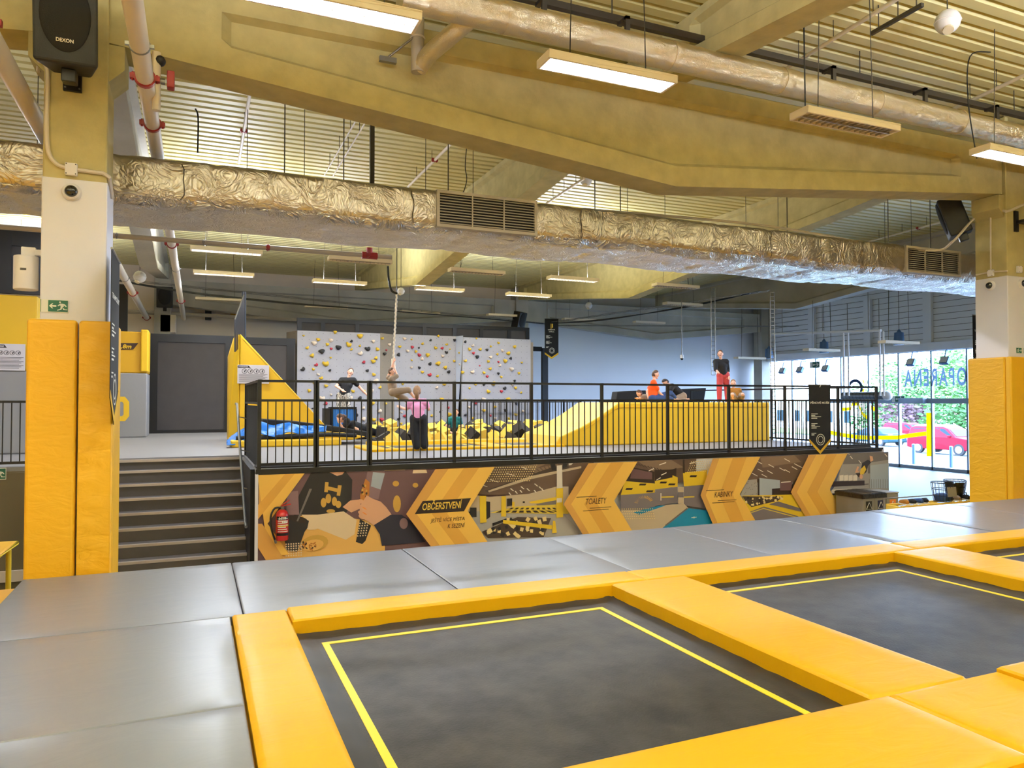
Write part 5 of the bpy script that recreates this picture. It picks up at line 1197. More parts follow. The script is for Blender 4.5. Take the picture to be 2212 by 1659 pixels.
# ================================================================ YELLOW WEDGE, BOARD, BLOWER BAG
y_ = 18.4
W_ = lambda u, v, y=y_: onY(u, v, y)
t = thing('wedge_ramp', 'tall yellow padded wedge falling to the right beside the net screens', 'ramp', (W_(600, 900).x, y_, PZ))
A1, A2 = W_(519, 721), W_(702, 918)
MB().prism([(A1.x, y_, A1.z), (A2.x, y_, A2.z), (A2.x+.35, y_, PZ), (A1.x, y_, PZ)], (0, .16, 0)).build('front_fin', 'yellow_smooth', t, bevel=.02)
MB().prism([(A1.x, y_+.16, A1.z-.25), (A2.x-.05, y_+.16, A2.z-.12), (A2.x+.3, y_+.16, PZ), (A1.x, y_+.16, PZ)], (0, 1.3, 0)).build('slope', 'yellow_dark', t)
MB().prism([(A1.x+.02, y_+1.46, A1.z), (A2.x+.02, y_+1.46, A2.z), (A2.x+.37, y_+1.46, PZ), (A1.x, y_+1.46, PZ)], (0, .16, 0)).build('back_fin', 'yellow_smooth', t, bevel=.02)
xl = W_(496, 800).x
MB().prism([(xl, y_+.35, PZ), (A1.x-.006, y_, PZ), (A1.x-.006, y_, A1.z), (A1.x-.1, y_+.05, A1.z), (xl, y_+.35, W_(496, 765).z)], (0, .9, 0)).build('rounded_end', 'yellow_smooth', t, bevel=.06, seg=3)
sb = MB()
sb.bar((A1.x+.06, y_-.004, A1.z-.12), (A2.x-.02, y_-.004, A2.z-.0), .014, .006); sb.build('piping', 'foam_y', t)
a = W_(513, 788, y_-.05); b = W_(581, 829, y_-.05); warning_board('white warning board on the tall yellow wedge', (a.x, y_-.05, a.z), b.x-a.x, a.z-b.z, 4)
t = thing('black_board', 'black framed dark glass board standing up behind the top of the yellow wedge', 'board', W_(515, 720, 19.0))
p = [onY(527, 633, 19.0), onY(527, 735, 19.0), onY(506, 760, 18.2), onY(506, 690, 18.2)]
MB().prism(p, (.03, 0, 0)).build('pane', 'screen', t); MB().cyl(p[0]+Vector((0, 0, .03)), p[1], .05, n=10).build('post', 'black', t, smooth=True)
y_ = 16.3
t = thing('blower_bag', 'low yellow and black padded frame with folded layers below the yellow wedge', 'mat', (W_(600, 960, y_).x, y_, PZ))
x0, x1, xm = W_(499, 960, y_).x, W_(738, 960, y_).x, W_(790, 950, y_).x
B((x0, y_, PZ), (x1, y_+1.5, PZ+.15)).build('yellow_base', 'yellow_smooth', t, bevel=.03)
MB().tube(smooth_pts([(x0+.1, y_+.12, PZ+.19), ((x0+x1)/2, y_+.12, PZ+.21), (x1-.3, y_+.12, PZ+.23), (x1+.35, y_+.16, PZ+.2)]), .045, 8).build('black_band', 'black_soft', t, smooth=True)
MB().prism([W_(600, 942, y_+.3), W_(690, 935, y_+.3), W_(745, 935, y_+.3), W_(790, 943, y_+.3), W_(760, 951, y_+.3), W_(600, 951, y_+.3)], (0, 1.0, 0)).build('yellow_layer', 'yellow_smooth', t, bevel=.02)
p = [W_(566, 905, y_+.5), W_(640, 910, y_+.5), W_(720, 920, y_+.5), W_(798, 933, y_+.5)]
MB().prism(p+[q-Vector((0, 0, .13)) for q in reversed(p)], (0, .55, 0)).build('black_slab', 'black_soft', t, bevel=.03)
# crumpled tarp
random.seed(3); mb = MB(); nx, ny = 40, 12; vs = []; fs = []
for i in range(nx+1):
    a = i/nx; u = 490+215*a; vt = 953-40*math.sin(min(1, a*3.2)*math.pi/2)+12*max(0, a-.3)+2.5*math.sin(a*17)
    for j in range(ny+1):
        b = j/ny; p = W_(u, vt+(4+32*math.sin(min(1, a*2.5+.25)*math.pi/2)*(1-.75*a))*b, y_+.46-.5*b*(1-.5*a))
        vs.append((p.x, p.y+.04*math.sin(a*30+b*4)+random.uniform(-.02, .02), max(PZ+.06, p.z+.02*math.sin(a*24-b*7)+random.uniform(-.01, .01))))
for i in range(nx):
    for j in range(ny): fs.append((i*(ny+1)+j, (i+1)*(ny+1)+j, (i+1)*(ny+1)+j+1, i*(ny+1)+j+1))
o = mb.add(vs, fs).build('tarpaulin', 'tarp', smooth=True); o.modifiers.new('s', 'SOLIDIFY').thickness = .012
tag(o, 'crumpled blue tarpaulin lying over the left end of the yellow padded frame', 'tarpaulin')
# rope
p = onY(857, 634, 19.3); q = onY(850, 775, 19.3)
t = thing('climbing_rope', 'pale thick rope hanging down before the climbing wall', 'rope', q)
pts = [p+(q-p)*k/60+Vector((.008*math.cos(k*1.6), .008*math.sin(k*1.6), 0)) for k in range(61)]
MB().tube(pts, .026, 8).build('rope', 'pipe', t, smooth=True); MB().cyl(p+Vector((0, 0, .05)), (p.x, p.y, Z(4.3)), .012, n=6).build('anchor_strap', 'black', t)
MB().tube([q, q-Vector((0, 0, .3))], .055, 10).build('knot', 'pipe', t, smooth=True)

# ================================================================ DECK TRAMPOLINES, FOAM PIT
def dpad(x0, x1, y0, y1, lab, h=.08): tag(wavy_top(x0, x1, y0, y1, PZ, PZ+h, .25, .003, .03).build('trampoline_pad', 'yellow', smooth=True), lab, 'pad', 'yellow pads on the upper deck')
def dtramp(x0, x1, y0, y1, lab):
    t = thing('trampoline', lab, 'trampoline', ((x0+x1)/2, (y0+y1)/2, PZ)); B((x0, y0, PZ), (x1, y1, PZ+.025)).build('bed', 'bed', t)
    l_ = MB(); w_ = .05
    for (p, q) in (((x0+.2, y0+.2), (x1-.2, y0+.2+w_)), ((x0+.2, y1-.2-w_), (x1-.2, y1-.2)), ((x0+.2, y0+.2), (x0+.2+w_, y1-.2)), ((x1-.2-w_, y0+.2), (x1-.2, y1-.2))): l_.box((*p, PZ+.02), (*q, PZ+.029))
    l_.build('boundary_line', 'line', t)
YT0, YT1 = 14.2, 15.42
dpad(3.45, 7.2, YT0-.3, YT0, 'yellow pad at the near edge of the deck trampolines behind the pink child', .05)
dpad(3.05, 3.45, YT0-.3, YT1, 'yellow pad at the left edge of the deck trampolines', .05)
dpad(5.6, 6.0, YT0, YT1, 'yellow pad between the two deck trampolines', .05)
dtramp(3.45, 5.6, YT0, YT1, 'dark trampoline on the upper deck behind the pink child')
dtramp(6.0, 7.2, YT0, YT1, 'dark trampoline on the upper deck left of the yellow ramp')
mb = MB(); mb.prism([(3.4, YT1+.01, PZ), (3.4, YT1+.12, PZ+.1), (3.4, YT1+.5, PZ+.1), (3.4, YT1+.5, PZ)], (4.2, 0, 0)); tag(mb.build('padded_ledge', 'yellow', bevel=.03), 'long yellow padded rim in front of the foam pit', 'pad')
B_ = MB(); B_.box((3.0, 22.6, PZ), (11.2, 24.1, PZ+.07)); tag(B_.build('padded_ledge', 'net', bevel=.03), 'dark padded ledge between the foam pit and the climbing wall', 'pad')
B_ = MB(); B_.box((3.72, 18.5, PZ), (4.0, 22.55, PZ+.1)); tag(B_.build('padded_ledge', 'net', bevel=.03), 'dark padded ledge at the left side of the foam pit', 'pad')
B_ = MB(); B_.box((10.75, 16.9, PZ), (11.3, 22.55, PZ+.16)); tag(B_.build('padded_ledge', 'yellow_smooth', bevel=.04), 'yellow padded ledge at the right side of the foam pit', 'pad')
# foam cubes heaped to the rim
me_c = {}
for c in 'yk':
    mb = MB(); mb.obox((0, 0, 0), (.26, .26, .26)); o = mb.build('foam_cube', 'foam_'+c); o_me = o.data; bpy.data.objects.remove(o)
    for v in o_me.vertices: v.co.z -= .13
    me_c[c] = o_me
random.seed(11)
for i in range(20):
    for j in range(7):
        x = 4.15+i*.345+random.uniform(-.09, .09)+.04*j; y = 16.35+j*.85+random.uniform(-.25, .25)
        if x > 10.55 or (y < 16.9 and x > 7.1): continue
        heap = .05*math.sin(x*1.9)+.05*math.sin(x*4.1+j)+.012*j
        if j == 0 and random.random() < .3: continue
        if abs(y-19.3) < .6 and 5.2 < x < 6.6: heap -= .12
        z = PZ+.07+heap+random.uniform(-.05, .05); c = 'y' if random.random() < .66 else 'k'
        o = bpy.data.objects.new('foam_cube', me_c[c]); COL.objects.link(o); o.location = (x, y, z); o.rotation_euler = [random.uniform(0, 1.5) for _ in range(3)]
        k = random.uniform(.85, 1.15); o.scale = (k*random.choice((1, 1, 1.5)), k, k)
        tag(o, 'pale yellow foam cube in the heap of the pit' if c == 'y' else 'charcoal foam cube in the heap of the pit', 'foam cube', 'yellow foam cubes in the pit' if c == 'y' else 'charcoal foam cubes in the pit')
struct(B((4.0, 15.95, PZ), (10.75, 22.6, PZ+.03)).build('floor_pit', 'net'))
# blue box
y_ = 21.2; a = W_(719, 912, y_); b = W_(768, 879, y_)
t = thing('blue_box', 'blue draped box with black rim standing before the climbing wall', 'box', ((a.x+b.x)/2, y_, PZ+.0))
mb = MB(); n_ = 26; vs = []; fs = []
for k in range(n_+1):
    for z in (PZ+.05, b.z-.06): vs.append((a.x+(b.x-a.x)*k/n_, y_-.012*math.sin(k*1.9), z))
for k in range(n_): fs.append((2*k, 2*k+2, 2*k+3, 2*k+1))
mb.add(vs, fs).build('drape', 'tarp', t, smooth=True); B((a.x, y_+.015, PZ+.03), (b.x, y_+.6, b.z-.05)).build('body', 'cloth_blue', t)
mb = MB().box((a.x-.03, y_-.03, b.z-.06), (b.x+.03, y_+.62, b.z)).box((b.x, y_-.02, PZ+.03), (b.x+.04, y_+.02, b.z-.06)).box((a.x-.04, y_-.02, PZ+.03), (a.x, y_+.02, b.z-.06)); mb.build('rim', 'black', t)
B((a.x-.22, y_+.1, PZ+.03), (a.x-.05, y_+.5, b.z-.04)).build('side_case', 'screen', t)
# ================================================================ YELLOW RAMP, BLACK BOARDS
YR = 14.0; zt = PZ+.93
xr_ = onY(1663, 910, YR).x; xk = onY(1337, 873, YR).x; xb = onY(1228, 940, YR).x
t = thing('ramp_box', 'long yellow padded ramp box on the upper deck with a sloping left end', 'ramp', ((xb+xr_)/2, YR, PZ))
ps = [(xr_, YR, PZ), (xr_, YR, zt), (xk, YR, zt), (xk-.45, YR, zt-.28), (xk-.95, YR, zt-.53), (xk-1.45, YR, zt-.72), (xb-.3, YR, PZ+.06), (xb-.35, YR, PZ)]
MB().prism(ps, (0, 1.9, 0)).build('body', 'yellow_smooth', t, bevel=.025)
s_ = MB(); s_.bar((xk, YR-.004, zt-.1), (xr_, YR-.004, zt-.1), .012, .006); s_.bar((xk, YR-.004, zt-.1), (xk-.9, YR-.004, zt-.6), .012, .006)
for u in (1405, 1488): x = onY(u, 900, YR).x; s_.bar((x, YR-.003, PZ), (x, YR-.003, zt-.1), .012, .005)
s_.build('seams', 'yellow_dark', t)
def tilt_board(lab, uv, y):
    p = [onY(u, v, y) for u, v in uv]; t = thing('black_board', lab, 'board', (p[0].x, y, PZ))
    MB().prism(p, (0, .3, 0)).build('back', 'black_soft', t, bevel=.02)
    xs = [q.x for q in p]; B((min(xs)-.2, y-.02, PZ), (max(xs)+.1, y+.6, min(q.z for q in p)+.04)).build('base', 'black_plastic', t)
tilt_board('black slanted board behind the left part of the yellow ramp', [(1334, 846), (1396, 843), (1396, 866), (1331, 866)], 17.6)
tilt_board('black slanted board behind the right part of the yellow ramp', [(1466, 841), (1526, 838), (1521, 866), (1466, 866)], 17.6)
tag(B((onY(1276, 915, 19).x, 19, PZ), (onY(1300, 915, 19).x, 19.5, onY(1290, 893, 19).z)).build('black_crate', 'black_plastic', bevel=.02), 'small black crate behind the sloping end of the yellow ramp', 'crate')

# ================================================================ CABLE TRAYS AND LADDERS
def ladder(lab, p, q, w, step, axis, name='cable_ladder', r=.012):
    p = Vector(p); q = Vector(q); a = Vector(axis).normalized()*w/2; t = thing(name, lab, 'cable ladder', p); L = (q-p).length
    mb = MB(); mb.cyl(p-a, q-a, r, n=6); mb.cyl(p+a, q+a, r, n=6); n_ = int(L/step)
    for k in range(n_+1): c = p+(q-p)*k/n_; mb.cyl(c-a, c+a, r*.7, n=5)
    mb.build('wire_frame', 'steel', t); return t
a = onY(1540, 622, 18); b = onY(1540, 810, 18); ladder('vertical wire cable ladder above the red trousered child', (a.x, 18, a.z), (a.x, 18, b.z), .12, .12, (1, -.4, 0))
a = onY(1668, 632, 17); b = onY(1670, 950, 17); ladder('tall vertical wire cable ladder at the corner of the glass front', (a.x, 17, a.z), (a.x, 17, PZ), .12, .12, (1, -.4, 0), r=.016)
t = ladder('wire cable tray running under the duct towards the far middle', onY(1175, 699, 27), onY(1660, 628, 19), .35, .3, (.5, .9, 0), 'cable_tray')
cb = MB()
for k in range(3): MB().tube(smooth_pts([onY(1175+k*3, 699, 27), onY(1300, 692-k, 25), onY(1480, 662+k, 22), onY(1640, 629, 19.3)]), .02, 5).build('cable', 'black', t)
t = ladder('long wire cable tray with hanging cables above the climbing wall', onY(250, 603, 26), onY(1175, 699, 27), .3, .4, (0, 1, 0), 'cable_tray')
cb = MB()
for k in range(3): MB().tube(smooth_pts([onY(250, 604+k, 26), onY(420, 632+k, 26), onY(640, 655+k, 26.3), onY(850, 672, 26.5), onY(1175, 699, 27)]), .02, 5).build('cable', 'black', t)
t = ladder('wire cable tray along the top of the white wall towards the glass front', onY(1186, 703, 27.4), onY(1720, 705, 21), .25, .4, (0, 1, 0), 'cable_tray')
for i, (u, v0, v1, y) in enumerate(((1473, 640, 770, 20), (1990, 0, 0, 0))):
    if not y: continue
    t = thing('hanging_camera', 'small white dome camera hanging on a rod before the white wall', 'camera', onY(u, v1, y)); p = onY(u, v1, y); MB().cyl(p, (p.x, p.y, Z(3.3)), .014, n=6).build('rod', 'steel', t); MB().cyl(p-Vector((0, 0, .06)), p+Vector((0, 0, .05)), .06, n=14).build('body', 'plastic_white', t, smooth=True); MB().ell(p-Vector((0, 0, .07)), .05).build('dome', 'glass_dark', t, smooth=True)
p = onY(1124, 695, 26.8); speaker('black loudspeaker on the far column above the right end of the climbing wall', (p.x, 26.6, p.z), R(30), R(14), .5, .7, .4, False)

# ================================================================ GLASS ENTRANCE FRONT
GX = 27.2
ZG = onX(2040, 757, GX).z
mu = [1640, 1712, 1763, 1818, 1877, 1942, 2013, 2090]
ys = [30.35]+[onX(u, 800, GX).y for u in mu[1:]]
st_ = ys[-2]-ys[-1]
while ys[-1] > 9: ys.append(ys[-1]-st_)
struct(B((GX, -12, 0), (GX+.2, ys[-1], 8.4)).build('wall_right_near', 'wall_white'))
struct(B((GX, ys[-1], ZG+.1), (GX+.2, 30.6, 8.4)).build('wall_right', 'siding'))
sd = MB()
for k in range(14): z = ZG+.5+k*.24; sd.box((GX-.012, ys[-1], z), (GX, 30.4, z+.014))
o = sd.build('trim_1', 'steel_dark'); struct(o)
struct(MB().box((GX-.25, ys[-1], ZG+.02), (GX, 30.4, ZG+.34)).build('trim_2', 'siding'))
for i, u in enumerate((1655, 1757, 1878, 2008)):
    y = onX(u, 700, GX).y; tag(B((GX-.16, y-.18, ZG+.34), (GX-.015, y+.18, Z(4.4))).build('wall_post', 'siding'), 'pale grey post on the siding above the glass front, %s' % ('in the corner', 'second from the corner', 'third from the corner', 'next to the right pillar')[i], 'post')
zT = Z(-.02)
for i in range(len(ys)-1):
    f = MB(); y0, y1 = ys[i+1], ys[i]; w_ = .07
    f.box((GX-.05, y0-w_/2, 0), (GX+.08, y0+w_/2, ZG+.1))
    if i == 0: f.box((GX-.05, y1-w_, 0), (GX+.08, y1, ZG+.1))
    f.box((GX-.05, y0, ZG), (GX+.08, y1, ZG+.1)); f.box((GX-.05, y0, 0), (GX+.08, y1, .14))
    if i >= 2: f.box((GX-.06, y0, zT-.1), (GX+.08, y1, zT+.1))
    o = f.build('window_%d' % (i+1), 'frame_alu'); struct(o)
    g = MB().box((GX, y0+w_/2, .1), (GX+.012, y1-w_/2, ZG+.02)); gg = g.build('glazing', 'glass', o)
def gx(u, v, d=.06): return onX(u, v, GX-d)
def decal(c, uv, lab, name='glass_decal'):
    tag(MB().prism([gx(u, v) for u, v in uv], (-.004, 0, 0)).build(name, c), lab, 'decal', 'yellow glass decals')
D3 = lambda x, y: (1680+x/4.366, 720+y/4.366)
def ribbon(pts, w):
    up = [(x, y-w) for x, y in pts]; return [D3(*p) for p in up]+[D3(x, y+w) for x, y in reversed(pts)]
decal('sticker_yellow', [D3(1402, 750), D3(1450, 750), D3(1450, 1160), D3(1405, 1160)], 'vertical yellow bar stuck on the glass front')
def strip(pts, w, lab):
    mb = MB(); up = [gx(*D3(x, y-w)) for x, y in pts]; dn = [gx(*D3(x, y+w)) for x, y in pts]
    for i in range(len(pts)-1): mb.prism([up[i], up[i+1], dn[i+1], dn[i]], (-.004, 0, 0))
    tag(mb.build('glass_decal', 'sticker_yellow'), lab, 'decal', 'yellow glass decals')
strip([(470, 930), (610, 958), (740, 978), (880, 986), (1130, 982), (1260, 962), (1402, 945)], 19, 'long yellow horizontal line stuck on the glass front')
strip([(605, 718), (690, 712), (700, 670), (760, 665), (800, 760), (850, 800)], 16, 'zigzag yellow line stuck on the glass behind the railing')
strip([(880, 700), (925, 720), (950, 790)], 20, 'short yellow stroke stuck on the glass right of the zigzag')
strip([(800, 430), (818, 480), (816, 530), (790, 570)], 17, 'curved yellow stroke stuck high on the glass')
mb = MB(); a = gx(2088, 833, .07); b = gx(1953, 793, .07)
put_text(mb, 'OPARENA', (GX-.064, a.y, a.z), (0, 1, 0), (0, 0, 1), b.y-a.y, gx(2020, 795).z-gx(2020, 834).z, 0, .02, 0, .003, 1.25)
tag(mb.build('glass_lettering', 'sticker_blue'), 'mirrored blue grey lettering high on the glass front', 'lettering')
mb = MB(); c = gx(*D3(730, 520)); mb.ring(c, (-1, 0, 0), .42, .14, 28); tag(mb.build('glass_emblem', 'sticker_blue'), 'round blue grey emblem on the glass beside a curved yellow stroke', 'emblem')
# things hanging before the glass
t = thing('air_curtain', 'long grey tube air curtain hanging before the glass front', 'air curtain', gx(1870, 855, 1.5))
a = gx(1822, 856, 1.2); b = gx(1912, 854, 1.2); b.z = a.z = (a.z+b.z)/2
MB().cyl(a, b, .17, n=18).build('tube', 'steel', t, smooth=True); mb = MB()
for k in range(12): c = a+(b-a)*(k+.5)/12; mb.torus(c, b-a, .172, .008, 14, 4)
mb.build('ribs', 'steel_dark', t); mb = MB()
for c in (a+(b-a)*.12, b-(b-a)*.12): mb.cyl(c, (c.x, c.y, Z(4.2)), .015, n=6)
mb.build('rods', 'steel', t); MB().ell(b+Vector((0, -.1, 0)), .2, 14, 10).build('motor', 'plastic_white', t, smooth=True)
def floodlight(u, v, lab):
    p = gx(u, v, .5); t = thing('floodlight', lab, 'lamp', p, 'grey floodlights along the glass front'); rot = Matrix.Rotation(.5, 3, 'Y')
    MB().obox(p, (.16, .34, .3), rot).build('housing', 'bollard', t, bevel=.02); MB().obox(p+rot @ Vector((-.085, 0, 0)), (.01, .28, .24), rot).build('front_glass', 'plastic_white', t); MB().bar(p+Vector((0, 0, .14)), p+Vector((.1, 0, .42)), .04).bar(p+Vector((.1, 0, .42)), p+Vector((.4, 0, .42)), .04).build('arm', 'bollard', t)
for u, v, l_ in ((1690, 801, 'floodlight nearest the corner of the glass front'), (1728, 799, 'second floodlight from the corner of the glass front'), (1783, 796, 'third floodlight from the corner, right of the hanging exit sign'), (1968, 783, 'floodlight left of the lettering on the glass'), (2041, 779, 'floodlight above the lettering on the glass near the right pillar')): floodlight(u, v, l_)
def pendant(u, v, lab):
    p = gx(u, v, 3.0); t = thing('pendant_lamp', lab, 'lamp', p, 'grey can pendants'); MB().cyl(p-Vector((0, 0, .26)), p+Vector((0, 0, .2)), .19, .16, 20).build('can', 'bollard', t, smooth=True); MB().cyl(p+Vector((0, 0, .2)), p+Vector((0, 0, .32)), .1, .03, 14).build('cap', 'bollard', t, smooth=True); MB().cyl(p+Vector((0, 0, .3)), (p.x, p.y, Z(4.9)), .01, n=5).build('wire', 'steel_dark', t)
pendant(1780, 749, 'grey can pendant lamp above the left flat luminaire at the glass front'); pendant(1942, 730, 'grey can pendant lamp above the right flat luminaire at the glass front'); pendant(1661, 763, 'grey can pendant lamp in the corner beside the cable ladder')
p = gx(1760, 788, .4); exit_sign((p.x, p.y, p.z), (0, -1, 0), .6, .3, 'green exit sign hanging from the header of the glass front')
p = gx(1940, 862, .12); exit_sign((p.x, p.y, p.z), (0, -1, 0), .62, .26, 'green exit sign over the glass door')
tag(B((GX-.3, gx(2002, 862).y, zT-.11), (GX-.065, gx(1949, 862).y, zT+.12)).build('door_operator', 'frame_alu', bevel=.01), 'grey sliding door drive box on the transom of the glass front', 'door drive')
t = thing('hanging_pipe_rig', 'pale steel pipe frame hanging from the roof before the glass front', 'frame', gx(1850, 720, 6))
a = onX(1670, 722, 21); b = onX(1903, 714, 21)
mb = MB().cyl(a, b, .05, n=10)
for u in (1822, 1832, 1900, 1908): c = onX(u, 716, 21); mb.cyl(c, (c.x, c.y, onX(u, 855, 21).z), .03, n=8)
mb.build('tubes', 'siding', t, smooth=True); mb = MB()
for f_ in (.1, .5, .9): c = a+(b-a)*f_; mb.cyl(c, (c.x, c.y, Z(4.8)), .012, n=5)
mb.build('rods', 'steel', t)

# ================================================================ BINS, SHOE RACK, BASKETS, TABLE
y0, y1 = 10.2, 10.85
xs = [onY(u, 1060, y0).x for u in (1864, 1889, 1915, 1941)]
cols = [('black', 'sign_white', 'black'), ('navy', 'sign_white', 'navy'), ('orange', 'sign_white', 'orange')]
for i in range(3):
    x0, x1 = xs[i]+.004, xs[i+1]-.004; zb_ = 1.0
    t = thing('recycling_bin', 'grey recycling bin with a %s triangle label below the right end of the mural' % ('black', 'navy blue', 'orange')[i], 'bin', ((x0+x1)/2, y0, 0), 'grey recycling bins')
    B((x0, y0, 0), (x1, y1, zb_)).build('body', 'bin', t, bevel=.012)
    if i < 2: wavy_top(x0-.02, x1+.0, y0-.015, y1+.01, zb_-.06, zb_+.04, .06, .012, .05).build('bag', 'bag', t, smooth=True)
    else: B((x0-.004, y0-.01, zb_), (x1+.004, y1+.01, zb_+.03)).build('lid', 'bin', t, bevel=.01)
    w_ = (x1-x0); cx = (x0+x1)/2; cz = zb_-.24
    k = MB().box((cx-w_*.26, y0-.004, cz-.13), (cx+w_*.26, y0-.001, cz+.13), 0)
    for q in range(3):
        a0 = math.pi/2+q*2*math.pi/3; a1 = a0+2*math.pi/3; P = lambda a: Vector((cx+.085*math.cos(a), y0-.006, cz+.02+.085*math.sin(a))); k.bar(P(a0), P(a1), .018, .003, 1)
    k.box((cx-w_*.16, y0-.007, cz-.1), (cx+w_*.16, y0-.004, cz-.085), 1)
    k.build('label', [cols[i][0], cols[i][1]], t)
xa = onY(1944, 1085, 9.6).x; xb_ = onY(2125, 1080, 9.6).x
t = thing('shoe_rack', 'low wooden shoe rack between the mat strip and the lobby', 'rack', ((xa+xb_)/2, 9.6, 0)); zs = onY(2020, 1087, 9.6).z
mb = MB()
for z in (zs-.02, zs-.36): mb.box((xa, 9.55, z-.02), (xb_, 9.59, z+.02)).box((xa, 9.86, z-.02), (xb_, 9.9, z+.02))
mb.build('shelf_slats', 'foam_y', t); mb = MB()
for x in (xa+.03, (xa+xb_)/2, xb_-.03): mb.box((x-.025, 9.55, 0), (x+.025, 9.9, zs+.1 if False else zs-.02))
mb.build('uprights', 'foam_y', t)
mb = MB().cyl((xa, 9.95, zs+.09), (xb_, 9.95, zs+.09), .012, n=6).cyl((xa, 9.95, 0), (xa, 9.95, zs+.09), .012, n=6).cyl((xb_, 9.95, 0), (xb_, 9.95, zs+.09), .012, n=6); mb.build('back_bar', 'steel', t)
random.seed(9)
def shoe(x, y, z, m, lab, a):
    t = thing('shoe', lab, 'shoe', (0, 0, 0), 'shoes on the rack'); mb = MB(); pts = [(-.13, 0, .05), (-.08, 0, .06), (0, 0, .05), (.08, 0, .035), (.13, 0, .03)]
    mb.tube(pts, [.03, .05, .045, .042, .022], 10); mb.build('upper', m, t, smooth=True); MB().prism([(-.14, -.04, 0), (.06, -.045, 0), (.15, -.02, 0), (.15, .02, 0), (.06, .045, 0), (-.14, .04, 0)], (0, 0, .022)).build('sole', 'sign_white', t); t.location = (x, y, z); t.rotation_euler = (0, 0, a)
for i, (u, m, l_) in enumerate(((1952, 'cloth_ochre', 'tan shoe, leftmost on the rack'), (1966, 'black_soft', 'dark shoe beside the tan one on the rack'), (1980, 'cloth_blue', 'blue shoe in the left half of the rack'), (1994, 'black_soft', 'black shoe before the basket with the card'), (2046, 'navy', 'navy shoe below the bagged basket'), (2060, 'cloth_taupe', 'taupe shoe right of the navy shoe'), (2084, 'black_soft', 'black shoe at the right end of the rack'))):
    shoe(onY(u, 1085, 9.72).x, 9.72, zs, m, l_, R(70+10*(i % 3)))
def basket(u, y, lab, bag, card):
    x = onY(u, 1060, y).x; z = zs+.0; t = thing('wire_basket', lab, 'basket', (x, y, z)); mb = MB(); n_ = 18; r0, r1, h = .15, .2, .36
    for k in range(n_): a = 2*math.pi*k/n_; mb.cyl((x+r0*math.cos(a), y+r0*math.sin(a), z), (x+r1*math.cos(a), y+r1*math.sin(a), z+h), .004, n=5)
    for f_ in (0, .33, .66, 1): mb.torus((x, y, z+h*f_+(.004 if f_ == 0 else 0)), (0, 0, 1), r0+(r1-r0)*f_, .006 if f_ < 1 else .009, 24, 5)
    mb.build('wires', 'black', t)
    if bag: MB().tube([(x, y, z+.01), (x, y, z+.2), (x, y, z+.33), (x, y, z+.3)], [.13, .165, .185, .1], 18).build('bag', 'bag', t, smooth=True)
    else: MB().tube([(x, y, z+.01), (x, y, z+.1), (x, y, z+.15)], [.13, .155, .1], 18).build('contents', 'cloth_blue', t, smooth=True)
    if card: MB().obox((x-.0, y-.19, z+.2), (.24, .012, .18), Matrix.Rotation(-.12, 3, 'X')).build('card', 'bin', t)
basket(2036, 9.72, 'wire basket with a grey card, left one on the shoe rack', False, True); basket(2063, 9.9, 'wire basket with a black bag, right one on the shoe rack', True, False)
t = thing('table', 'yellow table with rounded tube legs at the left edge below the deck', 'table', (-3, 10, 0)); zt_ = 1.04
wavy_top(-4.2, -2.03, 9.35, 11.0, zt_-.035, zt_, .3, .0, .03).build('top', 'yellow_dark', t, smooth=True)
MB().tube([(-4.2, 9.35, zt_-.03), (-2.03, 9.35, zt_-.03), (-2.03, 11.0, zt_-.03), (-4.2, 11.0, zt_-.03)], .028, 8).build('rim', 'line', t, smooth=True)
for (x, y) in ((-2.1, 9.8), (-2.1, 10.9), (-4.1, 9.8), (-4.1, 10.9)): MB().tube(smooth_pts([(x, y, zt_-.04), (x, y, .25), (x-.02, y, .1), (x-.12, y, .0)]), .03, 10).build('leg', 'line', t, smooth=True)
p = onY(-15, 1024, YL-.06); exit_sign((p.x, YL-.06, p.z), (1, 0, 0), .32, .17, 'small green exit sign on the olive wall at the left edge')
# ================================================================ PEOPLE
def remeshed(mb, voxel, name, m, parent, smooth_it=3):
    me = bpy.data.meshes.new('tmp'); me.from_pydata(mb.v, [], mb.f); o = bpy.data.objects.new('tmp', me); COL.objects.link(o)
    r = o.modifiers.new('r', 'REMESH'); r.mode = 'VOXEL'; r.voxel_size = voxel; r.use_smooth_shade = True
    if smooth_it:
        s = o.modifiers.new('s', 'SMOOTH'); s.factor = .5; s.iterations = smooth_it
    bpy.context.view_layer.update(); d = bpy.data.meshes.new_from_object(o.evaluated_get(bpy.context.evaluated_depsgraph_get()))
    bpy.data.objects.remove(o); d.materials.clear(); d.materials.append(M[m]); d.name = name
    d.polygons.foreach_set('use_smooth', [True]*len(d.polygons))
    q = bpy.data.objects.new(name, d); COL.objects.link(q); q.parent = parent; return q
def limb(mb, p, q, r1, r2):
    mb.ell(p, r1, 12, 8); mb.ell(q, r2, 12, 8); mb.cyl(p, q, r1, r2, 12)
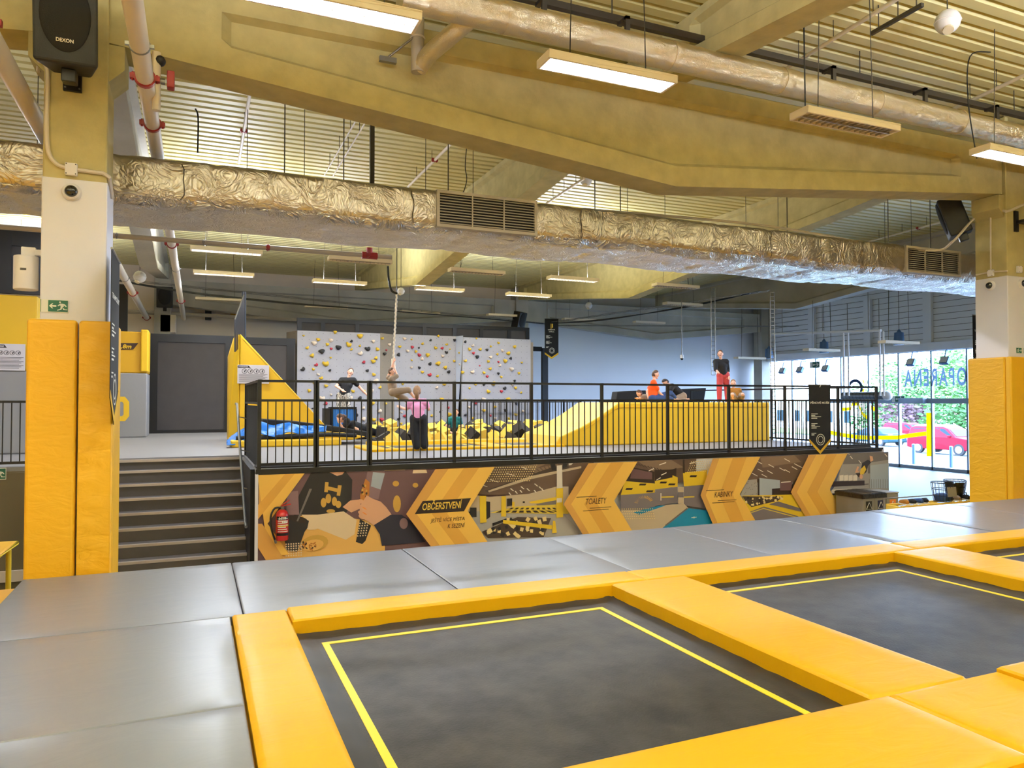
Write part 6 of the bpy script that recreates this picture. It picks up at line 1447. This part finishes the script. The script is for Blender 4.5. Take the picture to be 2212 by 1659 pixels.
def person(lab, root, J, hgt, face, across, cl, hair, hair_len=.0, group=None, zebra=False):
    """J: world joints; face: direction the head looks; across: direction of the person's left shoulder"""
    root = Vector(root); k = hgt; face = Vector(face).normalized(); ac = Vector(across).normalized()
    t = thing('person', lab, 'person', root, group)
    J = {n_: Vector(p)-root for n_, p in J.items()}
    hd, nk, pl = J['head'], J['neck'], J['pelvis']; ch = nk+(pl-nk)*.35; spine = (nk-pl).normalized(); fw = ac.cross(spine)*-1
    if fw.dot(face) < 0: fw = -fw
    sw = .105*k
    shL, shR = nk+ac*sw-spine*.025*k, nk-ac*sw-spine*.025*k
    hpL, hpR = pl+ac*.05*k, pl-ac*.05*k
    b = MB()
    rh = .05*k+.022
    up = (hd-nk).normalized(); fx = face; sx = up.cross(fx)*-1
    fz = up; fx = (fx-fz*fx.dot(fz)).normalized(); sx = fz.cross(fx)
    rot = Matrix((sx, fx, fz)).transposed()
    hfn = lambda p: Vector((p.x*(1-.18*max(0, -p.z/rh)), p.y*(1-.08*max(0, -p.z/rh)), p.z))
    b.ell(hd, (rh*.80, rh*.95, rh*1.2), 20, 14, rot=rot, fn=hfn)
    H_ = lambda x, y, z: hd+rot @ Vector((x*rh, y*rh, z*rh))
    b.ell(H_(0, .95, -.12), (rh*.14, rh*.2, rh*.2), 10, 8, rot=rot); b.ell(H_(0, .86, .02), (rh*.1, rh*.14, rh*.24), 8, 6, rot=rot)
    b.ell(H_(0, .72, -.92), (rh*.3, rh*.22, rh*.2), 10, 8, rot=rot)
    for s in (-1, 1): b.ell(H_(s*.8, -.05, -.02), (rh*.12, rh*.2, rh*.28), 10, 8, rot=rot)
    limb(b, nk-spine*.02*k, hd-up*rh*.6, .034*k, .03*k)
    limb(b, ch, pl, .078*k, .072*k); limb(b, shL, shR, .045*k, .045*k); limb(b, ch+ac*.03*k, nk, .07*k, .04*k); limb(b, ch-ac*.03*k, nk, .07*k, .04*k); limb(b, hpL, hpR, .064*k, .064*k)
    for s, sh, hp in (('L', shL, hpL), ('R', shR, hpR)):
        el, wr, kn, an = J['el'+s], J['wr'+s], J['kn'+s], J['an'+s]
        limb(b, sh, el, .034*k, .026*k); limb(b, el, wr, .026*k, .018*k)
        limb(b, hp, kn, .058*k, .038*k); limb(b, kn, an, .037*k, .023*k)
        d = (wr-el).normalized(); a_, c_ = frame(d); hc = wr+d*.035*k
        b.ell(wr+d*.03*k, (.022*k, .022*k, .03*k), 10, 8); limb(b, wr, wr+d*.05*k, .017*k, .02*k)
        for f_, (o_, L_) in enumerate(((-.019, .042), (-.007, .05), (.006, .047), (.018, .037))):
            p0 = wr+d*.05*k+a_*o_*k; p1 = p0+d*L_*.55*k; p2 = p1+(d*.8+c_*.5).normalized()*L_*.5*k; limb(b, p0, p1, .0072*k+.001, .0068*k+.001); limb(b, p1, p2, .0068*k+.001, .006*k+.001)
        p0 = wr+d*.018*k-a_*.018*k; p1 = p0+(d*.6-a_*.7).normalized()*.03*k; limb(b, p0, p1, .009*k, .0078*k); limb(b, p1, p1+(d*.8-a_*.2).normalized()*.022*k, .0078*k, .007*k)
        tv = Vector(J.get('toe'+s, an+fw*.1*k)); limb(b, an, tv, .026*k, .018*k); limb(b, an, an+(an-tv).normalized()*.02*k, .026*k, .024*k)
    remeshed(b, max(.0075, .0062*k), 'body', 'skin', t, 2)
    # shirt
    c = MB(); e = .012*k+.004
    hem = pl+spine*(.03*k)
    limb(c, ch, hem, .084*k+e, .078*k+e); limb(c, shL, shR, .05*k+e*.7, .05*k+e*.7); limb(c, ch+ac*.03*k, nk-spine*.03*k, .078*k+e*.5, .045*k); limb(c, ch-ac*.03*k, nk-spine*.03*k, .078*k+e*.5, .045*k)
    sl = cl.get('sleeve', .55)
    for s, sh in (('L', shL), ('R', shR)):
        el, wr = J['el'+s], J['wr'+s]
        if sl <= 1: limb(c, sh, sh+(el-sh)*sl, .045*k+e*.5, .042*k+e*.5)
        else: limb(c, sh, el, .045*k+e*.5, .034*k+e*.5); limb(c, el, el+(wr-el)*(sl-1), .034*k+e*.5, .028*k+e*.5)
    remeshed(c, .012, 'shirt', cl['shirt'], t)
    c = MB(); lg = cl.get('leg', 1.95); wd = cl.get('wide', 1.)
    limb(c, hpL, hpR, .072*k+e, .072*k+e); limb(c, pl, pl+spine*.06*k, .076*k+e, .074*k+e)
    for s, hp in (('L', hpL), ('R', hpR)):
        kn, an = J['kn'+s], J['an'+s]
        if lg <= 1: limb(c, hp, hp+(kn-hp)*lg, .066*k+e, (.056*k+e)*wd)
        else: limb(c, hp, kn, .066*k+e, (.045*k+e)*wd); limb(c, kn, kn+(an-kn)*(lg-1), (.045*k+e)*wd, (.034*k+e)*wd)
    remeshed(c, .012, 'shorts' if lg < 1.2 else 'trousers', cl['legs'], t)
    if cl.get('shoes'):
        c = MB()
        for s in 'LR':
            an = J['an'+s]; tv = Vector(J.get('toe'+s, an+fw*.1*k)); limb(c, an+(an-tv).normalized()*.02*k, tv, .03*k, .026*k)
        remeshed(c, .012, 'shoes', cl['shoes'], t)
    # hair cap, cut back from the face
    c = MB(); hf = lambda p: Vector((p.x, min(p.y, rh*.62 if p.z > rh*.45 else rh*(.1+.5*max(0, p.z/rh))), p.z if p.z > -rh*.75 else -rh*.75))
    c.ell(H_(0, -.04, .06), (rh*.88, rh*1.03, rh*1.24), 20, 14, rot=rot, fn=hf)
    if hair_len: c.tube([H_(0, -.75, .2), H_(0, -.98, -.5), H_(0, -.95, -1.2-hair_len*.5), H_(0, -.85, -1.3-hair_len)], [rh*.5, rh*.55, rh*.42, rh*.15], 12)
    c.build('hair', hair, None, smooth=True).parent = t
    h_ = [q for q in COL.objects if q.parent == t and q.name.startswith('hair')][0]
    ey = MB(); lp = MB()
    for s in (-1, 1): ey.ell(H_(s*.32, .86, .08), rh*.085, 8, 6)
    ey.build('eyes', 'eye', None, smooth=True).parent = t
    lp.ell(H_(0, .83, -.52), (rh*.24, rh*.1, rh*.07), 10, 6, rot=rot); lp.build('mouth', 'lips', None, smooth=True).parent = t
    return t
def PX(y, **kw):
    return {n_: onY(q[0], q[1], y+(q[2] if len(q) > 2 else 0)) for n_, q in kw.items()}
CR = Vector((math.cos(YAW), -math.sin(YAW), 0))     # picture right
AW = Vector((math.sin(YAW), math.cos(YAW), 0))      # away from the lens
# child in pink seen from behind
y = 14.62; f = onZ(907, 969, PZ+.05)
J = PX(f.y, head=(901, 845), neck=(902, 866), pelvis=(904, 905), elR=(926, 884, .12), wrR=(921, 872, .3), elL=(878, 884, .1), wrL=(866, 880, .28), knL=(897, 936, .02), anL=(900, 963), knR=(913, 936, .02), anR=(917, 962))
J['toeL'] = J['anL']+AW*.14-Vector((0, 0, .03)); J['toeR'] = J['anR']+AW*.14-Vector((0, 0, .03))
person('person seen from behind in a pink shirt and black trousers on the deck', f, J, 1.3, AW, -CR, dict(shirt='cloth_pink', legs='cloth_black', sleeve=.5, wide=1.25, leg=1.98, shoes='cloth_black'), 'hair_fair', .6)
# woman with zebra trousers behind the blue box
y = 22.4; zf = PZ+.04
J = PX(y, head=(757, 804), neck=(752, 819), pelvis=(742, 856), elL=(778, 838), wrL=(792, 852, -.05), elR=(726, 834, -.05), wrR=(738, 842, -.2), knL=(748, 888), anL=(747, 918), knR=(735, 888), anR=(733, 918))
b = J['anL'].z-zf-.06
for n_ in ('anL', 'anR'): J[n_].z = zf+.07
for n_ in ('knL', 'knR'): J[n_].z = (zf+.07+J['pelvis'].z)/2
person('person in a black T-shirt and zebra patterned trousers standing behind the blue box', (J['pelvis'].x, y, zf), J, 1.66, -AW+CR*.2, CR, dict(shirt='cloth_black', legs='zebra', sleeve=.5, wide=1.3, leg=1.95), 'hair_brown', 1.0)
# girl lying behind the black slab
y = 17.75
J = PX(y, head=(736, 903), neck=(746, 914), pelvis=(790, 930, .3), elL=(772, 927, -.1), wrL=(776, 938, -.2), elR=(742, 926, -.15), wrR=(734, 914, -.15), knL=(818, 934, .4), anL=(842, 937, .4), knR=(815, 936, .5), anR=(838, 940, .5))
for n_ in J: J[n_].z = max(J[n_].z, PZ+.1)
person('person in a black T-shirt lying propped up behind the black padded slab', (J['pelvis'].x, y+.2, PZ), J, 1.35, -CR-AW*.5, AW*.6-CR*.2+Vector((0, 0, -.3)), dict(shirt='cloth_black', legs='cloth_black', sleeve=.6, leg=1.9), 'hair_brown', .8)
# child swinging on the rope
y = 19.0
J = PX(y, head=(846, 803), neck=(846, 817), pelvis=(849, 847, -.05), elL=(858, 812, -.1), wrL=(851, 793, .12), elR=(838, 815, .1), wrR=(850, 783, .16), knL=(882, 842, -.2), anL=(898, 862, -.2), knR=(876, 862, .05), anR=(898, 884, .0), toeR=(909, 893, 0), toeL=(909, 866, -.2))
person('person in taupe clothes swinging on the hanging rope with bent knees', (J['pelvis'].x, y, PZ), J, 1.3, CR*.8-AW*.3, -AW, dict(shirt='cloth_taupe', legs='cloth_taupe', sleeve=.9, leg=1.15), 'hair_brown')
# child in teal sitting cross legged
y = 19.4
J = PX(y, head=(985, 891), neck=(983, 903), pelvis=(980, 930), elL=(997, 920, -.1), wrL=(999, 929, -.25), elR=(964, 920), wrR=(956, 932, -.05), knL=(1002, 929, -.25), anL=(984, 935, -.4), knR=(961, 929, -.25), anR=(976, 935, -.42))
person('person in a teal T-shirt sitting cross legged among the foam cubes', (J['pelvis'].x, y, PZ+.06), J, 1.2, -AW, CR, dict(shirt='cloth_teal', legs='cloth_black', sleeve=.6, leg=.75), 'hair_brown', .3)
# group on the yellow ramp
y = 15.0
J = PX(y, head=(1416, 809), neck=(1412, 824), pelvis=(1410, 862), elL=(1398, 846, .1), wrL=(1402, 864, .0), elR=(1424, 848, -.1), wrR=(1436, 858, -.15), knL=(1448, 850, .15), anL=(1462, 869, .15), knR=(1442, 860, -.15), anR=(1456, 871, -.15))
for n_ in J: J[n_].z = max(J[n_].z, zt*0+PZ+.93+.06)
person('person in an orange T-shirt sitting on the yellow ramp', (J['pelvis'].x, y, PZ+.93), J, 1.28, CR-AW*.3, AW+CR*.2, dict(shirt='cloth_orange', legs='cloth_blue', sleeve=.6, leg=1.6), 'hair_brown')
y = 15.42
J = PX(y, head=(1438, 826, .15), neck=(1448, 833, .1), pelvis=(1474, 856), elL=(1446, 850, -.1), wrL=(1440, 864, -.15), elR=(1452, 852, .2), wrR=(1446, 866, .2), knL=(1456, 868, -.12), anL=(1482, 868, -.12), knR=(1460, 868, .15), anR=(1486, 868, .15))
for n_ in J: J[n_].z = max(J[n_].z, PZ+.93+.06)
person('person in a black T-shirt and khaki trousers kneeling and bending on the yellow ramp', (J['pelvis'].x, y, PZ+.93), J, 1.2, -CR-AW*.3+Vector((0, 0, -.3)), -AW, dict(shirt='cloth_black', legs='cloth_taupe', sleeve=.6, leg=1.8), 'hair_dark')
y = 15.3
J = PX(y, head=(1556, 765), neck=(1557, 779), pelvis=(1562, 811), elL=(1572, 798), wrL=(1574, 812, -.1), elR=(1546, 798, -.1), wrR=(1550, 803, -.22), knL=(1570, 838), anL=(1571, 862), knR=(1554, 838), anR=(1554, 862))
for n_ in ('anL', 'anR'): J[n_].z = PZ+.93+.05
person('person in a dark top and red trousers standing on the yellow ramp', (J['pelvis'].x, y, PZ+.93), J, 1.28, -AW-CR*.4, CR, dict(shirt='cloth_black', legs='cloth_red', sleeve=1.3, wide=.95, leg=1.95), 'hair_brown')
y = 14.6
J = PX(y, head=(1584, 828), neck=(1585, 841), pelvis=(1592, 864), elL=(1602, 856), wrL=(1598, 868, -.1), elR=(1574, 858), wrR=(1578, 869, -.1), knL=(1604, 852, -.3), anL=(1606, 870, -.2), knR=(1582, 852, -.3), anR=(1584, 870, -.2))
for n_ in J: J[n_].z = max(J[n_].z, PZ+.93+.05)
person('person in an ochre top crouching at the right end of the yellow ramp', (J['pelvis'].x, y, PZ+.93), J, 1.15, -AW-CR*.3, CR, dict(shirt='cloth_ochre', legs='cloth_taupe', sleeve=.8, leg=.8), 'hair_fair')
y = 15.35
J = PX(y, head=(1381, 850), neck=(1387, 860), pelvis=(1400, 868, .3), elL=(1384, 866, -.15), wrL=(1378, 870, -.2), elR=(1394, 868, .2), wrR=(1388, 870, .2), knL=(1420, 869, .45), anL=(1440, 869, .5), knR=(1418, 869, .3), anR=(1438, 869, .4))
for n_ in J: J[n_].z = max(J[n_].z, PZ+.93+.1)
person('person with brown hair lying low at the left of the orange shirt on the ramp', (J['pelvis'].x, y, PZ+.93), J, 1.1, -CR-AW*.6, -AW*.7, dict(shirt='cloth_taupe', legs='cloth_blue', sleeve=.8, leg=1.7), 'hair_brown')
# ================================================================ OUTSIDE
SL = -.028
gz = lambda x: SL*(x-GX-1)
mb = MB(); mb.prism([(GX+.3, -30, -.02), (120, -30, gz(120)), (120, 140, gz(120)), (GX+.3, 140, -.02)], (0, 0, -.3)); struct(mb.build('floor_car_park', 'asphalt'))
mb = MB(); mb.prism([(62, -30, gz(62)+.02), (82, -30, gz(82)+.03), (82, 130, gz(82)+.03), (62, 130, gz(62)+.02)], (0, 0, .12)); struct(mb.build('floor_verge', 'grass'))
for u, l_ in ((1974, 'grey blue bollard outside the glass door, left one'), (2055, 'grey blue bollard outside the glass front beside the red car')):
    p = onX(u, 1003, 30.0); tag(MB().cyl((30, p.y, gz(30)-.05), (30, p.y, gz(30)+.85), .07, n=16).ell((30, p.y, gz(30)+.85), (.07, .07, .03), 16, 6).build('bollard', 'bollard', smooth=True), l_, 'bollard', 'bollards before the entrance')
def car(lab, paint, loc, yaw, L=4.2, Hh=1.6, W_=1.78, suv=True):
    t = thing('car', lab, 'car', (0, 0, 0)); s = L/4.2; h = Hh/1.6
    prof = [(-2.1, .35), (-2.08, .8), (-2.0, 1.0), (-1.93, 1.52), (-1.6, 1.6), (.2, 1.6), (.5, 1.5), (1.1, 1.03), (1.9, .92), (2.08, .75), (2.1, .38), (1.7, .28), (-1.75, .28)] if suv else [(-2.1, .35), (-2.1, .8), (-1.95, .98), (-1.55, 1.02), (-.95, 1.4), (-.5, 1.46), (.2, 1.44), (.95, 1.0), (1.8, .86), (2.08, .7), (2.1, .38), (1.7, .28), (-1.75, .28)]
    prof = [(x*s, z*h) for x, z in prof]; n = len(prof); mb = MB(); vs = []; fs = []
    belt = 1.0*h
    lay = [(-W_/2, 1), (-W_/2+.06, 0), (W_/2-.06, 0), (W_/2, 1)]
    for wy in (-1, 1):
        for x, z in prof:
            tz = max(0, z-belt); vs.append((x, wy*(W_/2-tz*.32), z))
    fs = [(i, (i+1) % n, n+(i+1) % n, n+i) for i in range(n)]+[tuple(range(n-1, -1, -1)), tuple(range(n, 2*n))]
    mb.add(vs, fs).build('body', paint, t, bevel=.05, seg=2)
    g = MB()
    for sy in (-1, 1):
        Y_ = lambda z: sy*(W_/2-max(0, z-belt)*.32+.006)
        ws = [[(-1.75, 1.06), (-1.68, 1.48), (-.95, 1.5), (-.95, 1.04)], [(-.88, 1.04), (-.88, 1.5), (-.02, 1.5), (-.02, 1.03)], [(.05, 1.03), (.05, 1.5), (.35, 1.46), (.92, 1.06)]] if suv else [[(-1.3, 1.05), (-.85, 1.36), (-.5, 1.39), (-.5, 1.03)], [(-.44, 1.03), (-.44, 1.39), (.15, 1.38), (.75, 1.03)]]
        for q in ws: g.add([(x*s, Y_(z*h), z*h) for x, z in q]+[(x*s, Y_(z*h)-sy*.02, z*h) for x, z in q], [(0, 1, 2, 3), (7, 6, 5, 4), (0, 4, 5, 1), (1, 5, 6, 2), (2, 6, 7, 3), (3, 7, 4, 0)])
    fx = [(.56, 1.45), (1.06, 1.06)] if suv else [(.3, 1.4), (.9, 1.03)]
    g.add([((x+o)*s, y*(W_/2-.14-max(0, z*h-belt)*.3), (z+o*.4)*h) for o in (.02, -.02) for (x, z) in fx for y in (-1, 1)], [(0, 1, 3, 2), (6, 7, 5, 4), (0, 2, 6, 4), (1, 5, 7, 3), (0, 4, 5, 1), (2, 3, 7, 6)])
    g.build('windows', 'car_glass', t)
    for x in (-1.32, 1.3):
        for sy in (-1, 1):
            w = MB().cyl((x*s, sy*(W_/2-.2), .33), (x*s, sy*(W_/2+.01), .33), .33, n=24).build('wheel', 'tyre', t, smooth=True); MB().cyl((x*s, sy*(W_/2), .33), (x*s, sy*(W_/2+.02), .33), .21, n=18).build('rim', 'steel', w)
    MB().box((2.04*s, -W_/2+.1, .62*h), (2.12*s, -W_/2+.45, .76*h)).box((2.04*s, W_/2-.45, .62*h), (2.12*s, W_/2-.1, .76*h)).build('headlights', 'plastic_white', t)
    MB().box((-2.13*s, -W_/2+.06, .72*h), (-2.05*s, -W_/2+.3, .98*h)).box((-2.13*s, W_/2-.3, .72*h), (-2.05*s, W_/2-.06, .98*h)).build('tail_lights', 'red_bright', t)
    for sy in (-1, 1): MB().obox((.75*s, sy*(W_/2+.06), 1.06*h), (.12, .16, .12)).build('mirror', paint, t, bevel=.02)
    t.location = loc; t.rotation_euler = (0, math.atan(-SL) if False else 0, yaw)
    return t
def at_car(u, x): p = onX(u, 950, x); return (x, p.y, gz(x))
car('red compact car outside, parked nearest beside the yellow bar on the glass', 'car_red', at_car(2048, 41), R(-90), 4.15, 1.62)
car('dark teal car outside seen behind the railing end through the glass', 'car_dark', at_car(1893, 47), R(82), 4.4, 1.45, suv=False)
car('white car outside behind the nearest red car', 'car_white', at_car(2045, 51), R(-90), 4.5, 1.65)
car('red car outside in the second row left of the white one', 'car_red', at_car(1965, 57), R(-88), 4.2, 1.65)
def tree(lab, x, u, vtop, spread, leaf, n, trunk=1.6, seed=1):
    random.seed(seed); p = onX(u, 900, x); top = onX(u, vtop, x).z; g0 = gz(x); t = thing('tree', lab, 'tree', (x, p.y, g0), 'trees beyond the car park')
    mb = MB().cyl((x, p.y, g0), (x, p.y, g0+(top-g0)*.6), .2, .09, 8)
    for k in range(5): a = k*1.3; mb.cyl((x, p.y, g0+trunk+.3*k), (x+spread*.6*math.cos(a), p.y+spread*.6*math.sin(a), g0+trunk+1.3+.5*k), .08, .03, 6)
    mb.build('trunk', 'bark', t); f = MB(); hc = (top-g0-trunk)/2; c = Vector((x, p.y, g0+trunk+hc))
    lumps = [(Vector((random.gauss(0, .45)*spread, random.gauss(0, .45)*spread, random.uniform(-.8, .75)*hc)), random.uniform(.35, .6)*spread) for _ in range(12)]
    for i in range(n):
        L_, r_ = random.choice(lumps); d = Vector((random.gauss(0, 1), random.gauss(0, 1), random.gauss(0, 1))).normalized(); q = c+L_+d*r_*random.uniform(.6, 1)
        if q.z < g0+trunk*.5: continue
        a, b = frame(Vector((random.gauss(0, 1), random.gauss(0, 1), random.gauss(0, 1)+.5)).normalized()); s = random.uniform(.14, .3); f.add([q-a*s, q-b*s*.5, q+a*s, q+b*s*.5], [(0, 1, 2, 3)])
    f.build('foliage', leaf, t)
tree('leafy green tree outside above the lettering near the right pillar', 66, 2070, 745, 3.6, 'leaf_light', 2600, 1.4, 3)
tree('broad green tree outside behind the lettering of the glass front', 72, 2010, 775, 4.2, 'leaf', 2600, 1.4, 4)
tree('green tree outside left of the door mullion', 70, 1935, 790, 3.0, 'leaf_light', 1800, 1.4, 5)
tree('plum coloured low tree outside between the cars', 68, 1972, 872, 2.4, 'leaf_plum', 1400, .8, 6)
tree('small green tree outside above the dark car', 75, 1905, 862, 3.0, 'leaf', 1500, .8, 7)
tree('green bushy tree outside right of the yellow bar', 64, 2100, 850, 3.2, 'leaf', 1800, .8, 8)
p0 = onX(1700, 900, 86); p1 = onX(1862, 900, 86); t = thing('building', 'pale rendered building outside seen through the left windows', 'building', (90, (p0.y+p1.y)/2, gz(90)))
B((86, p1.y, gz(86)-.5), (96, p0.y+6, onX(1790, 838, 86).z)).build('walls', 'render_wall', t)
mb = MB()
for k in range(6): y = p1.y+2+k*3.2; mb.box((85.95, y, gz(86)+1.2), (86.02, y+1.6, gz(86)+2.9))
mb.build('windows', 'car_glass', t); B((85.6, p1.y-.2, onX(1790, 838, 86).z), (96.2, p0.y+6.2, onX(1790, 838, 86).z+.2)).build('roof', 'siding', t)
a = onX(1733, 857, 85.5); MB().box((85.4, a.y-1, a.z-.5), (85.95, a.y+1, a.z+.5)).build('air_unit', 'siding', t)

# ================================================================ LIGHT
def lamp(x, y, z, e, up=False, col=(.87, .95, 1.13)):
    la = bpy.data.lights.new('tube_and_fill_light', 'AREA'); la.shape = 'RECTANGLE'; la.size = 1.42; la.size_y = .24; la.energy = e; la.color = col
    o = bpy.data.objects.new('tube_and_fill_light', la); COL.objects.link(o); o.location = (x, y, z+(.1 if up else -.004))
    if up: o.rotation_euler = (math.pi, 0, 0)  # uplight added on top of the fitting as fill for the ceiling
for i, (x, y, z) in enumerate(lit_pos):
    if y > 16: lamp(x, y, z, 100); lamp(x, y, z, 150, True)
    elif y > 11: lamp(x, y, z, 95); lamp(x, y, z, 5, True)
    elif y > 4: lamp(x, y, z+.036, 46)
    else: lamp(x, y, z, 20); lamp(x, y, z, 360, True)
w = bpy.data.worlds.new('World'); S.world = w; w.use_nodes = True
bg = w.node_tree.nodes['Background']; bg.inputs['Color'].default_value = (.55, .70, 1.0, 1); bg.inputs['Strength'].default_value = 27.0
pl = bpy.data.lights.new('sky_portal', 'AREA'); pl.shape = 'RECTANGLE'; pl.size = ZG; pl.size_y = 30.35-ys[-1]; pl.cycles.is_portal = True
o = bpy.data.objects.new('sky_portal', pl); COL.objects.link(o); o.location = (GX+.14, (30.35+ys[-1])/2, ZG/2); o.rotation_euler = (0, R(90), 0)

# ================================================================ CAMERA
cam = bpy.data.cameras.new('Camera'); cam.sensor_width = 36; cam.lens = F/W*36; cam.clip_end = 400; cam.clip_start = .05
co = bpy.data.objects.new('Camera', cam); COL.objects.link(co); co.location = (0, 0, CZ); co.rotation_euler = (math.pi/2+PITCH, 0, -YAW); S.camera = co
S.view_settings.view_transform = 'Standard'; S.view_settings.look = 'None'; S.view_settings.gamma = 1; S.view_settings.exposure = 0.45; S.view_settings.use_curve_mapping = False
